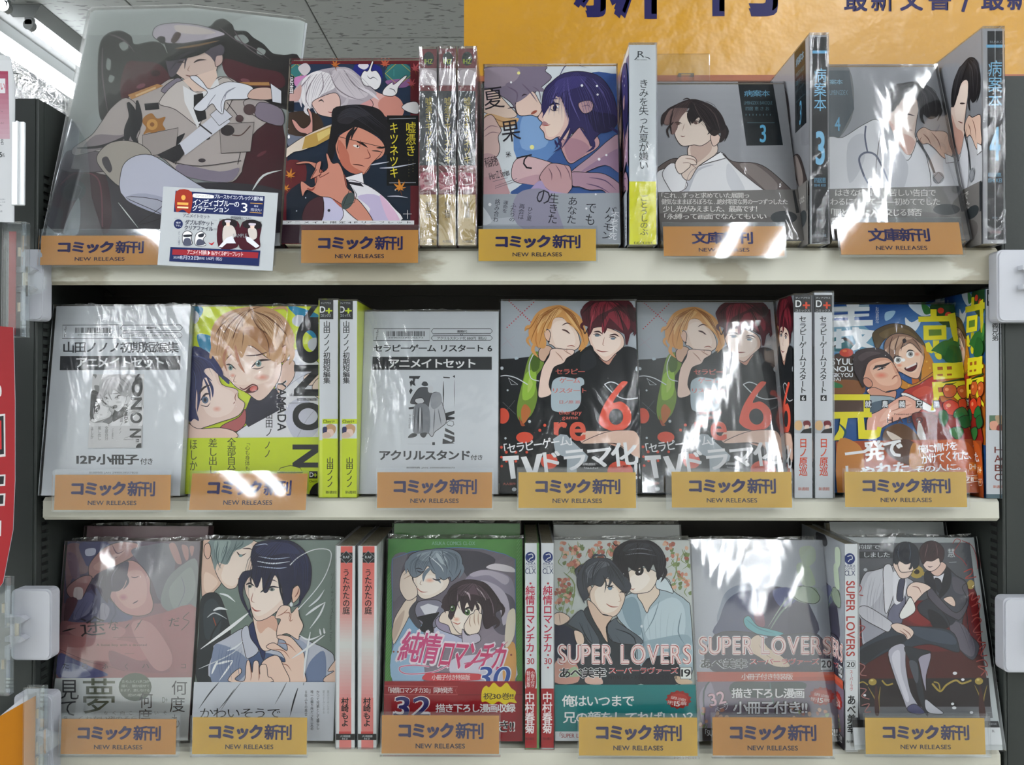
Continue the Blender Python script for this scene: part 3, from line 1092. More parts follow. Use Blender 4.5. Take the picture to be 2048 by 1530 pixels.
A['nono'] = """
@ 360 560 3.06
r cddc3c 10 150 900 1330
s 3b8fb0 60,160 140,170 120,230 60,220
s 2f8fb5 660,160 800,190 870,250 870,430 780,430 700,340 740,260
s cddc3c 700,300 800,340 860,450 780,480 690,470
s 3b8fb0 110,330 220,360 240,460 160,450 120,410
s 3b8fb0 400,170 470,160 440,190
e c9cdd6 78,228 40 44
e c9cdd6 730,250 44 36
e c9cdd6 828,395 46 42
s 2f3566 60,430 200,460 280,560 300,640 200,560 110,620 100,780 50,850
S e5e5ea 600,600 700,430 790,470 870,560 880,970 360,970 420,880 540,820
s cfd0de 640,800 760,720 860,860 800,970 700,970
s d6d8e2 700,480 770,540 760,640 700,600
c a9a9b8 3 860,760 780,850 720,960
c a9a9b8 3 800,560 700,620 620,690
p 343344 440,700 600,660 640,780 420,900 380,850
S b86a6a 260,890 360,840 400,790 400,880 340,930 250,930
S e8cbbd 600,600 640,500 700,500 700,590 650,660 600,690
s c49878 215,300 420,220 650,320 650,500 560,480 420,420 300,480 235,540
S e9cfc2 250,560 300,470 420,400 540,480 620,500 610,600 560,680 510,730 470,735 410,690 350,660 300,610
s f2dccf 300,520 400,430 500,480 580,520 540,620 430,640 330,630
b e8a998 e9cfc2 505,596 50 22
b e8a998 e9cfc2 325,585 18 14
S e4bfae 610,470 630,410 670,400 680,440 650,480 625,505
h 9c6a5c 5 630,470 655,440 665,420
s c9a27c 200,450 190,330 230,240 310,190 420,165 540,170 640,230 700,340 690,420 640,500 650,400 610,410 600,500 540,480 480,420 420,400 380,480 340,420 300,460 260,540 230,500
s dcbb98 260,260 340,200 440,200 400,260 330,330 280,420 240,430
s dcbb98 450,200 560,220 640,320 600,340 520,270
s b58a66 380,300 470,290 560,360 600,430 540,440 460,370 420,340
h 7c5844 5 400,190 300,280 250,400 240,500
h 7c5844 5 420,190 350,290 320,400 340,480
h 7c5844 5 430,190 480,290 580,360 620,440
h 7c5844 5 440,190 540,230 640,320 680,420
h 7c5844 4 380,240 390,340 380,420
h 7c5844 4 310,230 240,300 200,400
h 7c5844 4 500,300 540,380 550,470
h 7c5844 5 430,170 420,200 440,180 520,160
h c9a27c 26 300,300 250,430 262,540
h c9a27c 28 400,280 330,400 345,500
h c9a27c 30 560,330 620,450 600,520
h c9a27c 24 640,330 690,440 670,520
h c9a27c 18 230,330 200,440 185,490
h dcbb98 14 470,260 560,340 590,430
h c9a27c 12 560,180 640,170 660,200
h c08c74 14 340,400 360,500 400,570
h c08c74 12 300,400 270,480 290,560
h 3f3030 10 440,535 490,495 560,490
h 3f3030 8 285,520 310,520 345,548
e 8aa0a0 483,512 18 20
e 2f3a3c 483,512 8 12
e 8aa0a0 312,538 13 16
e 2f3a3c 312,538 6 9
e ffffff 475,505 5 5
h 5a4040 4 440,540 480,545 520,530
h 5a4040 6 405,465 480,460 540,440
s 5a2224 400,690 430,655 470,645 480,670 450,690
e cf6f66 452,665 24 16 -20
h 6b2c2c 6 365,655 395,670 445,640 480,650
h 6b2c2c 4 395,680 430,690 480,670
h b08878 3 345,580 330,620 350,625
S e9cfc4 120,520 170,490 230,560 260,640 350,670 360,720 400,760 360,830 250,870 160,900 110,910 60,860 60,640
s f1dcd2 130,560 200,540 240,640 330,690 340,760 300,820 200,840 140,760
s 2f3566 50,430 160,460 230,530 240,580 190,540 150,560 200,620 150,600 130,700 110,640 100,780 120,860 90,850 60,860 40,700
h 2f3566 18 200,470 250,560 266,610
h 2f3566 14 90,560 120,700 108,810
h 2f3566 12 170,600 200,660 204,720
h 4a5288 6 70,460 170,490 230,560
h 4a5288 5 60,520 100,600 90,720
h 2f3566 10 150,600 180,670 190,740
h 3a2c34 9 120,700 150,660 200,640
h 3a2c34 9 130,740 160,700 190,700
e 5f6f88 158,735 20 22 -20
e 1f2432 158,735 9 12
h 3a2c34 4 130,765 170,775 190,750
h 9c6a5c 4 350,690 340,720 345,745
h a06a5c 4 340,745 330,760
S eacdc0 40,870 110,910 250,905 340,930 330,970 30,970
b e8b0a0 f1dcd2 230,790 34 22
S f0dccf 760,590 840,560 860,600 820,640 780,640
S f0dccf 810,650 860,600 870,720 830,710
H 8a6248 3 12 420,175 260,240 210,470 / 430,180 380,300 330,440
H 8a6248 3 12 430,175 620,230 690,420 / 430,190 480,300 560,440
H 1f2346 3 8 60,440 160,470 230,550 / 60,520 90,600 80,780
T 24262a,5,90 660 290 930 460 O
T 24262a,4,90 690 530 880 700 N
T 24262a,4,90 700 740 870 930 O
T 24262a,4,90 730 130 890 235 N
T e9e9ee,3,90 470 738 780 800 YAMADA
T 2c2b33,2,90 470 742 780 796 YAMADA
V 2c2b33,1 525 800 568 960 山田ノ
T 2c2b33,1 675 695 795 712 山田ノノノ
T 2c2b33,1 715 722 842 740 初期短編集
T 6b6b74,0 668 750 785 757 NONONO YAMADA
# paper_band
p cbdc33 10,968 880,962 890,1340 10,1340
T 24262a,4,90 715 985 855 1170 N
p 24262a 830,1250 880,1245 882,1310 830,1310
T 24262a,5,90 800 1230 960 1400 O
V 5a6028,1 65 975 110 1170 ほしか
V 5a6028,1 180 972 232 1190 差し出し
V 4a5024,1 295 968 345 1190 全部自分
V 5a6028,0 403 980 432 1170 「心も身体も
V 3a3c2a,1 520 985 560 1090 ノノ
P cbdc33 598,1180 620,1150 680,1135 740,1150 755,1180
T 5a6028,0 610 1172 710 1186 早期ｘ１１３
r 2c2b33 793 1170 845 1215
T e9e9ee,2 797 1178 820 1205 D
T cbdc33,3 820 1182 842 1205 +
T 4a5024,1 795 1224 842 1238 Cheri+
"""
def paper_set(ttl, price, body, mini, by):
    return ttl
A['set1'] = """
@ 60 560 3.06
r c2c7cc 60 150 980 1340
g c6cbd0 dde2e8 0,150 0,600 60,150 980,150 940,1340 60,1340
O 33353a 200,277 545,275 543,360 198,358
V 33353a,2 210 285 225 350 【セット】
BAR 278 292 502 325
T 4a4c52,0 290 332 502 340 2990028557820
O 33353a 570,277 920,275 935,292 920,310 570,312 555,295
O 33353a 570,325 920,322 933,340 920,355 568,358 555,340
T 33353a,2 712 285 775 302 書籍代
O 33353a 735,315 742,308 750,315 742,322
T 33353a,1 610 330 878 349 12P小冊子代 330円（税込）
T 2b2d33,3 205 377 912 446 山田ノノノ初期短編集
p 2e3136 186,466 922,464 920,550 183,552
T e9ebee,3 285 475 820 538 アニメイトセット
MINI nono 385 577 705 1028 360 1028 685 1028
T 2b2d33,4 285 1066 668 1130 12P小冊子
T 2b2d33,2 676 1090 752 1130 付き
T 4a4c52,1 362 1172 660 1188 新規特典 JAN 2990028557820
"""
A['set2'] = """
@ 700 560 3.06
r c2c7cc 40 180 910 1340
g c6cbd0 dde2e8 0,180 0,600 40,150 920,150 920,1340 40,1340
O 33353a 147,298 490,298 487,372 143,372
V 33353a,2 158 305 175 365 【セット】
BAR 225 314 452 345
T 4a4c52,0 232 350 448 358 2990028595673
O 33353a 510,298 860,298 872,312 860,328 508,330 498,314
O 33353a 508,342 860,340 872,356 860,370 508,372 497,356
T 33353a,2 655 307 717 323 書籍代
O 33353a 676,335 683,328 690,335 683,342
T 33353a,1 533 347 835 367 アクリルスタンド代 880円（税込）
T 2b2d33,3 145 395 870 440 セラピーゲーム リスタート 6
p 2e3136 139,470 868,470 868,550 136,550
T f2f3f5,3 237 484 768 540 アニメイトセット
p 35373c 362,588 432,588 420,606 362,602
p 35373c 365,625 378,612 388,625 372,655
p 35373c 362,680 372,662 384,675 370,700
p 35373c 385,600 402,600 395,625 402,650 382,640
p 35373c 358,780 392,775 394,790 360,792
p 35373c 570,592 612,595 610,602 572,600
p 35373c 628,590 642,582 642,600
h 35373c 5 572,620 572,780
h 8d9096 3 638,610 640,780
p 35373c 582,815 640,800 640,818 600,835 640,840 640,852 582,860
O 35373c 600,890 590,875 610,860 632,866 636,885 625,895
p 35373c 582,905 638,935 638,950 582,925
p 35373c 578,940 640,960 640,990 612,1002 628,980 578,960
p 35373c 568,970 640,1000 566,1004
V 35373c,1,3 358 822 374 910 HINOHARA
s 4f5258 438,640 450,622 470,625 478,645 455,650
S 5d6066 400,690 430,660 480,662 500,700 490,760 470,780 400,760 370,750
S d9dbe0 400,730 440,722 455,745 430,760 402,750
s d9dbe0 478,655 495,645 510,660 500,690 480,685
S c4c7cd 500,700 540,690 560,740 590,860 560,900 520,930 500,960 470,900 480,780
s a2a5ac 500,700 550,690 562,750 520,790 495,770
s 8c8f96 395,770 480,775 486,930 430,940 385,925
h 44474d 4 400,780 392,925
h 44474d 6 420,780 416,935
h 44474d 5 440,780 442,935
h e6e7ea 6 430,780 428,930
h 6a6d74 4 520,790 510,940
h 6a6d74 4 540,790 560,890
s 35373c 355,962 380,938 412,945 400,960 370,966
s 35373c 430,940 470,935 460,962 440,962
r 35373c 503 993 520 1010
T 8d9096,0 355 1002 495 1006 Presented by Meguru Hinohara
T 35373c,4 180 1042 735 1102 アクリルスタンド
T 35373c,2 738 1070 812 1102 付き
T 4a4c52,1 345 1143 640 1156 新規特典 JAN 2990028595673
"""
A['six'] = """
@ 980 560 3.06
g b4bbc2 aab1b9 0,120 0,480 40,100 930,100 930,500 40,500
p 24272b 40,485 150,480 240,470 300,440 400,470 500,460 560,420 620,400 760,420 930,430 930,1330 40,1330
DOT c4555c 105 290 280 125 14 4
DOT c4555c 118 130 262 268 14 4
DOT b9a0a6 75 400 148 345 12 2
DOT b9a0a6 85 350 145 415 12 2
DOT 84888e 75 830 150 740 14 2
DOT 84888e 80 750 155 820 14 2
DOT 84888e 720 880 860 660 20 2
DOT 84888e 780 620 900 700 18 2
s 7f9a45 240,470 300,440 330,520 280,600 290,720 250,830 180,860 165,780 200,620
s 9fc451 215,580 280,560 270,700 200,730
s b7cf6f 240,600 262,640 230,690
s 55702d 250,480 300,460 300,540 260,560
s c07a4a 190,800 215,760 250,800 230,850 200,880
s a55a3a 175,830 195,870 215,890 190,890
c d9dcdf 5 265,455 240,520 250,600 310,620
S d9b7a2 300,430 340,400 380,420 350,470 330,500 300,480
S edd7c8 350,330 370,250 440,230 520,300 545,350 550,400 520,430 470,440 420,430 380,400 360,390
s f4e2d6 380,280 450,250 510,320 520,390 460,420 400,400
S e6c2ae 330,320 355,305 370,330 360,375 340,360
e 3a2c2c 360,378 6 6
s d9a466 240,290 280,210 340,170 430,155 500,185 560,240 590,340 570,410 540,430 560,370 530,310 480,270 440,230 390,240 370,300 340,300 330,330 345,380 330,420 270,400 240,350
s e8bf84 300,220 380,180 440,190 380,230 320,270 290,330
s e8bf84 460,190 530,230 560,320 540,310 490,250
h d9a466 16 270,290 230,290 212,315
h d9a466 18 560,270 592,370 552,440
h d9a466 15 280,380 262,430 296,475
h d9a466 12 250,340 228,370 250,410
h e8bf84 12 430,200 350,260 335,330
h a8713c 5 420,165 330,220 270,320 250,380
h a8713c 5 430,165 500,230 560,330
h a8713c 4 380,200 330,290 300,400
h a8713c 4 470,200 540,280 580,400
h a8713c 4 300,210 250,290 220,300
h c88a4e 5 290,300 280,370 300,430
h 5a3c38 5 440,280 470,265 500,275
h 5a3c38 7 440,305 465,312 490,330
h 5a3c38 5 470,318 490,330
h a8604e 4 470,408 500,402 520,412
s 57202c 606,250 740,230 866,255 850,340 740,300 620,350
S eed3c4 600,340 620,300 700,290 800,330 820,400 770,450 710,500 660,460 620,410
s f5e2d6 620,340 700,310 790,350 790,410 710,470 650,430
S cf9f8d 640,450 710,500 770,450 760,500 715,520
s 57202c 570,270 560,180 620,125 740,110 850,130 890,200 900,290 860,330 850,360 830,400 820,330 770,290 740,260 700,330 690,290 650,270 610,340 600,290
s 8f3343 620,160 700,135 790,150 720,190 660,220 620,260
s 8f3343 720,210 800,190 860,260 830,320 770,270
s 321419 840,150 890,190 880,260 850,220
h 57202c 16 600,170 565,190 560,225
h 57202c 14 590,250 560,280 572,310
h 57202c 16 880,170 912,220 900,260
h 57202c 16 860,260 892,300 880,345
h 8f3343 18 740,200 700,270 688,330
h 57202c 18 800,240 836,330 838,400
h 57202c 14 640,260 605,310 606,350
h 2f1318 5 640,140 590,180 560,210
h b3525e 5 640,190 620,260 610,320
h 2f1318 5 700,150 690,230 700,310
h 2f1318 5 760,160 800,240 820,330
h 2f1318 5 600,290 580,330 570,290
h 2f1318 5 870,190 900,220 895,180
h 2f1318 5 860,300 880,320 870,340
h 4a2c30 7 635,320 665,318 690,335
h 4a2c30 7 730,340 765,335 790,350
e 7a8a96 655,342 15 7
e 7a8a96 752,360 15 7
h 4a2c30 5 630,335 660,332 680,345
h 4a2c30 5 728,352 755,348 775,358
h b5806c 3 700,350 690,395 700,402
h 9c4f48 5 650,428 685,440 725,438
s 1f2226 480,520 560,440 620,400 650,470 715,525 760,470 820,410 900,430 930,520 930,930 400,930 340,700
s 2d3136 560,460 620,430 650,520 560,560
S eed5c8 360,470 370,430 400,420 450,425 510,430 510,455 470,480 450,510 400,530 380,560 360,640 375,700 300,720 300,640 320,540
h b58c7c 4 400,440 430,470 450,500
h b58c7c 4 450,430 480,450 500,460
h b58c7c 3 470,420 470,440
s b7c5cd 385,620 430,595 490,600 540,610 555,600 572,610 575,640 555,655 556,740 530,790 460,812 400,805 375,780 375,680
e b7c5cd 548,625 26 28
c d5d9de 6 60,590 100,585 160,600 230,640
O c5c9ce 112,600 130,640 170,640
c d5d9de 6 700,640 740,625 790,650 780,710
c d5d9de 6 700,640 760,700 830,730 920,720
e e0604a 78,832 40 48
e e0604a 212,965 52 34
e e0604a 305,920 9 9
e e0604a 335,890 9 9
e e0604a 272,942 9 7
e c9d0d6 242,866 9 9
e c9d0d6 73,540 10 10
e c9d0d6 108,675 6 6
e c9d0d6 905,545 16 18
e c9d0d6 90,970 6 6
s b7c5cd 150,475 165,470 175,482 155,488
S e4c5b4 570,930 700,925 830,915 900,940 920,1060 880,1080 840,1060 780,1010 700,1000 560,1000
s d9ae9c 580,985 700,990 800,1020 700,1010
h a8705c 4 820,950 870,1000 890,1050
h a8705c 4 850,930 900,980 910,1040
h a8705c 4 790,980 840,1030 870,1070
H a8713c 3 10 420,160 300,220 250,340 / 430,165 400,220 350,330
H a8713c 3 8 430,165 520,220 580,380 / 420,160 480,210 560,300
H 2f1318 3 10 640,120 580,190 600,320 / 730,110 720,200 740,270
H 2f1318 3 10 740,110 860,200 870,330 / 700,120 760,200 770,290
T d9796e,1 400 545 580 578 セラピー
T d9796e,1 425 600 550 632 ゲーム
T d9796e,1 385 663 590 692 リスタート
T c96a60,1 425 738 552 758 日ノ原 巡
T d9796e,1 420 800 560 832 therapy
T d9796e,1 440 838 538 860 game
T e06a56,3 390 870 585 985 re
T c05a4c,2 405 1000 550 1028 start
s e8654f 665,860 690,780 740,700 800,628 832,622 838,635 790,690 752,752 800,745 850,785 864,845 840,900 780,926 715,915 676,890
e 2c2f33 770,838 44 50
# paper_band
p 26282b 40,940 360,936 560,1000 700,995 930,1080 930,1330 40,1330
p b5bec5 385,975 430,945 470,950 500,985 560,1040 600,1080 590,1110 530,1140 530,1180 470,1180 470,1090 400,1060
S e4c5b4 560,1000 700,935 830,920 900,940 930,1050 920,1090 880,1080 840,1050 780,1005 700,1000
e e0604a 212,965 52 34
e e0604a 362,1112 52 46
e e0604a 795,1170 78 62
e e0604a 70,1025 9 9
e e0604a 100,1055 9 9
e e0604a 158,1055 9 9
e e0604a 70,1085 8 8
e e0604a 100,1110 8 8
e e0604a 158,1110 8 8
e e0604a 72,1140 8 8
e e0604a 225,1055 8 8
e c9d0d6 95,970 7 7
e c9d0d6 148,1282 14 12
T f0f1f3,2,-8 85 975 500 1040 「セラピーゲーム」
p f0f1f3 77,1080 175,1075 176,1100 145,1103 158,1215 128,1218 112,1106 78,1108
p f0f1f3 188,1085 222,1080 262,1170 285,1068 322,1062 280,1215 240,1215
T f0f1f3,3,-6 325 1015 905 1160 ドラマ化
T e9eaec,1 565 1120 645 1136 深海仙窟画を
T e9eaec,1 575 1145 660 1158 「べんんたい！
T 30201e,1,-6 742 1138 845 1152 シリーズ累計
T f0f1f3,2 880 1120 930 1220 !!
T c9756c,1 78 1240 158 1256 大人気作
"""
A['farm'] = """
@ 1640 560 3.06
r 2f5f98 20 100 1060 1400
g 1f4f94 5f93c0 400,150 500,420 100,140 850,140 850,520 60,520
s dfe6ec 520,230 560,260 620,230 600,290 560,330 530,300
s 9fc0d8 400,200 460,190 440,230 400,250
s cfdbe6 540,150 640,150 700,200 620,220
s 6f9fb8 60,300 200,250 320,330 300,420 60,440
s 4a3a30 60,480 240,470 260,700 60,760
s 8a5a30 60,620 250,620 260,700 70,700
s 2f6f78 60,340 180,380 200,430 60,430
h 3a2c2c 14 70,420 150,360 220,420
e c94a35 160,445 42 26
e e07a50 150,435 14 8
s 2f7a4a 60,620 130,640 130,660 60,655
p c9762c 560,600 800,500 900,560 940,700 960,1000 600,980
s 2c4f30 680,150 850,140 850,260 780,290 700,230
e d24a35 738,188 20 18
e d24a35 785,218 22 22
s 3f7f44 620,150 660,160 680,200 640,210
s 3b6a38 690,420 780,370 860,330 880,480 800,500 730,470
p 9fb8c8 68,165 300,150 300,190 68,200
p dfe5ea 68,168 302,165 302,188 68,192
p dfe5ea 160,150 240,150 235,168 165,168
p d3dde4 68,215 300,205 300,222 68,235
p dfe5ea 68,250 322,245 322,278 68,290
p dfe5ea 170,185 210,185 210,250 170,250
p dfe5ea 60,320 240,300 330,310 330,330 240,335 60,355
p dfe5ea 60,385 140,360 150,380 60,410
p dfe5ea 195,290 235,290 270,380 330,410 300,420 225,400 200,340
s dfe5ea 280,330 320,340 240,420 190,420
p d3dde4 100,300 130,300 130,420 95,420
H 6a4e44 2.5 12 470,335 400,400 420,500 / 560,345 480,400 450,450
H 181216 2.5 10 240,440 225,520 240,620 / 400,430 330,470 280,540
H 8a2420 3 6 560,700 640,800 660,960 / 740,700 840,820 860,980
T e9ecef,3 72,0 0 0 x
T e9ecef,2 68 480 208 520 SYUU
T e9ecef,2 72 528 200 562 NOU
T e9ecef,2 68 570 200 595 GIKYOU
T e9ecef,2 72 598 125 618 DAI
T 6a3030,1 80 470 200 480 DEAR+ COMICS
T e9ecef,0,90 300 205 400 225 ふたりのはたけ
S 5b4a2c 330,390 320,330 370,290 450,268 540,285 600,340 640,400 680,520 640,620 600,600 600,470 560,370 460,330 390,370 350,430
s 6f5c38 360,330 450,290 540,310 590,360 480,330 400,360
s c98b2c 620,400 680,480 700,560 640,640 600,660 620,580
S c98b2c 480,600 560,640 640,600 700,560 660,640 560,670 490,660
e e0b04a 650,500 6 6
e e0b04a 670,540 6 6
e e0b04a 540,648 6 6
e e0b04a 600,636 6 6
S e7c0a8 430,480 440,420 500,380 580,370 620,410 635,470 620,540 600,600 560,600 500,570 450,540
s f0d0ba 450,480 480,420 570,390 610,440 600,540 560,570 490,540
b e59a80 efcfb8 482,524 24 16
b e59a80 efcfb8 590,456 24 18
S 9a7a68 390,440 400,370 460,330 540,340 600,380 630,430 620,450 560,390 520,400 470,440 440,520 420,510
s c4a58e 420,400 480,350 560,360 500,380 450,430
h b3927c 14 430,400 400,450 415,520
h b3927c 14 500,380 470,440 480,480
h b3927c 14 590,380 620,420 628,470
h 5a4038 5 440,350 420,420 430,500
h 5a4038 5 480,340 460,400 450,470
h 5a4038 4 520,350 500,400 490,440
h 5a4038 4 560,360 590,390 620,440
s 33262a 500,370 515,360 525,378 508,390
e f3efec 474,492 26 22 -20
e 9a9a98 474,492 15 15
e 33262a 474,492 6 6
e f3efec 548,458 26 22 -20
e 9a9a98 550,456 15 15
e 33262a 550,456 6 6
h 33262a 6 445,485 460,468 500,475
h 33262a 6 525,445 545,432 575,440
e ffffff 505,492 12 10
S 6a2024 515,540 560,530 588,508 585,540 560,560 530,558
p f2e9e4 520,538 585,508 586,520 526,546
S 3a2c2e 200,500 220,440 290,420 370,425 430,470 440,500 400,480 330,490 290,520 270,560 270,620 260,660 230,600 210,570
s 55474a 230,470 290,440 370,450 300,470 250,500
S dba890 270,570 290,510 340,480 410,480 450,520 470,560 490,600 495,640 470,670 420,680 380,690 320,670 280,640 260,610
s e9bea6 300,540 360,500 420,500 450,560 470,620 420,650 350,630
b e08a74 e4b49c 370,586 46 22
S cf9680 260,610 280,600 310,620 315,650 290,660 265,640
h 2c2022 10 320,550 350,530 385,535
h 2c2022 12 330,530 380,528 430,505
e f0ebe8 370,545 18 8 -15
e 33262a 375,543 7 8
h 2c2022 6 345,555 370,545 400,535
h 8a4a3c 5 435,610 455,590 475,588
h a86a58 4 450,530 475,560 460,570
S d5a08a 280,680 330,660 400,690 460,680 440,740 330,720
S a3b0b8 290,720 340,710 440,720 460,760 300,840 280,800
s 5a6a78 300,760 460,740 480,840 320,850
S b43a2c 500,690 600,640 700,590 720,700 740,800 600,820 560,760
s 9a2c22 700,760 800,760 900,900 920,1000 640,1000 600,860 700,820
s c9503a 560,690 640,650 690,680 600,720
S eceae8 490,700 540,700 700,790 660,810 540,740
S e6b2a0 360,800 480,720 540,720 620,780 560,830 420,880 300,960 280,930 290,840
s eec4b2 400,800 500,740 560,770 460,820 360,870
h b87a68 4 420,810 500,780 560,760
S 7a3026 560,820 700,830 760,900 790,1000 640,1000 590,940
s c9c4c0 600,860 640,960 640,1000 590,960
s 6a4a2c 390,920 480,880 560,920 600,1000 400,1000
s d9ccc0 400,930 440,940 500,980 440,985
p e6dc34 600,225 850,218 855,252 602,258
p e6dc34 675,180 712,180 712,240 675,240
p e6dc34 630,280 770,278 772,365 632,370
p 6a8a3a 662,305 740,303 742,340 664,343
p e6dc34 690,370 728,370 728,440 700,452 690,430
p e6dc34 640,390 665,380 700,440 680,450 650,440
p e6dc34 780,210 825,200 840,300 860,420 830,415 805,330
p e6dc34 735,380 770,380 780,420 760,430
s e6dc34 700,455 735,450 740,485 715,485
p e6dc34 682,512 870,505 875,600 690,612
p b0662c 712,535 745,533 747,552 714,554
p b0662c 770,532 800,530 802,550 772,552
p b0662c 712,572 745,570 747,588 714,590
p b0662c 770,569 800,567 802,586 772,588
p e6dc34 690,560 890,550 892,570 692,580
p e6dc34 680,628 900,618 905,645 715,660 725,720 690,800 672,800 690,720
p e6dc34 720,690 800,684 802,706 722,712
p e6dc34 800,640 835,640 850,720 930,770 925,785 850,750 815,720
p e6dc34 70,702 300,702 300,812 70,820
p 5a4438 70,738 262,738 262,808 70,810
p e6dc34 70,820 310,812 312,842 70,852
p e6dc34 120,850 165,848 140,980 70,985 110,920
p e6dc34 225,845 262,845 270,920 340,920 345,900 372,905 360,960 330,975 230,975
h 1f5a6a 10 110,880 150,930 130,980
s 3b7a3c 740,380 800,370 880,400 830,440 780,470 700,440 680,430
s 4f8f48 850,330 880,340 870,380 840,400
s 2f6a34 790,400 870,440 860,500 760,500
S cf6a35 745,670 770,640 820,650 830,690 800,720 760,715
S cf6a35 830,670 870,645 910,660 905,710 860,725
S d6492c 745,760 790,735 840,760 850,810 800,830 760,810
S d6562c 840,740 880,730 890,780 850,790
e eda06a 770,672 12 10
e eda06a 860,680 12 10
e ec9a70 780,770 14 12
h 2c4a24 8 740,630 800,620 900,600 940,570
h 2c4a24 6 760,640 790,640 830,630
S 2c6a38 720,810 760,800 780,850 750,900 725,860
S 2f7a40 820,800 870,780 900,830 850,850 810,840
S 2c6a38 840,850 900,830 930,880 880,910 850,890
S 3a7a3c 780,920 850,900 870,940 830,980
r 22201f 268 738 310 786
r 22201f 372 738 412 786
r 22201f 475 738 517 786
r 22201f 580 738 622 786
r 22201f 685 738 727 786
T e9ecef,2 270 742 308 783 就
T e9ecef,2 374 742 410 783 農
T e9ecef,2 477 742 515 783 義
T e9ecef,2 582 742 620 783 兄
T e9ecef,2 687 742 725 783 弟
T 5a3030,0 448 818 570 832 Presented by
T 4a2a2a,1 405 842 622 878 H A B O
# paper_band
p a8542a 90,990 700,980 930,975 1010,1340 100,1340
s c98a48 100,1000 200,990 260,1080 240,1340 110,1340
s 5a3a26 390,1000 540,980 600,1060 560,1140 420,1080
s b8803a 560,1000 640,1060 620,1160 540,1140
s c4642c 700,1000 900,1000 960,1200 760,1160
T f0f0f0,4,-7 145 985 500 1110 一発で
T f0f0f0,4,-4 150 1125 540 1200 しゃれた
T f0f0f0,2,-6 590 1000 830 1055 俺に情けを
T f0f0f0,2,-6 610 1055 915 1115 かけてくれた、
T f0f0f0,2,-4 570 1130 850 1175 その人に。
r d9802c 902 1118 960 1170
T f6e6d0,3 922 1128 956 1160 +
T f6e6d0,1 904 1128 920 1160 D
O f0e0d0 870,1205 960,1195 972,1215 960,1232 870,1245
T f0e0d0,1 885 1208 930 1232 711
e e8a06a 945,1212 14 10
"""
A['farm'] = A['farm'].replace('T e9ecef,3 72,0 0 0 x\n', '')
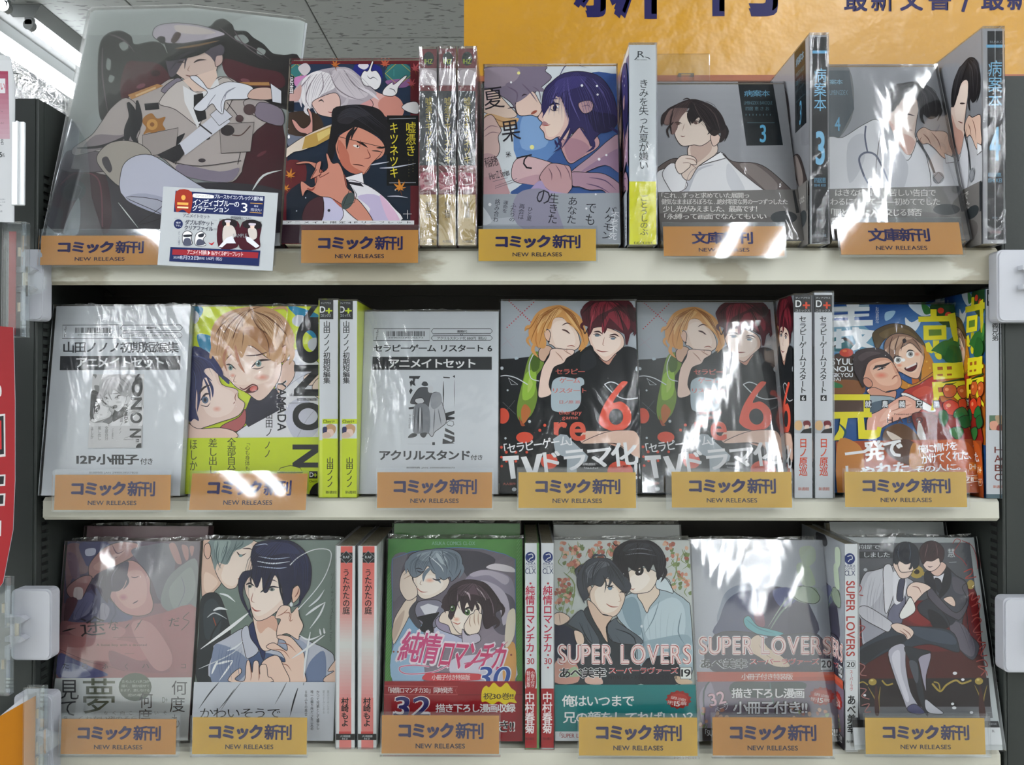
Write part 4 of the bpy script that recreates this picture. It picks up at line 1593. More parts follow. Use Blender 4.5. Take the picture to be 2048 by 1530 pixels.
A['dream'] = """
@ 100 1050 3.1875
r 8d6670 20 60 980 1400
g 54506e 6a5468 100,100 500,300 100,90 960,90 960,500 90,500
s 8a6a70 110,130 190,120 240,200 240,300 150,330 110,420 100,250
s 7c5f72 110,180 170,200 190,330 140,330
s 4b4a78 190,120 330,100 400,160 260,260 220,230
s c9cbdf 230,155 290,150 285,190 232,195
S b98c88 250,260 330,160 440,110 560,120 540,190 460,240 380,280 270,340
s c99f98 280,260 380,200 480,160 420,220 320,290
h 7a5560 6 400,130 430,180 480,160
h 7a5560 6 380,160 400,210 440,200
s 5f5d80 180,480 300,400 400,460 480,520 520,600 300,640 110,640
s 8a8aa6 200,480 280,500 300,560 220,580 150,600
s 9a96ac 330,500 380,530 360,600 300,610
s 77769a 150,520 230,430 280,470 180,600
h 42406a 10 300,470 260,560 160,620
h 42406a 8 400,480 420,560 380,620
S b08283 110,400 200,330 270,330 240,400 200,470 130,460
s e2d5d6 160,400 210,405 205,470 155,465
s 6b4550 110,470 180,480 110,620 90,600
s 75737f 520,160 620,130 760,120 800,250 760,400 700,480 640,330 560,230
s b98c88 760,130 800,120 840,230 830,250 800,230
s b98c88 840,130 880,140 885,210 865,220
s b98c88 890,140 920,140 905,200
s 8f9696 720,420 760,330 850,250 940,230 940,520 860,560 760,550 710,500
s 9da5a3 760,420 820,330 900,270 930,380 900,480 800,540
c 75798a 3 840,330 860,420 820,520
S c99a96 380,440 400,360 470,240 540,230 600,280 640,350 640,420 660,500 640,560 560,580 480,560 420,510
s d4aaa4 420,420 500,300 590,300 620,400 600,500 500,530
b bb8084 cf9f9a 470,460 30 22
s 4a3a55 280,340 340,290 420,260 500,230 500,290 480,380 440,420 380,430 370,500 320,430
s 61507099 0,0 0,0
h 4a3a55 14 300,320 270,380 300,450
h 4a3a55 12 400,400 380,450 396,490
h 4a3a55 12 480,300 500,360 470,410
h 6a5a78 6 340,320 320,400 350,470
h 6a5a78 6 440,260 400,330 400,400
h 4a3040 5 520,330 545,335 570,325
h 4a3040 5 530,500 550,490 565,480
s a77074 60,640 180,620 400,620 560,600 720,560 940,530 920,970 60,970
s bb8888 120,640 300,630 460,650 480,690 400,740 300,740 150,700
s b97f80 70,700 250,720 500,740 640,800 600,860 380,870 200,850 70,800
s 9a6670 380,800 480,830 560,860 700,880 760,940 500,930 400,900
s c29292 520,640 640,620 760,780 780,880 720,930 640,880
s ad7478 720,580 920,540 900,900 800,920 780,780
s 55558a 60,820 150,850 260,900 370,960 60,970
s 7f84a8 100,880 200,900 260,960 80,965
c 8a5a62 4 60,790 250,870 380,900 480,930
h 241d24 7 82,678 170,655
H 3a2c45 3 12 340,290 290,340 330,470 / 480,240 420,320 400,420
H 4a4870 3 8 220,470 160,560 140,620 / 420,470 440,560 480,620
T 241d24,0,-6 195 580 355 705 途
T 241d24,0,-8 375 605 440 670 な
h 241d24 5 510,625 480,660
h 241d24 5 590,600 540,675
h 241d24 5 560,630 580,625
T 241d24,0,-4 760 590 830 645 だ
c 241d24 4 890,555 850,595 890,615 840,670
T 4a2c34,1 300 755 620 775 A loose boy with a devoted
l 6a4850 2 405,714 600,714
l 6a4850 2 480,818 540,818
T 2c2028,0 85 880 125 915 た
T 2c2028,0 210 880 245 915 ら
T 2c2028,0 335 882 375 915 ふ
T 2c2028,0 480 880 500 920 く
T 2c2028,0 590 885 635 910 ハ
T 2c2028,0 838 885 868 912 コ
# paper_band
p d3d7d6 30,975 960,968 960,1400 20,1400
e 5f6a5a 548,1030 105 90
T c9d0c6,1 465 985 640 1005 たらふくハネコが
T c9d0c6,1 460 1014 640 1033 描く、闇か返せて
T c9d0c6,1 455 1042 640 1060 ままず、激しなける
T c9d0c6,1 500 1072 600 1090 恋の戦
T 5a6048,1 215 975 420 1200 夢
T 26262a,0 65 985 190 1110 見
T 26262a,0 75 1120 170 1215 て
T 26262a,0 575 1065 660 1165 何
T 26262a,0 565 1170 655 1260 度
T 26262a,0 780 990 878 1080 何
T 26262a,0 768 1090 865 1190 度
T 26262a,0 780 1205 830 1290 も
T 5a6058,0 350 1185 375 1205 な
T 5a6058,0 403 1185 425 1205 く
T 5a6058,0 455 1185 480 1205 向
T 5a6058,0 510 1185 530 1205 こ
T 5a6058,0 672 1185 695 1205 い
T 5a6058,0 725 1182 750 1205 そ
T 8a9088,2 720 1095 755 1130 D+
T 5a6058,0 190 1215 560 1245 くれない夜のそら
T 26262a,1 90 1215 120 1250 あ
r c9cfd0 20 1260 90 1400
"""
A['dream'] = A['dream'].replace('s 61507099 0,0 0,0\n', '')
A['shrug'] = """
@ 380 1050 3.1875
r 7f8d87 30 90 1000 1400
g 87958f 78867f 0,100 0,1000 40,90 960,90 960,1010 40,1010
S e2c4b2 80,110 150,100 160,200 200,300 200,370 160,420 110,470 75,440
s f0d8c8 100,300 180,360 120,430 90,400
S efd9ca 140,100 410,100 418,160 395,230 405,280 370,300 345,340 310,370 290,400 240,405 190,350 150,250
s f6e6da 300,120 400,130 380,230 340,320 270,390 200,320
s 8c9c9c 130,95 400,95 330,150 280,170 240,250 180,240 160,290 140,200
s a4b4b2 160,100 260,100 230,180 200,240 170,200
h 68787a 6 180,100 170,200 200,280
h 68787a 6 240,100 230,170 180,290
h 68787a 5 300,100 280,160 230,250
h 68787a 5 340,100 330,130 260,170
S e5c2b0 95,130 120,115 135,150 130,200 110,215 92,180
h 5a4440 7 300,170 325,195 360,180
h 5a4440 5 335,150 380,150 400,160
e 8aa0a0 325,195 12 9
h b5705f 6 305,345 330,335 350,340
h a87868 4 395,230 405,278 375,295
S 30373c 70,480 140,430 200,470 260,680 230,760 280,1000 50,1000 60,700
s 3f484e 90,520 150,470 200,560 180,700 100,720
l a5553a 6 150,590 170,650
h 20262a 8 200,600 140,700 130,800
S c4c8d4 230,720 330,660 400,650 480,700 700,710 760,740 870,790 920,850 860,1000 170,1000 150,800 160,760
s 8e9ab4 150,790 200,760 330,820 380,900 300,1000 140,1000
s 55688c 380,820 470,810 620,860 700,1000 560,1000 400,940
s 7d8cab 760,880 850,800 870,900 850,1000 740,1000
s d4d6de 340,690 400,780 360,850 330,760
s a9b2c6 560,720 700,730 760,800 700,900 600,820
S 2e3a66 375,650 420,610 430,700 480,770 470,860 440,790 390,720
S f0d9ca 400,570 430,610 520,580 560,640 560,760 500,800 460,790 430,720
s e2b9a5 430,610 540,580 560,680 500,650 450,690
S c9ccd8 330,680 370,640 390,720 440,800 370,850 350,800
S f2ddd0 350,380 360,320 420,280 560,300 640,380 650,470 610,520 570,540 500,590 440,610 410,590 390,530 380,480 360,440
s f8e9de 380,380 450,330 560,340 600,440 540,520 440,580 400,520
S e8c4b0 655,480 650,420 685,385 710,400 700,450 680,480 660,495
h 8a5040 5 670,460 690,430 695,400
S 26294a 310,370 340,300 400,280 390,200 420,120 520,95 640,100 730,160 775,260 770,380 740,440 700,490 705,420 690,385 660,400 640,490 600,510 590,420 570,360 540,320 500,420 470,420 460,330 430,400 400,340 380,330 350,380 340,450 380,560 330,480
s 3a3e66 420,160 520,110 640,120 700,180 600,180 480,200
h 14162c 7 400,290 390,350 400,390
h 14162c 9 520,300 480,400 450,430
h 14162c 9 560,300 580,420 600,500
h 26294a 12 640,420 640,470 600,510
h 26294a 10 710,440 700,500 660,520
h 26294a 9 390,530 380,560 400,600
h b9c4dd 5 440,200 540,215 640,205
h dfe6f0 6 430,230 530,245 640,232
h b9c4dd 4 420,130 480,120 500,128
h b9c4dd 5 430,262 560,275 620,268
h 2c2430 8 360,380 385,370 415,390
h 2c2430 8 490,405 530,392 575,400
e 8f9a94 385,390 13 10
e 8f9a94 525,410 18 11
e 2c2c34 385,390 6 8
e 2c2c34 525,410 7 9
h 3a2c34 4 480,370 530,350 560,365
h b5655a 6 395,520 420,545 455,545
h b58272 4 405,430 395,480 415,495
S f0d6c6 570,530 600,510 640,520 650,560 690,520 700,580 725,640 700,700 690,730 620,690 560,710 560,650 580,600 545,590
h a8705c 4 600,560 640,560 630,600
h a8705c 4 650,560 640,610 660,600
h a8705c 4 560,580 600,560 630,530
e dfe3e6 648,505 10 14
S eed1c0 490,770 540,750 620,800 610,740 560,720 570,700 640,710 690,760 730,820 735,940 740,1000 640,1000 600,900 540,880 550,860 610,870 580,810 510,790
h a8705c 4 560,750 630,760 680,810
h a8705c 4 560,880 620,890 650,930
h a8705c 4 530,790 600,800 640,850
S efd2c1 540,1000 460,900 490,850 560,830 600,900 640,1000
S f0d6c6 260,960 320,910 330,940 290,980 350,990 360,900 370,860 385,870 400,940 410,870 440,870 450,950 450,895 490,890 500,960 520,970 515,1000 270,1000
h a8705c 4 385,880 395,950 390,990
h a8705c 4 440,890 445,960 440,990
S efd2c1 860,970 920,930 880,930 920,870 960,830 960,1000 860,1000
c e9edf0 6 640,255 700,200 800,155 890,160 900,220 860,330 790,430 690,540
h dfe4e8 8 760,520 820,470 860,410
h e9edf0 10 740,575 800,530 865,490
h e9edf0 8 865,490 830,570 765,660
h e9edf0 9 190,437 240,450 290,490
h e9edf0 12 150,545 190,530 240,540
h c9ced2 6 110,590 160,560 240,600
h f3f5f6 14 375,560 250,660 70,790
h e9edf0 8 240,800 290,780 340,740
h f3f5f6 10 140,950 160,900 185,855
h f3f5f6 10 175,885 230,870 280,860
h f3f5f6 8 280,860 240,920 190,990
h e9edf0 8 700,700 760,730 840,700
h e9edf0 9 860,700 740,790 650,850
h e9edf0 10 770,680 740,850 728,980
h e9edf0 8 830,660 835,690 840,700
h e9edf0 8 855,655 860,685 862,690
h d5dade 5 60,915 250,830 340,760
H 12142a 3 14 520,100 370,220 340,480 / 640,105 560,260 540,330
H 3c4270 3 12 640,105 750,200 760,400 / 600,110 660,260 660,400
H 68787a 3 10 160,100 150,200 180,280 / 360,100 290,170 240,240
H 6a7a9c 3 8 200,740 180,860 200,990 / 340,800 320,900 330,990
V 59635f,0 900 300 918 570 ツノナツメ
T 59635f,0,90 815 650 985 665 Natsume Tsuno
# paper_band
r d3d7de 20 998 960 1400
h 55585e 6 190,1000 130,1070 60,1170
h 77797e 4 330,1000 260,1090 200,1180
h 55585e 4 290,1040 240,1110 190,1170
h 77797e 5 620,1000 590,1060 545,1140
h 33353a 7 692,1035 665,1120 640,1220
h 99a0a6 5 730,1000 728,1010 725,1020
T 1f1f24,0 70 1165 580 1225 かわいそうで
V 2c2c34,1 735 1050 752 1215 ８年ふりの再会
V 2c2c34,1 773 1050 790 1305 唯一の頼り所だった二人の
V 2c2c34,1 810 1050 828 1300 かつて兄弟として暮らし
V 9aa0a6,0 850 1050 862 1200 闇のすみにある
V 9aa0a6,0 878 1050 890 1200 闇のすみにある
"""
A['green30'] = """
@ 740 1050 3.187
g 4f8a4a 72aa5e 100,100 900,1000 60,60 1000,60 1000,1400 60,1400
DIAG 86b878 100 100 960 990
g 5f5c66 9a8f9c 300,200 700,800 143,215 260,170 420,148 560,143 720,150 860,185 928,218 930,1000 140,1000
s 77747e 140,215 240,180 200,300 240,380 180,460 145,470
s 4d4a55 240,170 420,155 560,160 700,170 800,220 740,290 640,340 600,300 500,170
s 9b94a6 600,360 660,300 780,290 900,340 920,480 860,560 800,480 740,400 660,360
s bdb5c4 640,310 740,285 880,330 860,380 760,320 660,330
s dcd6dc 740,270 800,245 900,265 925,300 820,290
s 6a6472 760,420 880,440 925,500 925,620 860,700 780,640
s c2bac9 700,360 800,380 870,450 890,560 850,640 820,520
O 5c86b8 143,998 143,215 260,172 420,150 560,143 720,152 860,186 926,218 930,998
s 8fb0cc 180,560 260,600 340,660 320,1000 150,1000
s a5c3dc 150,780 300,700 340,1000 150,1000
s c2c6dc 420,640 540,640 620,700 560,780 430,760
s d8d6e4 520,860 700,820 880,800 920,990 560,990
s e4b070 860,780 925,760 925,990 850,990
S e6d6c6 150,620 200,520 240,470 300,460 260,560 210,660 150,760
s cdb8a8 150,640 220,540 200,640 150,740
s 55535c 250,540 300,480 330,520 320,660 260,600
S 8d8b9c 300,500 340,480 440,480 480,540 440,600 420,650 340,640 290,560
p dfdfe6 320,520 370,500 440,520 420,560 350,570
S 26262e 300,590 350,575 420,560 440,560 400,620 400,680 320,670 340,620
S f0e4d8 275,330 300,260 420,270 500,340 500,380 470,420 400,460 340,470 300,430
s f6ede4 300,340 400,320 470,370 420,430 340,440
b eebda8 f4e8de 382,352 34 18
S ebdccf 190,360 210,300 260,260 290,290 270,340 300,400 300,450 240,480 195,420
h b89c8a 4 215,320 250,290 270,300
h b89c8a 4 215,345 260,320 270,330
S 7d8996 235,260 250,200 300,170 380,155 500,150 570,180 590,240 570,310 520,360 510,330 470,350 430,320 400,300 370,260 340,300 300,330 270,330 250,300
s 9aa7b2 300,190 400,165 500,170 420,210 340,230
s b4c0c8 420,180 480,200 500,260 450,240
h 7d8996 16 300,190 238,240 232,310
h 7d8996 16 400,260 350,310 340,360
h 7d8996 18 470,250 430,320 452,370
h 7d8996 14 560,220 592,280 566,340
h 5c6874 6 330,180 290,250 300,320
h 5c6874 6 400,160 380,220 420,300
h 5c6874 6 460,160 480,240 530,330
h 5c6874 5 540,180 560,240 540,320
h 8896a2 7 430,170 500,260 490,330
h dfe6ea 4 370,190 450,260 470,300
h 3a3a44 6 300,290 325,300 345,292
h 3a3a44 7 400,340 430,350 460,338
h 3a3a44 5 290,280 310,275 340,285
h b5655a 4 300,400 330,425 370,425
h b59a88 3 330,350 320,375 335,380
S a79db4 420,600 500,560 560,640 600,720 540,700 440,660
S f0e2d4 440,600 460,560 500,545 510,580 560,640 590,690 570,700 520,690 500,640 450,620
S f5e8dc 505,560 520,500 600,470 700,500 710,560 690,620 640,650 600,680 570,690 530,640
s fbf2e8 540,560 600,520 680,560 640,630 580,660
b f0bea8 f8ecde 552,600 26 18
S 43333a 480,470 520,390 600,350 680,352 750,380 820,470 840,530 800,560 810,620 780,640 740,660 720,610 720,540 680,480 650,550 620,490 590,550 570,480 540,560 520,600 500,580 510,540 480,540
s 6a5660 560,400 640,370 720,400 760,470 660,440 580,450
h 43333a 18 540,400 474,480 482,560
h 43333a 16 790,460 850,530 836,590
h 43333a 16 770,560 820,620 790,660
h 43333a 15 600,480 596,540 610,570
h 43333a 14 660,470 690,530 668,560
h c9b8c0 8 600,420 630,440 640,480
h c9b8c0 6 680,400 720,440 740,480
h 8a7682 5 560,420 560,500 580,540
h 8a7682 5 740,420 780,500 790,580
h 2c2026 7 560,480 540,540 515,560
h 2c2026 8 820,490 850,530 820,540
h 43333a 10 480,500 460,520 500,540
h 2c2026 8 505,525 525,510 550,515
h 2c2026 9 600,540 630,525 660,535
e 5a7a4a 527,530 15 19
e 1f2a1f 527,530 7 10
e 5a7a4a 622,555 17 20
e 1f2a1f 622,555 8 11
e ffffff 522,522 5 5
e ffffff 616,546 5 5
h c0604e 4 525,615 560,630 580,618
h c9a08c 3 540,570 535,585 545,590
S f2e4d6 600,640 620,600 640,570 660,560 670,540 690,540 700,560 715,570 710,620 700,670 680,690 640,700 610,680
h b89880 4 640,580 635,620 645,650
h b89880 4 665,560 665,610 675,640
h b89880 4 690,560 690,610 695,640
S c9c2d0 590,660 620,700 690,690 700,740 600,760
s e6dccc 880,560 925,540 920,700 870,780 860,700
H 5c6874 3 12 380,160 260,230 250,320 / 440,155 380,240 350,310
H 5c6874 3 10 450,155 570,200 560,320 / 430,160 470,240 480,340
H 2c2026 3 12 640,355 500,430 500,560 / 680,355 610,450 600,540
H 2c2026 3 12 690,360 820,460 800,600 / 650,360 690,450 730,600
T 8cb49c,1 395 105 670 128 ASUKA COMICS CL-DX
T f0e6ee,5,5,0.18 165 660 440 890 純情
T d05a8c,3,5,0.18 180 680 430 875 純情
T f0e6ee,5,4,0.2 430 725 850 930 ロマンチカ
T d0527e,3,4,0.2 438 738 842 920 ロマンチカ
c e9e4ec 12 380,900 280,890 190,905 230,945 400,935 500,890
c d0688e 6 380,900 280,890 190,905 230,945 400,935 500,890
h d0688e 10 600,880 740,850 880,740
s d0525a 355,945 400,940 690,945 692,985 360,988
T f2e6e6,1 395 950 640 985 小冊子付き特装版
T f2f2f6,4,0,0.25 665 895 880 1035 30
T 3f5fa8,1,0,0.25 672 900 876 1030 30
e 9a5a4a 152,806 6 6
e 9a5a4a 180,806 6 6
e 9a5a4a 900,826 7 7
# paper_band
r 9f2530 40 992 1000 1260
r a02a34 40 1070 1000 1400
l 6f1620 3 60,1080 1000,1078
O c96a6a 95,1022 560,1025 545,1050 560,1078 90,1078
T f2e9e9,1 120 1030 528 1068 「純情ロマンチカ30」同時発売
s e8d02c 715,1050 740,1020 760,1030 790,1000 830,1030 870,1000 900,1035 930,1060 920,1100 935,1130 890,1125 860,1140 820,1120 780,1140 740,1120 712,1120
T 3a2c24,1 722 1066 915 1108 祝30巻!!
T f2e9e9,5,0,0.1 145 1085 385 1220 32
T 3c3c78,2,0,0.1 150 1090 380 1225 32
T f4f0f0,3 420 1135 928 1190 描き下ろし漫画収録
T f4f0f0,3 480 1215 740 1300 小冊子
T f4f0f0,4 820 1240 925 1315 き!!
T 2a2426,1 828 1246 918 1310 き!!
"""
A['lov19'] = """
@ 1080 1050 3.188
g cfd3d0 bfc8c4 300,100 300,760 70,90 980,90 1010,1020 70,1020
FLOR 130 100 250 210
FLOR 310 110 400 210
FLOR 120 330 190 430
FLOR 180 220 250 270
FLOR 760 110 960 230
FLOR 800 290 960 400
FLOR 95 400 200 520
FLOR 430 110 500 190
h 8a9a6a 6 150,300 220,380 200,540
h 8a9a6a 6 330,150 350,210 330,240
h 8a9a6a 6 880,180 870,300 940,360
S 3b4248 75,640 140,620 240,600 300,520 340,560 600,680 640,760 640,1010 75,1010
s 2c3046 85,660 160,640 240,700 260,800 100,900 85,800
S b2c4cc 520,470 620,430 700,520 760,340 820,350 850,420 930,480 960,560 950,1000 640,900 600,720 500,600 490,540
s c6d6dc 700,540 840,460 920,540 900,740 720,760 660,640
s 93a9b4 520,500 600,460 640,560 640,700 560,640
s a2b6c0 640,760 760,720 940,700 940,800 700,880
h 7c919c 5 640,640 660,760 640,900
h 7c919c 5 900,560 880,680 920,760
h 7c919c 4 760,480 720,600 660,700
e dfe7ea 648,645 9 9
S e9d9c8 620,440 700,380 740,380 760,440 700,520 680,560 650,500
S d3e0e4 745,340 800,340 850,430 800,420 740,400
S f0e4d6 540,370 560,300 640,270 740,300 740,360 700,420 640,435 590,435 550,400
s f7eee4 570,340 650,300 700,340 660,400 600,420
S 26242a 465,210 480,150 560,100 680,95 760,140 800,220 790,290 750,350 740,300 720,250 690,300 660,260 600,290 560,270 570,370 540,400 520,340 500,280 470,240
s 403f48 520,140 620,110 700,130 640,160 560,180
h 26242a 16 500,150 470,230 476,290
h 26242a 16 770,250 800,300 768,365
h 26242a 14 640,250 650,290 640,320
h 26242a 12 560,240 545,290 556,330
h 15141a 8 560,110 500,180 500,270
h 15141a 8 620,110 620,200 590,290
h 15141a 8 700,120 740,220 740,330
h 15141a 5 460,110 480,130 500,125
h 8a8a94 4 560,160 640,150 720,165
h 8a8a94 4 540,190 640,180 740,195
h 26242a 10 540,380 550,420 530,440
e 2c2024 525,320 12 15
e 2c2024 625,305 20 17
e ffffff 530,312 4 4
e ffffff 632,298 6 5
h 1c161a 6 600,295 630,284 655,295
h b5705f 4 570,400 590,410 605,402
h c9a890 3 560,340 545,375 560,380
S ead3c0 290,400 300,370 320,380 340,430 330,470 300,450
S ecd9c8 320,420 400,340 500,370 540,440 530,500 500,560 460,585 420,570 360,560 330,500
s f5e9dc 350,420 440,360 500,430 500,520 430,560 370,520
S e2c8b4 300,480 340,500 400,570 460,585 420,650 430,750 360,640 320,560
S 4c5058 235,360 250,290 310,220 400,210 460,230 540,330 560,400 540,430 500,400 470,370 430,330 390,390 340,380 300,400 310,450 280,480 250,430
s 6e737c 290,280 370,230 450,250 380,280 320,340
h 4c5058 14 270,250 232,290 240,340
h 4c5058 14 300,400 270,440 282,500
h 4c5058 16 540,330 570,390 545,450
h 4c5058 13 420,300 450,350 430,400
h 4c5058 10 330,220 350,190 400,200
h 32353c 6 300,240 270,320 280,420
h 32353c 6 380,220 340,290 330,380
h 32353c 6 430,230 480,300 540,400
h 9aa0aa 4 350,240 310,300 300,370
h 32353c 6 400,320 420,370 410,430
h 4c5058 7 420,210 400,190 330,200
h 3a3438 6 420,380 445,390 470,382
h 3a3438 5 505,430 520,425 535,435
e 7f9ab0 445,402 14 12
h 1c161a 6 425,398 448,390 470,400
h b5705f 5 420,500 455,520 500,520
h c9a890 3 500,440 515,480 495,485
S 5b646c 180,620 260,540 300,600 380,740 320,760 260,680 190,640
S 636c74 430,640 490,590 500,620 640,720 630,760 460,740
h 2c3238 5 250,620 300,720 340,760
h 2c3238 5 480,660 600,720 620,900
S e9d2c0 85,620 90,570 120,555 150,560 190,590 170,620 120,640
h b08c7c 3 120,560 125,600 130,630
S e9d2c0 220,670 270,690 280,750 240,760 220,710
s d7a89a 100,870 180,850 240,900 240,1000 90,1000
s b5c9a8 150,960 220,900 260,960
s e2c0b2 290,970 360,940 400,1010 300,1010
s 33363e 680,850 860,850 880,1010 640,1010
s d9c2a8 860,960 960,990 960,1010 880,1010
H 101014 3 12 620,98 490,180 500,290 / 680,98 620,200 600,280
H 45454e 3 12 680,98 790,180 780,320 / 640,100 690,180 700,270
H 32353c 3 12 400,215 280,280 290,440 / 430,220 380,290 340,370
H 32353c 3 10 420,215 520,310 550,410 / 420,225 430,300 440,350
H a0b4be 2 6 600,560 640,700 640,880 / 900,520 860,700 900,860
H 3a424a 3 6 240,620 260,760 240,900 / 460,660 540,760 560,900
T f2efee,5 110 755 965 890 SUPER LOVERS
T b5453f,3 118 762 960 884 SUPER LOVERS
T f2dfdc,0 122 766 956 880 SUPER LOVERS
T f2f2f2,5 118 905 425 978 あべ美幸
T 1f2026,3 124 908 420 974 あべ美幸
T f2f2f2,4 436 905 882 948 スーパーラヴァーズ
T c03438,2 440 908 880 945 スーパーラヴァーズ
T 2a2a30,1 436 958 875 984 MIYUKI ABE • ASUKA COMICS CL-DX
P e9ece9 892,905 962,905 964,980 894,980
T 1f2026,2 898 918 958 966 19
# paper_band
p 2f8b8c 80,1015 1010,1015 1020,1315 85,1315
p dfe3e6 80,1312 1020,1312 1020,1400 80,1400
T f4f7f7,2 138 1080 598 1155 俺はいつまで
T f4f7f7,2 145 1185 970 1260 兄の顔をしてればいい？
BADGE 880 1110 1
T a8343a,1 125 1320 245 1352 「SUPER L
T a8343a,1 850 1320 990 1352 LOVERS」
"""
A['lov20'] = """
@ 1360 1050 3.187
g c5cad2 b6bcc8 300,100 300,900 60,90 960,90 1000,960 60,960
s 4b4c52 370,110 450,100 560,100 610,140 560,170 470,160 400,180
h 2f2f36 8 460,120 420,170 390,260
s 9aa3b4 300,420 380,380 460,380 500,430 500,640 250,640 260,500
s 5a5f80 250,600 300,480 400,420 490,440 520,600 480,720 220,700
s 4a4560 520,440 600,390 760,440 840,540 870,700 560,720
s 6a6f9a 590,420 700,400 740,480 640,520
s 3e3a58 700,520 820,520 860,640 860,700 700,700
s 8a5068 470,560 520,540 540,640 490,640
s 9db09c 700,440 760,400 860,400 880,470 820,500 740,480
S b8c8b4 720,420 760,390 840,400 890,460 860,500 780,490 730,460
s c4d2be 740,260 800,240 840,300 860,380 780,380
s c9d6c4 760,150 850,140 860,230 790,260
h 7c9284 8 730,470 640,560 560,690
h 9aac9c 6 790,380 680,470 560,650
S 5fb0b8 405,600 440,580 490,640 560,660 660,690 600,710 520,700 480,690 420,650
h 3f8c98 6 420,600 500,660 600,690
S 4a4658 220,700 480,690 500,760 560,720 880,700 900,930 210,930
S e3d0bc 440,740 500,700 560,780 640,830 700,900 600,900 500,840 440,800
h b89c84 4 500,760 540,820 600,860
T f2efee,5 115 705 965 830 SUPER LOVERS
T b5453f,3 122 712 960 824 SUPER LOVERS
T f2dfdc,0 126 716 956 820 SUPER LOVERS
T d5d9dc,5 122 848 432 918 あべ美幸
T 3a3c42,3 130 850 428 914 あべ美幸
T f2f2f2,4 440 848 888 890 スーパーラヴァーズ
T c03438,2 445 850 885 888 スーパーラヴァーズ
T 3a3c42,1 440 902 880 925 MIYUKI ABE • ASUKA COMICS CL-DX
P d9dde0 892,850 966,850 968,925 894,925
T 1f2026,2 898 862 962 908 20
# paper_band
g 8a7c8e 6e6874 500,990 500,1400 60,985 1010,985 1060,1400 60,1400
s a79cb0 120,1100 160,1020 200,1010 240,1200 200,1300 150,1300
s 4e5a5c 340,1000 560,1000 780,1000 780,1050 600,1100 340,1080
h 4a545c 8 220,960 150,1060 160,1280
h 6a8a84 8 570,1000 580,1080 600,1150
FLOR 700 1150 960 1290
FLOR 120 1150 300 1290
p c05a44 105,935 985,935 990,990 110,998
p d06a50 500,935 985,935 990,965 500,968
T f2e6e0,1 388 945 716 985 小冊子付き特装版
T 4a3c44,5,-14 178 1060 290 1150 32
T eec8d4,2,-14 182 1064 286 1146 32
T f2f2f4,1,-20 215 1145 308 1185 ページ
T 3a363c,5 322 1035 792 1105 描き下ろし漫画
T f4f4f6,3 325 1038 788 1102 描き下ろし漫画
T 3a363c,5 330 1118 812 1205 小冊子付き!!
T f4f4f6,3 334 1122 808 1202 小冊子付き!!
p 3a363c 60,1292 1050,1292 1060,1400 60,1400
T f2f2f4,1 158 1298 205 1340 「SU
T f2f2f4,1 940 1298 1000 1340 S!!
BADGE 900 1090 0
"""
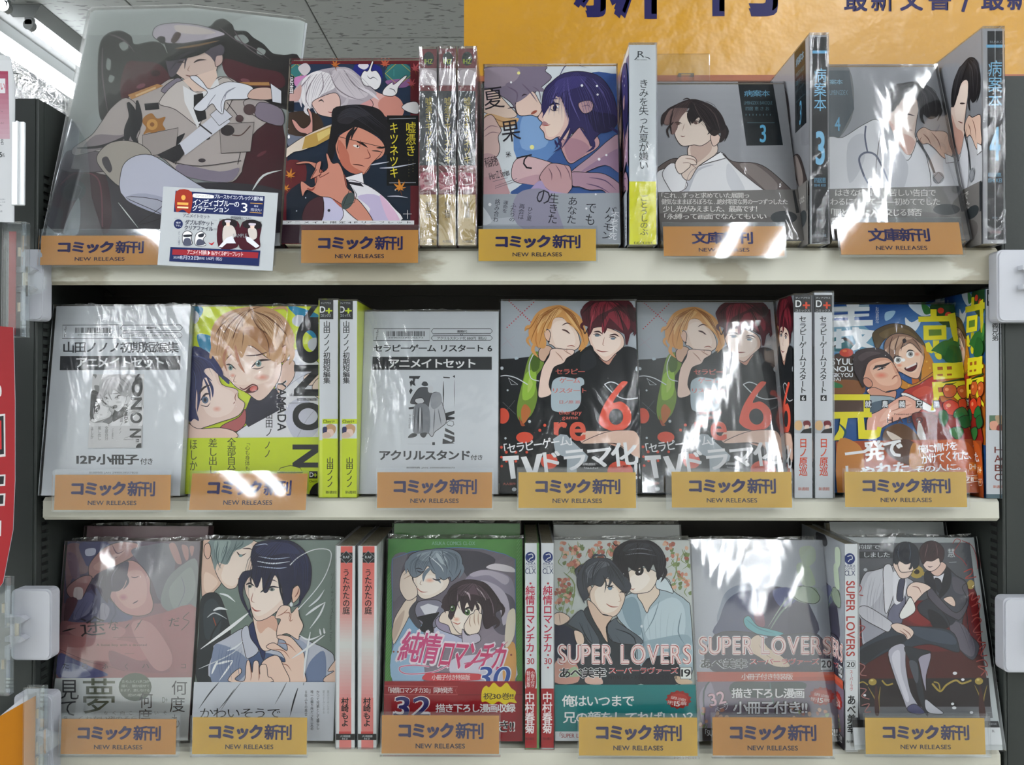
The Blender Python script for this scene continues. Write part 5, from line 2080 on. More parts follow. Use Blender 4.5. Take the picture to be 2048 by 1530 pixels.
A['suits'] = """
@ 1660 1050 3.188
r b4babc 100 60 1140 1400
g 64666c 4f5158 300,120 300,700 100,115 890,112 1030,1250 100,1250
r 3f4146 100 122 340 158
T c9ced2,1 165 126 318 154 前提で
r 3f4146 100 170 398 212
T c9ced2,1 218 174 380 206 しました
T cfd4d8,0 750 150 795 205 慧
l cfd4d8 2 758,238 805,236
e b9bcc2 225,285 12 10
e b9bcc2 378,125 8 8
e b9bcc2 180,640 9 9
e b9bcc2 285,675 9 9
e b9bcc2 262,620 6 6
p 6a2226 440,480 660,480 900,400 960,760 970,1000 160,1000 160,620
p 7a1f22 470,600 560,480 640,520 660,640 560,660
s 8a2a2c 500,600 540,540 620,560 640,620 580,640
p 55201f 160,820 960,800 1000,990 160,990
p 2a2024 180,980 1010,975 1025,1160 190,1160
g 6c6d72 7c7d80 300,1160 300,1240 190,1158 1028,1158 1038,1250 190,1250
l 8a8b8e 3 700,1200 1030,1195
S 7a2225 865,430 930,430 960,700 960,820 900,780
c b09a50 12 650,1010 700,1060 740,1020 800,990 840,1010 900,990
c b09a50 8 700,1050 690,1010 660,1000
c b09a50 10 330,990 360,1020 400,1010
c b09a50 8 180,1010 210,1000 240,1020
e b09a50 270,1000 26 22
e d4c47c 265,990 10 7
e b09a50 948,995 26 22
e d4c47c 942,986 10 7
h 9a8548 5 240,1030 290,1120 300,1190
h 9a8548 5 320,1030 310,1110 315,1190
h 9a8548 5 920,1020 960,1110 970,1170
h 9a8548 5 1000,1020 980,1100 975,1170
s 4a2826 285,1040 300,1040 312,1200 285,1200
s 4a2826 950,1040 962,1040 992,1220 950,1220
e b09a50 552,300 44 40
e 3a3028 552,298 18 16
e b09a50 552,262 16 14
e b09a50 590,310 14 12
e d4c47c 535,285 8 8
e b09a50 895,380 24 30
S bfc0c8 180,420 220,310 280,290 350,270 400,260 440,320 500,340 540,380 520,480 450,600 420,640 380,660 330,720 220,780 200,700 200,620 180,560
s a4a5b0 200,560 300,560 380,600 340,700 230,770
s d0d1d8 240,330 340,290 330,420 260,520 190,540
S dcdce2 340,270 390,260 410,400 380,520 350,560 340,400
S 77788c 370,560 430,480 480,460 450,640 380,660
s e6e6ec 400,300 480,340 470,460 410,500
S 4b4d62 440,350 475,345 465,420 460,480 425,480 425,420
S e8d2c6 400,250 440,220 520,280 500,330 450,340 420,300
S f0ddd2 430,260 440,220 520,230 550,250 525,290 490,300 450,300
S 2c303c 405,210 410,150 450,112 510,112 555,150 565,210 560,260 530,280 520,240 480,250 440,230 425,250
h 2c303c 12 520,220 516,260 500,285
h 2c303c 12 420,200 408,230 420,255
h 555c6c 4 440,130 430,180 440,220
h 555c6c 4 500,120 510,180 500,230
h 4a3438 4 495,275 510,278 520,272
S 50505a 600,310 650,280 720,250 800,320 870,370 870,480 840,640 890,700 950,770 910,860 830,800 780,720 740,600 640,500 610,400
s 6f6a76 760,620 850,640 920,760 900,840 800,760
s 625f6a 780,330 860,370 850,440 790,420
s 3a3a44 640,440 740,560 800,600 760,640 720,560 640,540
S e6e6ec 650,330 700,320 740,300 720,360 690,380
s 2a2a34 600,310 640,290 660,340 680,470 640,440 610,380
s 26262e 690,470 760,400 770,300 740,270 720,330
S 35353f 665,340 700,350 710,400 690,430 670,390
S e6c8bb 640,290 690,250 700,230 740,260 700,320 660,320
S f0d9cf 590,250 620,210 690,210 700,250 660,290 620,290
S 4a3438 572,210 570,150 610,108 670,105 720,150 722,210 700,240 690,210 650,230 610,230 590,250
h 7a5c60 4 620,120 610,170 600,210
h 7a5c60 4 670,115 680,160 680,200
h 4a3438 4 620,262 635,268 655,262
S 3c3c46 560,510 640,470 720,560 760,640 700,660 620,600 570,560
s 1f1f28 620,540 700,570 750,650 660,660
S 5f5b66 640,400 700,470 800,560 870,480 840,400 870,380 880,500 830,600 780,590 700,540 620,450
S e8d0c2 720,470 770,455 795,490 790,520 750,500
S ecd5c8 490,400 530,365 590,370 640,400 600,430 560,470 530,500 515,460 490,450
h 9a6c60 4 520,390 560,400 580,440
S ecece8 510,460 540,520 530,560 460,600 440,570 480,500
S 3d4450 170,800 300,710 420,650 520,645 760,670 820,780 800,810 640,760 500,780 380,800 250,870 210,890
s 4f5866 500,650 740,680 800,760 640,740 540,700
s 2c3038 180,810 300,740 440,700 480,740 340,800 220,880
S cbcbd2 180,530 240,520 380,610 390,640 370,680 320,660 200,590
S e9d3c6 385,640 430,625 500,650 530,680 520,710 490,730 470,700 420,680
h 9a6c60 4 460,660 500,690 515,715
h 9a6c60 4 440,670 480,700 490,725
S b9b8c4 370,800 470,760 480,900 510,1060 560,1160 500,1190 460,1100 400,940
s d4d3dc 390,840 440,800 450,940 500,1100 480,1120 430,980
S a9a4b4 560,830 640,820 610,960 610,1060 590,1000 570,900
S 33363e 470,780 560,790 640,810 560,850 580,980 600,1100 620,1220 560,1100 520,900
s 5a5d66 500,870 550,880 560,980 540,1000
S 55557a 490,1160 540,1140 600,1190 560,1205 500,1190
S c9cad2 605,1110 660,1150 720,1200 640,1200 605,1170
e e4e6ea 795,945 14 10
e e4e6ea 845,985 11 8
e e4e6ea 780,1140 10 8
e e4e6ea 790,1165 14 9
e e4e6ea 900,1195 11 9
e e4e6ea 220,1085 9 8
c a8504f 4 780,120 800,90 830,100 800,150 790,180 840,220 870,260
c a8504f 4 840,100 900,130 930,200 940,280
c b05a55 7 850,300 900,280 900,310 860,340 930,330
c b05a55 7 880,450 910,430 900,480 950,450 930,500
c b05a55 7 900,520 950,500 940,560 900,580
c b05a55 7 900,620 930,590 960,610 910,680 970,680
c b05a55 7 930,700 960,700 940,740 990,750
c b05a55 7 950,790 990,760 960,830 1000,830
c b05a55 7 930,870 980,860 1000,900 940,900 990,930
c b05a55 7 960,960 990,930 1000,960
c a8504f 6 170,370 200,400 180,440 210,450
c a8504f 6 170,640 220,650 180,700 200,720
c b07a78 6 180,880 220,900 190,950 230,960
c b07a78 6 190,1040 230,1050 200,1090 250,1110
c b07a78 6 200,1150 250,1140 220,1190 260,1190
r b4babc 1020 1230 1080 1255
p 2c2e33 100,1240 1070,1250 1080,1292 100,1290
H 151820 2 10 460,115 415,170 430,240 / 540,130 500,190 500,240
H 2a1a1e 2 10 610,110 580,170 590,240 / 700,130 660,190 670,220
H a4a4b0 2 6 250,330 220,500 240,740 / 380,330 340,500 340,700
H 3f3c48 2 7 800,600 850,700 900,840 / 860,400 900,560 940,780
T 9a9ea4,0 1015 1262 1060 1275 KIRARI
p d9dde0 100,1290 1085,1290 1100,1400 100,1400
T 6a6e74,0 1030 1305 1050 1320 BL
"""
A['promo'] = """
@ 0 0 2.732
p b2b6ba 870,1000 1560,1000 1560,1500 830,1500
p 25305c 960,1042 1447,1072 1438,1185 950,1158
s 9a3a2c 965,1045 1048,1050 1040,1165 1000,1145 962,1155
e d8a85a 1003,1080 12 14
p d8a85a 970,1105 1030,1108 1029,1122 969,1119
p e6d0a8 970,1128 1030,1131 1029,1140 969,1137
s e6e8ea 1055,1065 1070,1058 1160,1066 1168,1078 1158,1084 1065,1080
T 4a3a30,0,3 1068 1064 1150 1078 ブルーコミックス
T e3e6ee,1,3 1172 1068 1438 1092 ブルースカイコンプレックス番外編
T e3e6ee,2,3 1055 1092 1308 1128 インディゴブルーの
T e3e6ee,2,3 1052 1125 1252 1158 グラデーション
T e3e6ee,0,3 1318 1110 1352 1160 3
l c9a050 3 1368,1110 1435,1114
l c9a050 3 1365,1160 1430,1165
T c9cede,0,3 1388 1122 1412 1132 著者
T c9cede,0,3 1370 1138 1430 1156 市川けい
l 9a9aa0 2 952,1193 985,1194
l 9a9aa0 2 1160,1202 1188,1204
T 3a3c50,1,3 1000 1172 1148 1192 アニメイトセット
e 25305c 975,1224 25 26
T e3e6ee,0 962 1212 988 1222 描き
T e3e6ee,0 960 1228 990 1238 下ろし
T 33364a,2,3 1012 1204 1168 1232 ダブルポケット
T 33364a,2,3 1008 1235 1165 1260 クリアファイル
T 33364a,0,3 1168 1248 1186 1258 付き
V 55586a,0 974 1265 984 1340 ポケットは開き
S e9eaee 1000,1280 1025,1262 1050,1275 1045,1300 1050,1335 1005,1335
s 33363e 1005,1285 1045,1282 1040,1295 1008,1296
s 55586a 1010,1305 1040,1305 1045,1340 1005,1340
S e9eaee 1070,1285 1100,1265 1125,1285 1110,1310 1125,1340 1070,1340
s 33363e 1085,1282 1115,1275 1110,1295 1088,1296
s 55586a 1080,1310 1105,1310 1120,1335 1075,1340
s a8343a 1140,1325 1155,1330 1172,1322 1160,1340 1148,1335
T 3a3c44,1,3 1260 1183 1372 1202 使用画柄はこちら！
p 8f9694 1200,1195 1430,1210 1415,1358 1190,1350
s 4a1f2b 1200,1210 1300,1210 1310,1300 1290,1355 1195,1350
s 4a1f2b 1325,1215 1425,1215 1420,1300 1415,1358 1310,1356
s 2a2629 1215,1210 1240,1195 1290,1205 1290,1240 1225,1240
s 2a2629 1330,1215 1380,1200 1428,1220 1420,1250 1340,1245
S c5bdb9 1225,1235 1275,1235 1290,1290 1230,1330 1215,1300
s d9c3b9 1238,1215 1255,1215 1255,1235 1240,1235
s c6bec9 1232,1205 1260,1205 1258,1216 1234,1216
p d5d6e0 1195,1350 1240,1300 1270,1290 1290,1330 1240,1330 1215,1352
S c5bdb9 1355,1250 1400,1250 1405,1300 1370,1310
s d9c3b9 1370,1232 1390,1232 1388,1250 1372,1250
s c6bec9 1362,1220 1398,1222 1392,1234 1365,1232
p d5d6e0 1340,1290 1370,1300 1420,1345 1400,1356 1350,1320
T 8a8e94,1 1275 1278 1350 1298 SAMPLE
p 25305c 933,1350 1424,1370 1416,1454 926,1428
p 96303a 945,1362 1414,1380 1410,1412 942,1392
T eed8da,1,2.4 1025 1370 1330 1398 アニメイト特典 ▶ B6サイズ4Pリーフレット
T c9cede,1,2.4 985 1398 1085 1420 8月22日
T c9cede,0,2.4 950 1400 985 1414 2025年
T c9cede,0,2.4 1085 1405 1120 1420 発売予定
T c9cede,0,2.4 1130 1404 1215 1424 1,463円（税込）
"""
# ---- spines (front faces of the books that stand spine outwards)
SP = {}
SP['fox'] = """
@ 540 80 3.186
r 7a2733 900 0 1100 1500
r b8a9ae 948 180 1058 290
s d9d0d6 960 190,960 1050,190 1040,280 970,270
r 2a3038 948 325 1058 800
e 23302c 1005,120 34 45
T a8b83c,2 978 122 1030 152 IHZ
V b8a848,1 985 365 1025 790 嘘憑きキツネツキ
s a8405a 955,850 1050,860 1040,940 960,950
s 9a5060 980,870 1030,870 1030,920 980,920
h d9a0a8 6 960,960 1000,940 1050,955
r c3a968 948 985 1058 1340
V 4c4438,0 985 1030 1022 1135 熊猫
T 4c4438,1 970 1275 1040 1293 大洋図書
l 4c4438 2 975,1302 1035,1302
T 4c4438,1 988 1308 1020 1322 048
"""
SP['fox'] = SP['fox'].replace('s d9d0d6 960 190,960 1050,190 1040,280 970,270', 's d9d0d6 960,195 1050,200 1045,280 965,275')
SP['summer'] = """
@ 1240 60 3.186
r c9cfd4 40 60 260 965
r d3d42e 40 965 260 1420
T 3c4048,0 112 135 155 175 R
h 3c4048 4 90,192 105,180 112,165
h 3c4048 4 158,172 180,178 195,190
T 55585e,0 95 186 170 196 Ruby comics
V 33363c,0 122 315 180 892 きみを失った夏が嫌い
V 33363c,0 128 1050 178 1310 ごとうしのぶ
T 5a5a30,1 90 1348 208 1366 KADOKAWA
"""
SP['grey3'] = """
@ 1240 60 3.186
r 8e8f93 1190 0 1350 1400
r 17191c 1222 45 1328 1360
r 5f9cc0 1226 132 1326 150
V 7fb6d6,0 1238 245 1312 520 病案本
T 7fb6d6,3 1246 645 1304 860 3
T 5a8aa4,1 1238 940 1312 975 四居恵
T 5a8aa4,0 1238 982 1310 998 ISHI KEI
T 5f7482,0 1262 1140 1290 1150 BUNKO
T 5f7482,0 1262 1210 1290 1218 1020
T 6a7a84,1 1235 1300 1315 1318 リブレ社
"""
SP['grey4'] = """
@ 1620 40 3.06
r 9a9b9f 1050 0 1200 1400
r 17191c 1085 68 1188 1345
r 6fa6c6 1078 152 1184 170
T 77818a,1 1100 128 1180 142 BUNKO
V 7fb6d6,0 1092 250 1172 545 病案本
T 7fb6d6,3 1098 655 1162 862 4
T 5a8aa4,1 1090 935 1170 960 四居恵
T 5a8aa4,0 1090 970 1172 995 ISHI KEI
T 5f7482,0 1115 1205 1145 1215 1020
T 8a4a50,1 1100 1290 1165 1306 リブレ社
r d9dde0 1130 60 1132 1340
"""
SP['nono'] = """
@ 360 560 3.06
r d3d7dc 840 100 990 980
r 1f2226 845 122 945 240
T c9ced2,0 868 135 930 148 ディアプラス
T e9ecee,2 862 162 895 200 D
T cbdc33,4 898 172 938 205 +
T c9ced2,0 868 208 930 226 コミックス
V 22262a,2 885 250 925 635 山田ノノノ初期短編集
r cbdc33 878 850 985 1340
r d9dfe0 880 880 970 970
s c9a27c 900,895 930,880 960,900 950,940 915,935
s e9cfc2 900,920 940,915 945,950 905,965
s 2f3566 880,905 905,900 905,930 885,960
s d9c0b0 880,940 915,930 930,960 885,968
T 3a4a20,1 882 855 955 875 Cheri+
V 22262a,2 905 1085 945 1270 山田ノノノ
T 3a4020,1 898 1290 965 1308 新書館
"""
SP['six'] = """
@ 1260 560 3.06
r ced2d8 990 80 1120 1340
r 24272b 990 92 1110 198
T c9ced2,0 1012 104 1100 116 ディアプラス
T e9ecee,2 1012 124 1048 166 D
T d9532f,4 1056 134 1100 176 +
T c9ced2,0 1012 180 1100 194 コミックス
V 24262b,2 1036 220 1078 695 セラピーゲームリスタート
r 24262b 1040 705 1078 740
T e9ecee,2 1050 710 1068 736 6
r b9bec4 1005 857 1110 938
s d9b78a 1010,870 1040,860 1055,890 1040,920 1010,910
s 7a2a35 1062,865 1095,862 1105,890 1080,905 1062,890
s e9d0c4 1070,890 1095,890 1090,915 1070,915
p 24272b 1040,938 1060,915 1110,905 1110,938
V d9532f,2 1036 970 1084 1200 日ノ原巡
T b9604a,1 1028 1268 1095 1288 新書館
"""
SP['farm'] = """
@ 1640 560 3.06
r ced2d8 1015 40 1140 1310
r 24272b 1020 60 1092 158
T c9ced2,0 1028 66 1088 78 ディアプラス
T e9ecee,2 1028 88 1062 130 D
T d9532f,4 1066 96 1092 136 +
T c9ced2,0 1028 140 1088 152 コミックス
V 22262a,2 1052 180 1090 375 就農義兄弟
r 5a7a60 1035 828 1118 918
s b8a080 1070,835 1105,830 1110,870 1085,880
s e0a890 1040,870 1080,865 1090,910 1045,915
s 8a3a30 1085,890 1115,885 1115,918 1080,918
T 7a2f28,2 1066 1020 1108 1058 H
T 7a2f28,2 1066 1072 1108 1115 A
T 7a2f28,2 1068 1130 1108 1170 B
T 7a2f28,2 1068 1185 1110 1228 O
T c9704a,1 1058 1256 1122 1274 新書館
"""
SP['uta'] = """
@ 380 1050 3.1875
r dfe2e4 900 100 1080 1430
g dc6a62 e08a84 990,135 990,500 955,135 1030,135 1028,500 950,500
g e08a84 d9dcd9 990,500 990,760 950,500 1028,500 1026,760 948,760
g d9dcd9 df9a98 990,760 990,1100 948,760 1026,760 1020,1100 946,1100
r df8a86 946 1100 1022 1420
r d05a58 944 1315 1020 1332
r 22262a 955 175 1030 240
p 22262a 990,165 1032,205 990,246 950,205
O 9a9ea2 990,165 1032,205 990,246 950,205
T c9ced2,1 970 196 1012 212 RAF
V 1f1f22,2 968 280 1012 570 うたかたの庭
V 1f1f22,3 960 1100 1004 1285 村崎もよ
r 1a1c1e 925 1330 1044 1370
T c9ced2,1 950 1338 1018 1352 大洋図書
T c9ced2,1 965 1356 1000 1366 152
"""
SP['jun'] = """
@ 740 1050 3.187
r d6dade 960 90 1060 1040
e 223a78 1019,205 32 34
c d9dde2 5 1005,190 1030,185 1035,205 1018,212 1010,225
c d9dde2 3 1000,222 1020,232 1040,222
T 3a4a78,1 988 238 1052 254 ASUKA
T 3a4a78,0 988 258 1052 272 COMICS
T 2a3a68,1 986 276 1054 310 CLX
e b8404e 1020,372 7 7
V c22a52,2 990 388 1046 812 純情ロマンチカ
e b8404e 1020,828 6 6
T b8323e,1 996 848 1044 886 30
e b8404e 1020,908 6 6
r a92a32 960 1042 1060 1420
V f2e9ea,3 986 1065 1044 1328 中村春菊
T 6a1a20,1 986 1352 1044 1370 角川書店
"""
SP['junb'] = SP['jun'].replace('r a92a32', 's b03038 992,925 1048,925 1050,1040 992,1040\nV f2e6e6,1 1022 930 1046 1035 小冊子付き\nV f2e6e6,1 996 930 1018 1035 特装版\nr a92a32').replace('e b8404e 1020,908 6 6\n', '')
SP['lov'] = """
@ 1660 1050 3.188
r d9dde0 70 100 180 1430
e 223a78 125,215 34 36
c d9dde2 5 110,200 136,195 142,215 124,222 116,235
T 3a4a78,1 92 252 160 268 ASUKA
T 3a4a78,0 92 270 160 284 COMICS
T 2a3a68,1 92 290 160 322 CLX
T b5453f,2,90 -110 568 370 624 SUPER LOVERS
O 8a8e94 102,866 160,866 160,912 102,912
T 2a2a30,1 106 872 156 905 20
V c03438,1 125 925 145 1058 スーパーラヴ
V 1f2026,3 110 1085 162 1330 あべ美幸
T 3a3c44,1 104 1372 164 1388 角川書店
"""
# ---- tags clipped to the shelf edge; drawn in photo pixels of the second tag, re-used for the others
TAG = {}
TAG['comic'] = """
T 201a55,5 0.143 0.19 0.615 0.60 コミック
T 201a55,4 0.63 0.18 0.868 0.61 新刊
T 1f1b3c,2 0.29 0.735 0.71 0.86 NEW RELEASES
"""
TAG['bunko'] = """
T 201a55,4 0.235 0.18 0.745 0.60 文庫新刊
T 1f1b3c,2 0.29 0.735 0.71 0.86 NEW RELEASES
"""
SIGN = """
@ 0 0 1
T 1c1850,4 1147 -165 1335 38 新
T 1c1850,4 1385 -165 1556 33 刊
T 1c1850,3 1688 -28 1735 23 最
T 1c1850,3 1742 -28 1788 23 新
T 1c1850,3 1800 -28 1846 22 文
T 1c1850,3 1857 -28 1902 21 書
T 1c1850,2 1922 -22 1942 24 /
T 1c1850,3 1962 -28 2008 21 最
T 1c1850,3 2014 -28 2060 21 新
"""
PINK = """
@ 0 0 2.732
r b4b6b8 -200 250 80 1300
r b8babd -200 330 70 1240
g 8e3a54 b096a0 0,380 0,760 -200,385 45,390 55,760 -200,760
r c4c4c8 -200 430 30 510
T b04a62,2 5 455 28 492 い
T 5a5c60,0 -20 600 18 612 さ、
T 5a5c60,0 -20 668 20 680 セット!
T 33353a,1 5 760 20 792 名
T 2a2c30,2 -2 832 12 860 5
T 33353a,1 12 838 26 858 名
T 5a5c60,0 -60 1085 30 1094 応募方法 ならびに
T 5a5c60,0 -60 1100 30 1109 応募方法 詳しくは
T 5a5c60,0 -60 1118 15 1127 応募方法 店頭に
T 5a5c60,0 -60 1150 15 1160 応募方法
"""
RED = """
@ 0 420 2.638
g 8a1c24 962a30 0,600 0,1300 -300,560 200,560 200,2200 -300,2200
s c4c2c2 -30,930 4,928 6,980 -30,985
p c4c2c2 -60,1085 28,1075 30,1300 -60,1310
p 2a2a2e -60,1095 20,1086 22,1288 -60,1296
p b0323a -60,1115 8,1110 10,1262 -60,1268
p c4c2c2 -60,1400 30,1395 28,1455 -60,1460
p 2a2a2e -60,1408 22,1404 20,1446 -60,1450
p c4c2c2 -60,1500 30,1495 26,1560 -60,1565
p 2a2a2e -60,1508 20,1504 18,1550 -60,1555
p c4c2c2 -60,1640 8,1638 6,1720 -60,1722
"""
# ------------------------------------------------------------------ drawing-language extras
def rnd(a, b):
    return random.uniform(a, b)

def expand(txt):
    out = []
    for ln in txt.split('\n'):
        f = ln.split()
        if not f:
            continue
        if f[0] == 'BAR':
            x0, y0, x1, y1 = map(float, f[1:])
            x = x0
            rr = random.Random(5)
            while x < x1:
                w = rr.choice((1.5, 2.5, 4, 6))
                out.append('r 3a3c42 %.1f %.1f %.1f %.1f' % (x, y0, x + w, y1))
                x += w + rr.choice((2, 3, 4.5))
        elif f[0] == 'DOT':
            x0, y0, x1, y1, n, r_ = map(float, f[2:])
            for i in range(int(n)):
                t = i / (n - 1)
                out.append('e %s %.1f,%.1f %.1f %.1f' % (f[1], x0 + (x1 - x0) * t, y0 + (y1 - y0) * t, r_, r_))
        elif f[0] == 'DIAG':
            x0, y0, x1, y1 = map(float, f[2:])
            c = x0 - 400
            while c < x1:
                for a, b in ((x0 + 2, x0 + 36), (x1 - 24, x1)):
                    ya, yb = y0 + (a - c) * 1.6, y0 + (b - c) * 1.6
                    if ya < y1 and yb > y0:
                        out.append('l %s 2 %.1f,%.1f %.1f,%.1f' % (f[1], a, y1 - (ya - y0), b, y1 - (yb - y0)))
                c += 14
        elif f[0] == 'FLOR':
            x0, y0, x1, y1 = map(float, f[1:])
            rr = random.Random(int(x0 * 7 + y0))
            for i in range(9):
                x, y = rr.uniform(x0, x1), rr.uniform(y0, y1)
                out.append('h 8a9a68 4 %.0f,%.0f %.0f,%.0f %.0f,%.0f' % (x, y, x + rr.uniform(-20, 20), y + 30, x + rr.uniform(-30, 30), y + 60))
                out.append('s %s %.0f,%.0f %.0f,%.0f %.0f,%.0f %.0f,%.0f' % (rr.choice(('8c9c6c', 'a3ae84', '7c8c60')), x + 10, y + 30, x + 34, y + 22, x + 30, y + 44, x + 16, y + 48))
            for i in range(16):
                x, y = rr.uniform(x0, x1), rr.uniform(y0, y1)
                c1 = rr.choice(('c98f7c', 'd4a48e', 'b87868', 'dcb8a0', 'a86a5c'))
                q = ['%.0f,%.0f' % (x + math.cos(k * 1.26) * rr.uniform(8, 17), y + math.sin(k * 1.26) * rr.uniform(8, 17)) for k in range(5)]
                out.append('s %s %s' % (c1, ' '.join(q)))
        elif f[0] == 'LEAF':
            x, y, r_, a0 = map(float, f[2:])
            q = []
            for k in range(7):
                a = math.radians(a0 - 90 + (k - 3) * 44)
                lr = r_ * (1.0, .86, .62, .4)[abs(k - 3)]
                for da, rr_ in ((-.36, .36), (-.13, .68), (0, 1.0), (.13, .68)):
                    d_ = lr if da == 0 else lr * rr_
                    q.append('%.0f,%.0f' % (x + math.cos(a + da) * d_, y + math.sin(a + da) * d_))
            out.append('p %s %s' % (f[1], ' '.join(q)))
            out.append('h 7a4a24 3 %.0f,%.0f %.0f,%.0f %.0f,%.0f' % (x, y, x + 4, y + r_ * .4, x + 12, y + r_ * .8))
        elif f[0] == 'BADGE':
            x, y = float(f[1]), float(f[2])
            q = []
            for k in range(26):
                r_ = 1.0 if k % 2 else 0.86
                a = k * math.pi / 13
                q.append('%.0f,%.0f' % (x + math.cos(a) * 84 * r_, y + math.sin(a) * 60 * r_))
            out.append('p a8322c ' + ' '.join(q))
            out.append('e c04a40 %.0f,%.0f 60 40' % (x, y))
            out.append('T f4e6e2,1,12 %.0f %.0f %.0f %.0f SUPER LOVERS' % (x - 48, y - 14, x + 46, y + 4))
            out.append('T f4e6e2,1,10 %.0f %.0f %.0f %.0f 刊行' % (x - 72, y + 6, x - 32, y + 30))
            out.append('T f4f0ee,3,6 %.0f %.0f %.0f %.0f 15' % (x - 28, y + 10, x + 8, y + 42))
            out.append('T f4e6e2,1,6 %.0f %.0f %.0f %.0f 周年' % (x + 12, y + 14, x + 52, y + 36))
        elif f[0] != 'MINI':
            out.append(ln.strip())
    return '\n'.join(out)

MINI = {}
for k, v in A.items():
    for ln in v.split('\n'):
        if ln.startswith('MINI'):
            MINI[k] = ln.split()[1:]
TX = {}
for dname, dd in (('A', A), ('S', SP)):
    for k, v in dd.items():
        TX[dname + k] = expand(v)
TX['sign'], TX['pink'], TX['red'] = SIGN, PINK, RED
scan_chars(list(TX.values()) + list(TAG.values()) + ['T x,1 0 0 0 0 新刊情報コーナー'])

# ------------------------------------------------------------------ materials of the things
M_print = print_mat('printed_gloss_paper', 0.45, spec=0.18)
M_spine = print_mat('printed_spine_paper', 0.4, spec=0.2)
M_card = print_mat('printed_matt_card', 0.6, spec=0.12)
M_sheet = print_mat('printed_plastic_file', 0.4, spec=0.15)
M_vinyl = print_mat('printed_vinyl', 0.4, spec=0.2)
M_film = clear_mat('shrink_film', rough=0.10, base=0.0, edge=0.7, bump=(16, 0.5, 0.006), stretch=(1, 1, 0.6))
M_film2 = clear_mat('loose_shrink_film', rough=0.12, base=0.025, edge=0.8, bump=(11, 0.6, 0.009), stretch=(1.2, 1, 0.6), body=0.01)
M_film3 = clear_mat('glaring_shrink_film', rough=0.10, base=0.12, edge=0.8, bump=(5, 0.38, 0.012), stretch=(1.6, 1, 0.5), body=0.02)
M_crinkle = clear_mat('crinkled_film', rough=0.12, base=0.35, edge=0.9, bump=(70, 1.0, 0.012), stretch=(1, 1, 1), body=0.12)
M_spfilm = clear_mat('crackled_spine_film', rough=0.14, base=0.16, edge=0.8, bump=(60, 0.9, 0.006), stretch=(1, 1, 0.35), body=0.03)
M_clear = clear_mat('clear_acrylic', tint='f8fafb', rough=0.04, base=0.015, edge=0.8)
M_clear_tag = clear_mat('clear_tag_sleeve', tint='fbfcfd', rough=0.05, base=0.02, edge=0.5, bump=(6, 0.07, 0.003))
M_pages = mat('book_pages', 'cfc8b4', 0.85, noise=(900, 'a89f88', 0.3, 0.6, (1, 1, 0.01)))
M_steel = mat('painted_steel', '2d312f', 0.55, spec=0.3, noise=(5, '272b29', 0.35, 0.7), bump=(260, 0.12, 0.001))
M_back = mat('back_panel_paint', '2c2a25', 0.65, noise=(6, '24221e', 0.3, 0.7))
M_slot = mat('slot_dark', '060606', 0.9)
M_shelf = mat('cream_shelf_enamel', 'b0afa3', 0.38, noise=(7, 'a5a398', 0.32, 0.52, (1, 1, 2)), bump=(60, 0.08, 0.001))
M_shelfworn = mat('worn_shelf_enamel', 'aeada1', 0.45, noise=(11, '918c7c', 0.40, 0.46, (1.0, 1, 2.6)), bump=(60, 0.1, 0.001))
M_orange = mat('orange_tag_paper', 'b67a24', 0.5, noise=(14, 'ae7320', 0.3, 0.7))
M_yellow = mat('yellow_tag_paper', 'c69a22', 0.5, noise=(14, 'be921e', 0.3, 0.7))
M_sign = mat('yellow_sign_board', 'b0801e', 0.30, noise=(5, 'a2751a', 0.3, 0.7), bump=(34, 0.6, 0.004), coat=0.1)
M_white = mat('white_plastic', 'a6a8af', 0.35)
M_steelpin = mat('steel_pin', 'b0a898', 0.3, metal=1.0)
M_redlabel = mat('red_label', '9a242c', 0.5)
M_ceil = mat('ceiling_tile_face', '6a6d6c', 0.9)
M_tube = mat('fluorescent_tube', 'ffffff', 0.4, emit=('f7fbff', TUBE))
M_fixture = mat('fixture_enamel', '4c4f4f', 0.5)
M_wall = mat('shop_wall_paint', 'dededa', 0.8)
M_floor = mat('shop_floor_vinyl', 'dcdad2', 0.4, noise=(3, 'd2cfc6', 0.3, 0.7))
M_tan = mat('tan_rail', '8a4a2a', 0.5)
# fissures of the ceiling tiles
nt = M_ceil.node_tree
tc = nt.nodes.new('ShaderNodeTexCoord')
mp = nt.nodes.new('ShaderNodeMapping')
mp.inputs['Scale'].default_value = (24, 75, 1)
nz = nt.nodes.new('ShaderNodeTexNoise')
nz.inputs['Scale'].default_value = 1.0
nz.inputs['Detail'].default_value = 1.5
cr = nt.nodes.new('ShaderNodeValToRGB')
cr.color_ramp.elements[0].position = 0.35
cr.color_ramp.elements[1].position = 0.385
cr.color_ramp.elements[0].color = hexc('444746')
cr.color_ramp.elements[1].color = hexc('6a6d6c')
nt.links.new(tc.outputs['Object'], mp.inputs[0])
nt.links.new(mp.outputs[0], nz.inputs['Vector'])
nt.links.new(nz.outputs['Fac'], cr.inputs[0])
nt.links.new(cr.outputs[0], nt.nodes['Principled BSDF'].inputs['Base Color'])

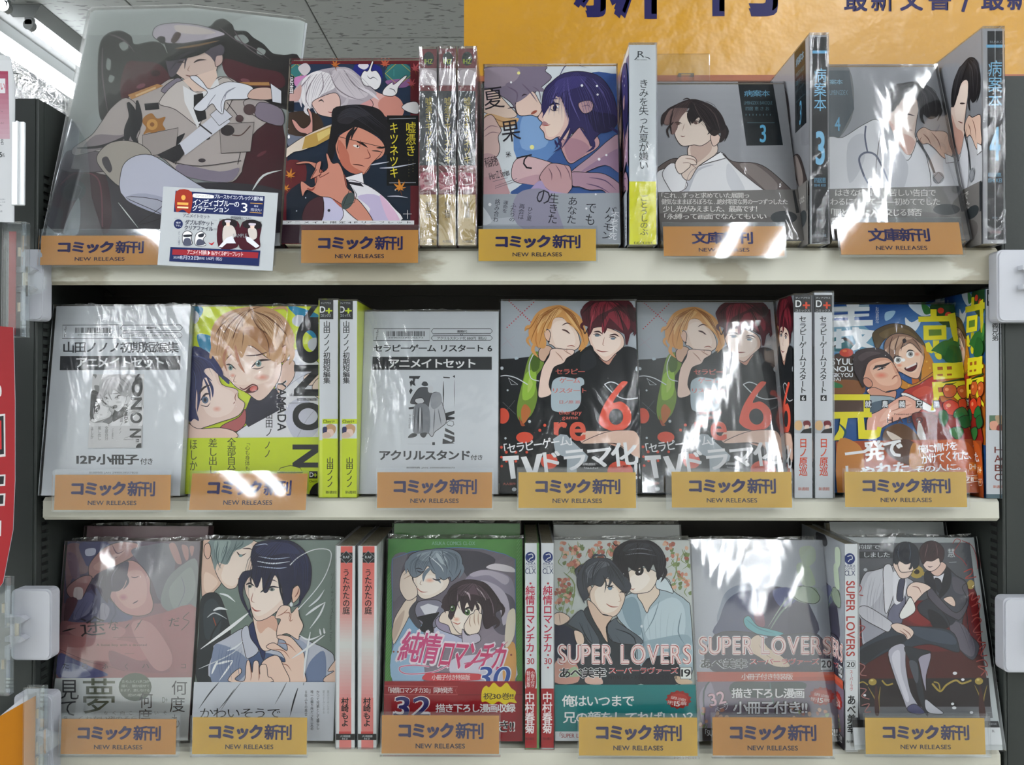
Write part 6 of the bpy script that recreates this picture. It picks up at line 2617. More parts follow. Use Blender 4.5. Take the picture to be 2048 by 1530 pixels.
# ------------------------------------------------------------------ room
def struct(name, mb, m, **k):
    o = mb.build(name, m)
    o['kind'] = 'structure'
    tag(o, k.get('label'))
    return o
ZC = 2.70
struct('floor', MB().box(-6, -5, -0.05, 6, 7, 0.0), M_floor)
struct('wall_back', MB().box(-6, 7, 0, 6, 7.1, ZC + .1), M_wall)
struct('wall_front', MB().box(-6, -5.1, 0, 6, -5, ZC + .1), M_wall)
struct('added_bounce_wall', MB().box(-3, -1.62, 0, 3.2, -1.5, 1.95, bevel=.01), M_wall)  # unseen wall added to bounce light back onto the lower shelves
struct('wall_left', MB().box(-6.1, -5, 0, -6, 7, ZC + .1), M_wall)
struct('wall_right', MB().box(6, -5, 0, 6.1, 7, ZC + .1), M_wall)
ceiling = struct('ceiling', MB().box(-6, -5, ZC + .012, 6, 7, ZC + .1), M_ceil)
tile_me = None
for i in range(-6, 3):
    for j in range(-2, 6):
        x0, y0 = -0.71 + i * 0.6, 2.82 + j * 0.6
        if x0 < -4 or y0 + .6 > 7:
            continue
        if tile_me is None:
            t = MB().box(0.002, 0.002, 0, 0.598, 0.598, 0.013, bevel=0.002).build('ceiling_tile', M_ceil, ceiling)
            tile_me = t.data
        else:
            t = bpy.data.objects.new('ceiling_tile', tile_me)
            COL.objects.link(t)
            t.parent = ceiling
        t.location = (x0, y0, ZC)

def fixture(x, y, label):
    e = empty('ceiling_light', (x, y, ZC), label=label, cat='light', group='twin tube ceiling lights')
    # tapered housing, white enamel darkened in colour against tube glare, hanging just below the tiles
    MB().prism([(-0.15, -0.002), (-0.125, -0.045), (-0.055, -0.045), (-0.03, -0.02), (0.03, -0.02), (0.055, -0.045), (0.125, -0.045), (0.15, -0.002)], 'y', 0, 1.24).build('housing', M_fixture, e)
    for s in (-1, 1):
        MB().cyl((s * 0.105, 0.03, -0.068), (s * 0.105, 1.21, -0.068), 0.0135, 14).build('tube', M_tube, e, True)
        for yy in (0.012, 1.228):
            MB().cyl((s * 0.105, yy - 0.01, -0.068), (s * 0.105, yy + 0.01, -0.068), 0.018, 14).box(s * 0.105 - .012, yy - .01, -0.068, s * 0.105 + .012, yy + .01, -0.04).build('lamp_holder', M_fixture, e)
    return e
for k in range(-5, 3):
    fixture(-1.755, 2.56 + 1.34 * k, 'twin tube ceiling light glowing white above the clear file' if k == 0 else 'twin tube ceiling light in the row over the aisle')
for xx, lab in ((2.3, 'unseen twin tube ceiling light added for fill beside the rack'), (-3.1, 'unseen twin tube ceiling light added for fill over the side aisle'), (3.65, 'unseen twin tube ceiling light added for fill, far row beside the rack'), (-4.45, 'unseen twin tube ceiling light added for fill, far row past the side aisle')):
    for k in range(-5, 4):  # unseen side rows, added to brighten the covers without mirroring in the film
        fixture(xx, 1.0 + 1.34 * k, lab)
for k in range(-3, 1):
    fixture(0.95, -0.94 + 1.34 * k, 'twin tube ceiling light of the row behind the shopper')

# ------------------------------------------------------------------ the shelf unit
YF, YB = 0.700, 0.815
ZS = [CAMZ + 0.130, CAMZ - 0.0985, CAMZ - 0.3262]
XL = at_y(74, 700, YF).x
XR = at_y(2004, 700, YF).x
unit = empty('display_shelf', ((XL + XR) / 2, YF, 0), label='dark steel display rack with cream shelves holding rows of comics', cat='shelf')
ux = (XL + XR) / 2
def U(mb, name, m, smooth=False):
    o = mb.build(name, m, unit, smooth)
    o.location = (-ux, -YF, 0)
    return o
U(MB().box(XL - .02, YB, 0.0, XR + .03, YB + .012, CAMZ + 0.322), 'back_panel', M_back)
U(MB().box(XL, YB - .003, CAMZ + 0.085, XR, YB + .001, CAMZ + 0.0885).box(XL, YB - .003, CAMZ + 0.100, XR, YB + .001, CAMZ + 0.103), 'panel_rib', M_back)
xl0, xr1 = at_y(-30, 700, YF).x, at_y(2120, 700, YF).x
# uprights: front plate, then a side plate pierced with a row of slots
ZTOPL, ZTOPR = CAMZ + 0.268, CAMZ + 0.286
for side in (0, 1):
    zt = (ZTOPL, ZTOPR)[side]
    a, b = ((xl0, XL), (XR, xr1))[side]
    s = (1, -1)[side]
    xin = (XL, XR)[side]
    U(MB().box(min(a, xin - s * .003), YF, 0, max(b, xin - s * .003) if side else xin - s * .003, YB if side == 0 else YB, zt) if side == 0 else
      MB().box(xin + .003, YF, 0, b, YB, zt), 'upright', M_steel)
    mb = MB()
    x0, x1 = min(xin, xin - s * .003), max(xin, xin - s * .003)
    y0, y1 = YF + .009, YF + .019
    mb.box(x0, YF, 0, x1, y0, zt, bevel=.0008)
    mb.box(x0, y1, 0, x1, YB, zt)
    z = CAMZ - 0.52
    mb.box(x0, y0, 0, x1, y1, z)
    while z < zt - 0.07:
        mb.box(x0, y0, z, x1, y1, z + 0.0042)
        z += 0.0075
    mb.box(x0, y0, z, x1, y1, zt)
    U(mb, 'slotted_strip', M_steel)
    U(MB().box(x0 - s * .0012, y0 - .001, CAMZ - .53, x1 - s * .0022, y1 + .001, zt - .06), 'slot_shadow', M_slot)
U(MB().box(xl0, YF, 0.0, xr1, YF + .02, 0.12), 'base_plinth', M_steel)
sl, sr = at_y(86, 700, YF).x, at_y(1998, 700, YF).x
for i, zt in enumerate(ZS):
    low = [0.0334, 0.0205, 0.0205][i]
    mb = MB()
    prof = [(YF + .003, zt), (YF, zt - .003), (YF - .0005, zt - low + .003), (YF + .003, zt - low), (YF + .006, zt - low + .002), (YF + .006, zt - .004), (YB - .001, zt - .004), (YB - .001, zt)]
    mb.prism(prof, 'x', sl + .001, sr - .001)
    U(mb, 'shelf_board', (M_shelfworn, M_shelf, M_shelf)[i])
    # dark support brackets under each end
    for xx, s in ((sl + .004, 1), (sr - .004, -1)):
        U(MB().prism([(YF + .03, zt - .004), (YB - .002, zt - .004), (YB - .002, zt - .030)], 'x', xx, xx + s * .003), 'bracket', M_steel)

# ------------------------------------------------------------------ books
def cover_colour(key):
    c = {'fox': '6d2630', 'summer': 'b9bec8', 'grey3': '8b8c90', 'grey4': '8b8c90', 'set1': 'c9ced2', 'nono': 'cddc3c', 'set2': 'c9ced2', 'six': 'b4bbc2',
         'farm': '3a5a68', 'dream': '8d7078', 'shrug': '8a8f96', 'green30': '5f9a56', 'lov19': 'c9cdcc', 'lov20': 'c4c8d0', 'suits': 'b4babc', 'uta': 'dfe2e4',
         'jun': 'd6dade', 'lov': 'd9dde0'}[key]
    return mat('cover_board_' + key, c, 0.4)

def book_body(e, w, h, t, m, right_spine=True):
    """page block inside a paper cover: front and back boards and the spine"""
    c = 0.0006
    mb = MB().box(0, 0, 0, w, c, h).box(0, t - c, 0, w, t, h)
    mb.box(w - c, c, 0, w, t - c, h)
    mb.build('cover', m, e)
    MB().box(0.0015, c, 0.0012, w - c, t - c, h - 0.0012).build('page_block', M_pages, e)

def film_box(e, w, h, t, m, fin=True, name='shrink_wrap', puff=0.0):
    g = 0.0012
    nx, nz = 16, 24
    verts, faces = [], []
    rr = random.Random(int(w * 1e6 + h * 1e5))
    ph = [rr.uniform(0, 6) for _ in range(6)]
    def dz(u, v):
        e_ = min(1, 6 * min(u, 1 - u)) * min(1, 6 * min(v, 1 - v))
        return (0.0005 * math.sin(7 * u + 3 * v + ph[0]) + 0.0004 * math.sin(5 * v - 9 * u + ph[1])) * e_ + puff * math.sin(math.pi * u) * math.sin(math.pi * v)
    for j in range(nz + 1):
        for i in range(nx + 1):
            u, v = i / nx, j / nz
            verts.append((-g + (w + 2 * g) * u, -g * 2.7 - abs(dz(u, v)) * 1.0, -0.0004 + (h + g) * v))
    for j in range(nz):
        for i in range(nx):
            a = j * (nx + 1) + i
            faces.append((a, a + 1, a + nx + 2, a + nx + 1))
    n0 = len(verts)
    # sides and top
    X0, X1, Z1, Y0, Y1 = -g, w + g, h + g - .0004, -g * 2.7, t + g * .4
    verts += [(X0, Y0, 0), (X0, Y1, 0), (X0, Y1, Z1), (X0, Y0, Z1), (X1, Y0, 0), (X1, Y1, 0), (X1, Y1, Z1), (X1, Y0, Z1)]
    faces += [(n0, n0 + 3, n0 + 2, n0 + 1), (n0 + 4, n0 + 5, n0 + 6, n0 + 7), (n0 + 3, n0 + 7, n0 + 6, n0 + 2)]
    me = bpy.data.meshes.new(name)
    me.from_pydata(verts, [], faces)
    for f in me.polygons[:nx * nz]:
        f.use_smooth = True
    me.materials.append(m)
    o = bpy.data.objects.new(name, me)
    COL.objects.link(o)
    o.parent = e
    if fin:
        # welded seam standing up along the top edge, crumpled
        vs, fs = [], []
        n = 26
        for i in range(n + 1):
            u = i / n
            x = X0 + (X1 - X0) * u
            hh = 0.0018 + 0.0022 * abs(math.sin(u * 5 + ph[2])) * rr.uniform(.5, 1)
            y = t * .5
            vs += [(x, y + rr.uniform(-.001, .001), Z1), (x, y + rr.uniform(-.003, .003), Z1 + hh)]
            if i:
                k = 2 * i
                fs.append((k - 2, k, k + 1, k - 1))
        me2 = bpy.data.meshes.new('film_seam')
        me2.from_pydata(vs, [], fs)
        me2.materials.append(M_crinkle)
        o2 = bpy.data.objects.new('film_seam', me2)
        COL.objects.link(o2)
        o2.parent = o
    return o

ARTS = {}       # key -> local items, w, h
ART_MESH = {}
def lean_frame(pxl, pxr, ytop, Yb, alpha, t, zs, ybot=None):
    a = R(alpha)
    z0 = zs + t * math.sin(a) + .0003
    yb = 765
    x0, x1 = at_y(pxl, yb, Yb).x, at_y(pxr, yb, Yb).x
    P0 = Vector((x0, Yb, z0))
    up = Vector((0, math.sin(a), math.cos(a)))
    nrm = Vector((0, -math.cos(a), math.sin(a)))
    C0 = Vector((0, 0, CAMZ))
    def to_local(p):
        d = ray(*p)
        tt = (P0 - C0).dot(nrm) / d.dot(nrm)
        q = C0 + d * tt
        return ((q - P0).x, (q - P0).dot(up))
    h = to_local(((pxl + pxr) / 2, ytop))[1]
    return P0, x1 - x0, h, to_local, -a

def parts_of(items):
    out = {}
    for it in items:
        out.setdefault(it[0], []).append(it)
    return out

def put_art(e, items, w, h, place, material, key=None, only=None, gray=False, names=None):
    clip = [(0, 0), (w, 0), (w, h), (0, h)]
    b0 = 2e-4
    for part, its in parts_of(items).items():
        if only and part not in only:
            continue
        ck = (key, part, round(w, 4))
        if key and ck in ART_MESH:
            o = bpy.data.objects.new(part, ART_MESH[ck])
            COL.objects.link(o)
            o.parent = e
        else:
            o = art_mesh(part, its, clip, place, material, e, gray=gray, base=b0, room=0.0021 if b0 < 3e-4 else 0.0006)
            b0 = TOP[0]
            if key:
                ART_MESH[ck] = o.data
def mini_items(key, quad, n0):
    """another cover, shrunk into the quad (local corner points tl, tr, bl, br), in grey"""
    items, w, h = ARTS[key]
    tl, tr, bl, br = quad
    out = []
    for part, n, col, trs in items:
        g = min(1, (0.3 * col[0] + 0.59 * col[1] + 0.11 * col[2]) * 1.1)
        nt_ = []
        for t_ in trs:
            q = list(t_)
            for nx, ny, c in ((1, 0, 0), (-1, 0, -w), (0, 1, 0), (0, -1, -h)):
                q = clip_half(q, nx, ny, c)
                if len(q) < 3:
                    break
            if len(q) < 3:
                continue
            def mp_(p):
                u, v = p[0] / w, p[1] / h
                return tuple((bl[i] * (1 - u) + br[i] * u) * (1 - v) + (tl[i] * (1 - u) + tr[i] * u) * v for i in (0, 1))
            nt_.append(tuple(mp_(p) for p in q))
        out.append(('cover_picture', n0 + n * 0.3, (g, g, g * 1.02, 1), nt_))
    return out

SC = {}
def face_book(key, label, pxl, pxr, ytop, Yb, alpha, t, row, film=M_film, group=None, copies=0, art=True, name='comic_book', cat='comic', wf=1.0, artkey=None, loose=0.0):
    P0, w, h, to_local, rx = lean_frame(pxl, pxr, ytop, Yb, alpha, t, ZS[row])
    ak = artkey or key
    if ak not in ARTS:
        A_ = Art().run(TX['A' + ak])
        items = art_local(A_, to_local)
        ARTS[ak] = (items, w, h)
        if ak in MINI:
            f = MINI[ak]
            fr = [ln for ln in TX['A' + ak].split('\n') if ln.startswith('@')][0].split()
            ox, oy, k = map(float, fr[1:])
            v = list(map(float, f[1:]))
            # tl.x tl.y tr.x tr.. given as x0 y0 x1 y1 (bottom row) xb0 yb xb1 yb
            pts = [(v[0], v[1]), (v[2], v[1]), (v[4], v[5]), (v[6], v[7])]
            q = [to_local((ox + p[0] / k, oy + p[1] / k)) for p in pts]
            ARTS[ak] = (items + mini_items(f[0], q, 200), w, h)
    items, w0, h0 = ARTS[ak]
    if ak != key or artkey:
        items = items
    e = empty(name, P0, (rx, 0, 0), label, cat, group)
    book_body(e, w, h, t, cover_colour(ak))
    sx, sz = w / w0, h / h0
    SC.setdefault(ak, (sx, sz))
    put_art(e, items, w0, h0, lambda u, v, d: (u * sx, -d, v * sz), M_print, key=ak)
    if film:
        film_box(e, w, h, t, film, puff=loose)
    return e, (P0, w, h, to_local, rx)

def spine_book(skey, label, pxl, pxr, ytop, Y, row, depth=0.105, side=None, shift=None, group=None, film=M_film, yaw=0, back=None):
    """a book standing spine outwards; side = cover art shown on its left face"""
    x0, x1 = at_y(pxl, 765, Y).x, at_y(pxr, 765, Y).x
    z0 = ZS[row] + .0003
    h = at_y((pxl + pxr) / 2, ytop, Y).z - z0
    t = x1 - x0
    e = empty('comic_book', (x0, Y, z0), (0, 0, R(yaw)), label, 'comic', group)
    c = 0.0006
    w = depth
    m = cover_colour(back or skey if skey != 'junb' else 'green30')
    MB().box(0, 0, 0, c, w, h).box(t - c, 0, 0, t, w, h).box(c, 0, 0, t - c, c, h).build('cover', m, e)
    MB().box(c, c, 0.0012, t - c, w - 0.0015, h - 0.0012).build('page_block', M_pages, e)
    ar = Art()
    ar.part = 'spine_print'
    ar.run(TX['S' + skey])
    dx = shift or 0
    def tl(p):
        q = at_y(p[0] + dx, p[1], Y)
        return (q.x - x0, q.z - z0)
    items = art_local(ar, tl)
    art_mesh('spine_print', items, [(0, 0), (t, 0), (t, h), (0, h)], lambda u, v, d: (u, -d, v), M_spine, e)
    if side:
        its, w0, h0 = ARTS[side]
        sx, sz = w / w0, h / h0
        for part in parts_of(its):
            me = ART_MESH[(side, part, round(w0, 4))]
            o = bpy.data.objects.new(part, me)
            COL.objects.link(o)
            o.parent = e
            # the front cover's print, turned onto the left face
            o.rotation_euler = (0, 0, R(-90))
            o.location = (0, w, 0)
            o.scale = (sx / SC[side][0], 1, sz / SC[side][1])
    if film:
        g = .0012
        mb = MB().box(-g * .4, -g * 2, -.0002, t + g * .6, w + g, h + g)
        o = mb.build('shrink_wrap', film, e)
    return e
# ------------------------------------------------------------------ sign board behind the top shelf
YS = 0.829
sx0, sx1 = at_y(928, 60, YS).x, at_y(2150, 60, YS).x
sz0, sz1 = at_y(1400, 151, YS).z, at_y(1400, -330, YS).z
sign = empty('sign_board', (sx0, YS, sz0), label='large glossy yellow sign board with navy lettering standing above the rack', cat='sign')
MB().box(0, 0, 0, sx1 - sx0, .004, sz1 - sz0).build('panel', M_sign, sign)
it = art_local(Art().run(SIGN), lambda p: (at_y(p[0], p[1], YS).x - sx0, at_y(p[0], p[1], YS).z - sz0))
for n_ch in sorted({o_[1] // 4 for o_ in it}):
    art_mesh('character', [o_ for o_ in it if o_[1] // 4 == n_ch], [(0, 0), (sx1 - sx0, 0), (sx1 - sx0, sz1 - sz0), (0, sz1 - sz0)], lambda u, v, d: (u, -d, v), M_vinyl, sign)
MB().box(0, -.001, -.006, sx1 - sx0, .005, 0.0).build('lower_rail', M_tan, sign)
MB().box(.02, .0012, -.25, .05, .004, 0).box(sx1 - sx0 - .1, .0012, -.25, sx1 - sx0 - .07, .004, 0).build('foot', M_steel, sign)

# ------------------------------------------------------------------ top shelf
R1 = dict(row=0)
face_book('fox', 'dark red comic in shrink wrap with white haired fox man above a red faced man', 563, 838, 122, .6945, 9, .016, 0)
face_book('summer', 'pale comic with a purple haired figure embraced from behind and a grey paper band', 966, 1241, 133, .700, 9, .017, 0, film=M_film)
face_book('grey3', 'grey comic volume 3 with black haired figure in an open white shirt', 1322, 1608, 169, .698, 17, .018, 0)
face_book('grey4', 'grey comic volume 4 with dark haired doctor and stethoscope under glaring film', 1666, 1940, 134, .698, 17, .018, 0, film=M_film3, loose=.004)
for i, (a, b, y) in enumerate(((839, 873, 98), (877, 911, 97), (916, 952, 97))):
    spine_book('fox', ['red and gold spine book beside the fox cover, first of three', 'red and gold spine book, middle of the three wrapped spines',
                       'red and gold spine book, the one nearest the yellow sign'][i], a, b, y, .690, 0, shift=a - 837, group='red and gold spines', film=M_spfilm)
spine_book('summer', 'silver spine with thin black lettering above a yellow green lower band', 1259, 1313, 90, .688, 0, side='summer')
spine_book('grey3', 'black spine with pale blue numeral 3 and grey cover side showing', 1621, 1657, 70, .686, 0, side='grey3')
spine_book('grey4', 'black spine with pale blue numeral 4 beside the right upright', 1968, 2009, 57, .686, 0, side='grey4')

# ------------------------------------------------------------------ middle shelf
def row2():
    face_book('nono', 'lime yellow comic with blond man and dark haired man cheek to cheek', 368, 648, 613, .712, 6, .016, 1)
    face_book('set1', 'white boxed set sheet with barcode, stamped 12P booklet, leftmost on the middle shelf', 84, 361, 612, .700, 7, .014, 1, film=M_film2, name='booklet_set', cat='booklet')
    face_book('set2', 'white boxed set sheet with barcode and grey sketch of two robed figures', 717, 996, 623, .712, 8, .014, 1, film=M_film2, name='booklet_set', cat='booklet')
    face_book('six', 'black and grey comic with large red 6, left copy with blond and red haired men', 1000, 1281, 602, .712, 10, .016, 1)
    face_book('six', 'black and grey comic with large red 6, glaring copy beside the two white spines', 1286, 1577, 604, .710, 13, .016, 1, film=M_film3, loose=.003)
    face_book('farm', 'colourful tomato garden comic with laughing hooded man hugging a dark haired man', 1668, 1965, 609, .710, 13, .016, 1)
row2()
spine_book('nono', 'white and lime spine touching the lime yellow comic', 639, 676, 600, .702, 1, shift=-2, group='white and lime spines')
spine_book('nono', 'white and lime spine next to the boxed set with robed figures', 680, 714, 602, .702, 1, shift=39 - 2, group='white and lime spines')
spine_book('six', 'white spine with red author name, left one of the matching pair', 1588, 1624, 590, .702, 1, side='six', group='white spines with red author name')
spine_book('six', 'white spine with red author name, right one touching the tomato comic', 1629, 1665, 585, .702, 1, shift=41, side='six', group='white spines with red author name')
spine_book('farm', 'white spine with dark red letters and tomato cover side at the right end', 1971, 1998, 578, .702, 1, side='farm')

# ------------------------------------------------------------------ bottom shelf
face_book('dream', 'mauve comic with reclining figure and white band, under streaky film', 106, 380, 1083, .712, 8, .016, 2, film=M_film3, loose=.009)
face_book('shrug', 'sage green comic with two pale men and blank white lower band', 386, 669, 1080, .712, 8, .016, 2)
face_book('green30', 'green bordered comic with pink lettering and red band, two men resting chins', 768, 1045, 1078, .712, 8, .018, 2)
face_book('lov19', 'comic volume 19 with floral background, two men and a teal band', 1110, 1393, 1080, .712, 10, .017, 2)
face_book('lov20', 'comic volume 20 under bright glare with lily and teal ribbon', 1396, 1683, 1080, .710, 13, .018, 2, film=M_film3, loose=.009)
face_book('suits', 'grey comic with two suited men seated on a red sofa', 1706, 2001, 1075, .694, 13, .016, 2)
spine_book('uta', 'white spine with pink stripe beside the sage green comic', 674, 711, 1092, .702, 2, shift=2, group='white spines with pink stripe')
spine_book('uta', 'white spine with pink stripe beside the green bordered comic', 717, 754, 1092, .702, 2, shift=46, group='white spines with pink stripe')
spine_book('junb', 'white spine with red foot and green back cover edge', 1050, 1078, 1086, .702, 2, shift=1)
spine_book('jun', 'white spine with red foot, plain white edge, beside the volume 19 comic', 1082, 1107, 1086, .702, 2, shift=36)
spine_book('lov', 'white spine with red outlined letters and 20, beside the sofa comic', 1688, 1713, 1088, .700, 2, side='lov20')

# copies waiting behind the front ones: only their top edges show
def behind(key, label, pxl, pxr, ytop, Y, alpha, t, row, group, dy=.027):
    P0, w, h, tl, rx = lean_frame(pxl, pxr, ytop, Y, alpha, t, ZS[row])
    e = empty('comic_book', P0 + Vector((0, dy, 0)), (rx, 0, 0), label, 'comic', group)
    hh = h * (1 + dy / .72) + .003
    book_body(e, w, hh, t, cover_colour(key))
    film_box(e, w, hh, t, M_film)
behind('green30', 'green comic standing behind the green bordered one', 770, 1040, 1078, .712, 8, .014, 2, None)
behind('dream', 'mauve comic standing behind the front mauve one', 112, 372, 1083, .712, 8, .014, 2, None)
behind('lov19', 'pale comic standing behind the floral volume 19', 1114, 1385, 1080, .712, 10, .014, 2, None)
behind('suits', 'pale comic standing behind the suited men comic', 1722, 1972, 1075, .694, 13, .014, 2, None)

# ------------------------------------------------------------------ the clear file and its card on the left of the top shelf
def at_lean(px, py, P0, up, nrm):
    d = ray(px, py)
    C0 = Vector((0, 0, CAMZ))
    return C0 + d * ((P0 - C0).dot(nrm) / d.dot(nrm))
al = R(11)
P0 = Vector((at_y(90, 500, .698).x, .698, ZS[0] + .002))
upv, nrm = Vector((0, math.sin(al), math.cos(al))), Vector((0, -math.cos(al), math.sin(al)))
fe = empty('clear_file', P0, (-al, 0, 0), label='large clear plastic file printed with a white uniformed officer on a dark sofa', cat='file')
def f_loc(p):
    q = at_lean(p[0], p[1], P0, upv, nrm) - P0
    return (q.x, q.dot(upv))
outline = [(83, 520), (558, 520), (570, 400), (614, 46), (600, 40), (382, 15), (190, 20), (181, 26), (140, 222)]
poly = [f_loc(p) for p in outline]
poly = [(p[0], max(p[1], 0.0)) for p in poly]
M_fileback = clear_mat('file_plastic', tint='dfe5e6', rough=0.2, base=0.08, edge=0.5, body=0.5)
MB().prism(poly, 'y', 0.0004, 0.0012).build('back_sheet', M_fileback, fe)
fa = art_local(Art().run(TX['Afile']), f_loc)
ccw = poly if sum(poly[i][0] * poly[(i + 1) % len(poly)][1] - poly[(i + 1) % len(poly)][0] * poly[i][1] for i in range(len(poly))) > 0 else poly[::-1]
art_mesh('printed_sheet', fa, ccw, lambda u, v, d: (u, -d + .0003, v), M_sheet, fe)
M_fgloss = clear_mat('file_front_gloss', rough=0.10, base=0.01, edge=0.6, bump=(4, 0.25, 0.01))
MB().prism(poly, 'y', -0.0048, -0.0042).build('front_sheet', M_fgloss, fe)
pk = [f_loc(p) for p in ((83, 520), (150, 243), (180, 290), (190, 400), (215, 520))]
pk = [(p[0], max(p[1], 0.0)) for p in pk]
MB().prism(pk, 'y', -0.0060, -0.0055).build('pocket_flap', M_clear, fe)

def quad_card(name, pts, Y, txtitems, material, label, cat, thick=.0006, lean=0, base=None):
    """flat card whose corners are given in the photo, standing at depth Y"""
    c = [at_y(p[0], p[1], Y) for p in pts]
    o = Vector((c[0].x, Y, c[0].z))
    e = empty(name, o, label=label, cat=cat)
    loc = [(p.x - o.x, p.z - o.z) for p in c]
    MB().prism(loc, 'y', 0, thick).build('card', base or M_white, e)
    it = art_local(txtitems, lambda p: (at_y(p[0], p[1], Y).x - o.x, at_y(p[0], p[1], Y).z - o.z))
    s_ = sum(loc[i][0] * loc[(i + 1) % len(loc)][1] - loc[(i + 1) % len(loc)][0] * loc[i][1] for i in range(len(loc)))
    art_mesh('print', it, loc if s_ > 0 else loc[::-1], lambda u, v, d: (u, -d, v), material, e)
    return e
quad_card('notice_card', [(315, 530), (327, 373), (556, 386), (545, 542)], .6795, Art().run(TX['Apromo']), M_card,
          'white notice card with navy panels taped over the leftmost orange tag', 'card')

# ------------------------------------------------------------------ tags clipped to the shelf edges
TAG_MESH = {}
def shelf_tag(i, kind, x0, y0, x1, y1, row, col, label, hx0=None, hx1=None, htop=8, roll=0, tilt=0):
    Y = .6865
    a, b = at_y(x0, y1, Y), at_y(x1, y0, Y)
    w, h = b.x - a.x, b.z - a.z
    e = empty('shelf_tag', (a.x, Y, a.z), (R(-tilt), R(roll), 0), label, 'tag', 'orange new release tags')
    m = (M_orange, M_yellow)[col]
    MB().box(0, 0, 0, w, .0005, h).build('paper_insert', m, e)
    if kind not in TAG_MESH:
        ar = Art()
        ar.part = 'lettering'
        for ln in TAG[kind].strip().split('\n'):
            f = ln.split(' ')
            ar.text('T', f[1], [float(v) for v in f[2:6]], ' '.join(f[6:]))
        it = [(p, n, c, [tuple((q[0], 1 - q[1]) for q in t) for t in tr]) for p, n, c, tr in ar.items]
        o = art_mesh('lettering', it, [(0, 0), (1, 0), (1, 1), (0, 1)], lambda u, v, d: (u, -d, v), M_card, e, base=1e-4)
        TAG_MESH[kind] = o.data
    else:
        o = bpy.data.objects.new('lettering', TAG_MESH[kind])
        COL.objects.link(o)
        o.parent = e
    o.scale = (w, 1, h)
    l = (at_y(hx0, y1, Y).x - a.x) if hx0 else -.0012
    r_ = (at_y(hx1, y1, Y).x - a.x) if hx1 else w + .0014
    ht = h + htop / F * Y
    mb = MB().box(l, -.0022, -.0012, r_, -.0014, ht)
    mb.box(l, .0010, -.0012, r_, .0018, ht + .001)
    mb.box(l, -.0022, -.002, r_, .0018, -.0012)
    mb.build('clear_sleeve', M_clear_tag, e)
    # hooks over the shelf lip
    MB().box(l + .012, .0018, h * .35, l + .026, .0130, h * .35 + .0012).box(r_ - .026, .0018, h * .35, r_ - .012, .0130, h * .35 + .0012).build('hook', M_clear, e)
    return e
TAGS = [
 ('comic', 80, 470, 318, 530, 0, 0, 'orange tag half hidden by the notice card, leftmost on the top shelf', 78, 551, 12),
 ('comic', 602, 459, 836, 526, 0, 0, 'orange tag below the dark red fox comic', None, None, 9),
 ('comic', 957, 457, 1192, 522, 0, 1, 'yellow orange tag below the purple haired comic', None, None, 5),
 ('bunko', 1328, 450, 1569, 512, 0, 0, 'orange tag with wide glare below grey volume 3', None, None, 7),
 ('bunko', 1683, 440, 1926, 509, 0, 0, 'orange tag below grey volume 4 at the right end of the top shelf', None, None, 9),
 ('comic', 108, 950, 340, 1020, 1, 0, 'orange tag below the leftmost white booklet set', None, None, 9),
 ('comic', 378, 947, 611, 1020, 1, 0, 'orange tag with two slanting glare streaks below the lime comic', None, None, 4),
 ('comic', 754, 945, 984, 1016, 1, 0, 'orange tag below the booklet set with robed figures', None, 987, 7),
 ('comic', 1037, 945, 1272, 1016, 1, 1, 'deep yellow tag below the left copy of the red 6 comic', None, None, 8),
 ('comic', 1344, 944, 1584, 1015, 1, 1, 'bright yellow tag slid to the right in its clear sleeve', 1332, None, 5),
 ('comic', 1691, 944, 1934, 1014, 1, 1, 'yellow tag below the tomato garden comic', None, None, 5),
 ('comic', 121, 1440, 351, 1508, 2, 0, 'orange tag below the mauve comic', None, 358, 9),
 ('comic', 384, 1437, 613, 1508, 2, 1, 'yellow tag below the sage green comic', None, None, 6),
 ('comic', 763, 1433, 998, 1507, 2, 0, 'orange tag below the green bordered comic', None, None, 4),
 ('comic', 1158, 1437, 1395, 1511, 2, 1, 'yellow tag below the volume 19 comic', None, None, 5),
 ('comic', 1426, 1437, 1665, 1511, 2, 0, 'orange tag below the glaring volume 20 comic', None, None, 6),
 ('comic', 1732, 1438, 1971, 1508, 2, 1, 'yellow tag with a loose sleeve below the sofa comic', None, 1980, 6),
]
TILT = [4, 3, 3, 8, 12, 3, 12, 3, 3, 3, 3, 3, 3, 3, 3, 3, 3]
for i, t in enumerate(TAGS):
    shelf_tag(i, t[0], t[1], t[2], t[3], t[4], t[5], t[6], t[7], t[8], t[9], t[10], tilt=TILT[i])

# clear holder standing behind the grey volume 3 comic
hl = at_y(1420, 165, .795)
hx, hz = at_y(1248, 110, .795).x, at_y(1420, 108, .795).z
ho = empty('acrylic_sign_holder', (hx, .795, ZS[0] + .0006), label='clear acrylic holder rising behind the grey volume 3 comic', cat='holder')
MB().box(0, 0, 0, hl.x - hx, .002, hz - ZS[0], bevel=.0005).build('plate', M_clear, ho)
cx = at_y(1372, 160, .79).x - hx
cz = at_y(1372, 160, .79).z - ZS[0]
MB().box(cx - .008, -.006, cz - .006, cx - .005, .004, cz + .006).box(cx + .005, -.006, cz - .006, cx + .008, .004, cz + .006).box(cx - .008, -.006, cz + .003, cx + .008, -.004, cz + .006).build('clip', M_clear, ho)
MB().box(0, .002, 0, hl.x - hx, .014, .002).build('foot', M_clear, ho)

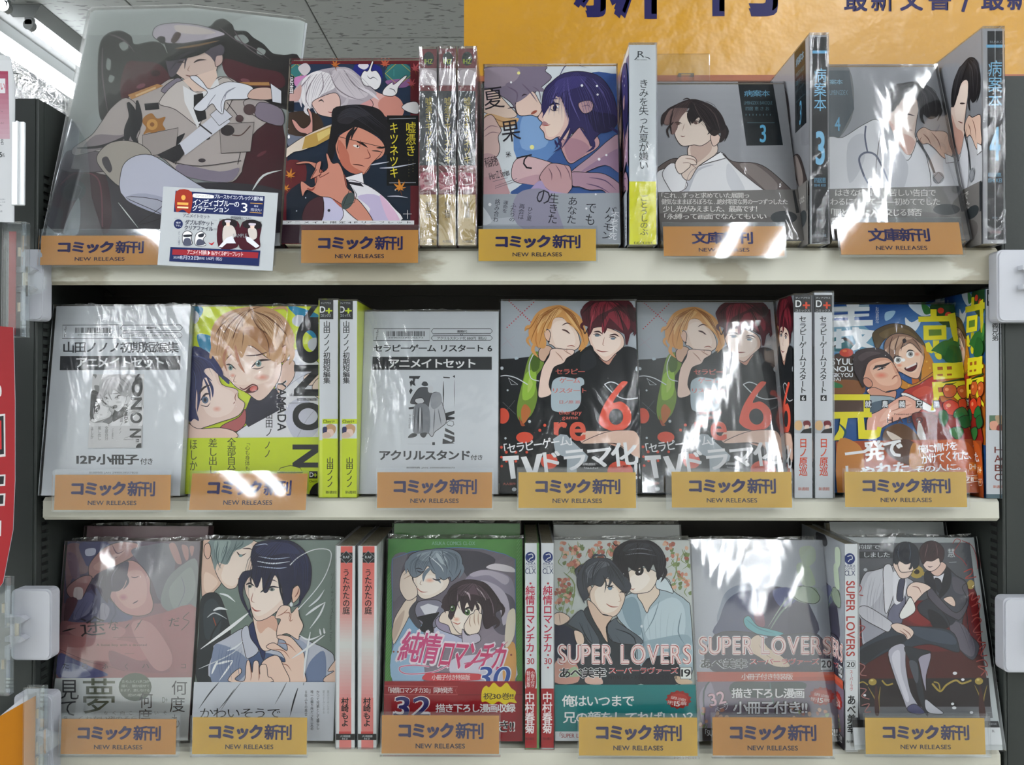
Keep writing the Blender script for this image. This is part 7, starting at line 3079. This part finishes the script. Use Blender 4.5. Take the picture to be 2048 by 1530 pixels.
# ------------------------------------------------------------------ clips, plates and posters at the two uprights
def plate(name, x0, y0, x1, y1, Yf, label, hook=None, tabx=None):
    """white magnetic plate with rounded corners fixed on the upright"""
    a, b = at_y(x0, y1, Yf), at_y(x1, y0, Yf)
    e = empty('magnet_hook', (a.x, Yf, a.z), label=label, cat='hook')
    w, h = b.x - a.x, b.z - a.z
    r_ = .005
    pts = []
    for cx_, cz_, a0 in ((w - r_, h - r_, 0), (r_, h - r_, 90), (r_, r_, 180), (w - r_, r_, 270)):
        for k in range(5):
            an = R(a0 + k * 22.5)
            pts.append((cx_ + r_ * math.cos(an), cz_ + r_ * math.sin(an)))
    mb = MB().prism(pts, 'y', 0.0015, .0132)
    ins = [(w / 2 + (p[0] - w / 2) * .93, h / 2 + (p[1] - h / 2) * .96) for p in pts]
    mb2 = MB().prism(ins, 'y', 0.0, .0016)
    mb.build('base_plate', M_white, e)
    mb2.build('face_plate', M_white, e)
    if hook:
        hx_, hz_ = at_y(hook[0], hook[1], Yf).x - a.x, at_y(hook[0], hook[1], Yf).z - a.z
        for s in (-1, 1):
            MB().prism([(hx_ - .010, hz_ + s * .0085 - .002), (hx_ + .004, hz_ + s * .0085 - .003), (hx_ + .009, hz_ + s * .0085), (hx_ + .004, hz_ + s * .0085 + .003), (hx_ - .010, hz_ + s * .0085 + .002)], 'y', -.007, 0.0).build('hook_arm', M_white, e)
        MB().cyl((hx_ - .001, -.004, hz_ - .0085), (hx_ - .001, -.004, hz_ + .0085), .0018, 10).build('pivot_pin', M_steelpin, e)
    return e
plate('p1', 42, 498, 86, 641, .687, 'white magnetic plate behind the clear clip beside the top shelf', hook=(58, 560))
plate('p2', 20, 1179, 102, 1321, .687, 'white magnetic hook plate on the left upright beside the bottom shelf', hook=(42, 1255))
plate('p3', 25, 1389, 105, 1600, .687, 'white magnetic plate behind the orange sign in the lower left corner', hook=(80, 1490))
plate('p4', 1996, 499, 2090, 644, .687, 'white magnetic plate on the right upright below the top shelf', hook=(2058, 556))
plate('p5', 2009, 1196, 2100, 1346, .687, 'white magnetic plate on the right upright beside the bottom shelf', hook=(2075, 1262))

# clear clip with a red strip
def clip_holder(x0, y0, x1, y1, Yf, label, strip, name='clear_clip', cat='clip', tab=None, gray=None):
    a, b = at_y(x0, y1, Yf), at_y(x1, y0, Yf)
    e = empty(name, (a.x, Yf, a.z), label=label, cat=cat)
    w, h = b.x - a.x, b.z - a.z
    MB().box(0, 0, 0, w, .0015, h, bevel=.0005).build('front_plate', M_clear, e)
    MB().box(0, .006, 0, w, .0075, h, bevel=.0005).build('rear_plate', M_clear, e)
    MB().box(w - .0035, .0, 0, w, .0075, h * .42).box(w - .0035, 0, h * .58, w, .0075, h).build('hinge_rib', M_clear, e)
    for zz in (.26, .74):
        MB().cyl((w - .006, .0035, h * zz - .004), (w - .006, .0035, h * zz + .004), .0022, 12).build('spring_pin', M_steelpin, e)
    if strip:
        MB().box(w * strip[0], .003, .002, w * strip[1], .0036, h * .92).build('strip', strip[2], e)
    if tab:
        c = [at_y(p[0], p[1], Yf) for p in tab]
        MB().prism([(p.x - a.x, p.z - a.z) for p in c], 'y', .001, .004).build('grip_tab', M_clear, e)
    return e
clip_holder(2, 443, 50, 674, .672, 'clear plastic clip with red strip at the left edge below the pink poster', (.22, .52, M_redlabel), tab=[(50, 530), (78, 545), (88, 552), (88, 576), (76, 586), (50, 592)])
clip_holder(-30, 1156, 18, 1392, .672, 'clear plastic clip at the left edge beside the white hook plate', None, tab=[(18, 1230), (36, 1238), (36, 1280), (18, 1300)])
clip_holder(44, 1376, 86, 1580, .668, 'clear plastic clip holding the orange sign in the lower left corner', None, tab=[(86, 1462), (114, 1470), (116, 1490), (86, 1512)])

pk_poster = quad_card('poster', [(-120, 440), (-120, 96), (20, 112), (30, 170), (28, 445)], .668, Art().run(TX['pink']), M_card, 'pink and white poster with small black lettering in a clear frame', 'poster')
ww = at_y(48, 243, .666) - at_y(22, 410, .666)
M_frost = clear_mat('frosted_strip', rough=0.3, base=0.1, edge=0.4, body=0.72)
o = MB().box(0, 0, 0, ww.x, .003, ww.z, bevel=.0006).box(ww.x * .45, -.002, 0, ww.x * .6, .0, ww.z).build('edge_strip', M_frost, pk_poster)
o.location = at_y(22, 410, .666) - pk_poster.location
o['label'] = 'pale translucent edge strip'
quad_card('red_banner', [(-120, 1120), (-120, 640), (27, 655), (30, 800), (30, 960), (26, 1060), (6, 1165), (-20, 1200)], .665, Art().run(TX['red']), M_vinyl, 'red banner with white outlined black lettering at the left edge', 'banner')
ora = Art().run('@ 0 0 1\nr a87018 -200 1300 200 1700')
quad_card('orange_sign', [(-120, 1560), (-120, 1500), (0, 1432), (46, 1394), (72, 1385), (70, 1560)], .674, ora, M_card, 'plain orange sign corner held in a clear clip at lower left', 'sign')

# packet with a barcode behind the left upright
pa, pb = at_y(26, 236, .84), at_y(124, 128, .84)
pe = empty('wrapped_packet', (pa.x, .84, pa.z), label='crinkled clear packet with a barcode label behind the left upright', cat='packet')
pw, ph_ = pb.x - pa.x, pb.z - pa.z
MB().prism([(0, -.10), (pw, -.10), (pw, ph_ * .35), (pw * .45, ph_ * .8), (0, ph_)], 'y', .002, .006).build('card_insert', M_white, pe)
MB().prism([(-.002, -.10), (pw + .002, -.10), (pw + .003, ph_ * .4), (pw * .5, ph_ * .88), (0, ph_ + .004)], 'y', -.004, .008).build('film', M_crinkle, pe)
bx = Art()
bx.part = 'barcode'
bx.run(expand('@ 26 140 1\nBAR 4 5 30 36\n'))
it = art_local(bx, lambda p: (at_y(p[0], p[1], .84).x - pa.x, at_y(p[0], p[1], .84).z - pa.z))
art_mesh('barcode', it, [(0, 0), (pw, 0), (pw, ph_), (0, ph_)], lambda u, v, d: (u, .002 - d, v), M_card, pe)
MB().box(.0, .008, -pa.z, pw, .03, -.10).build('stand', M_steel, pe)
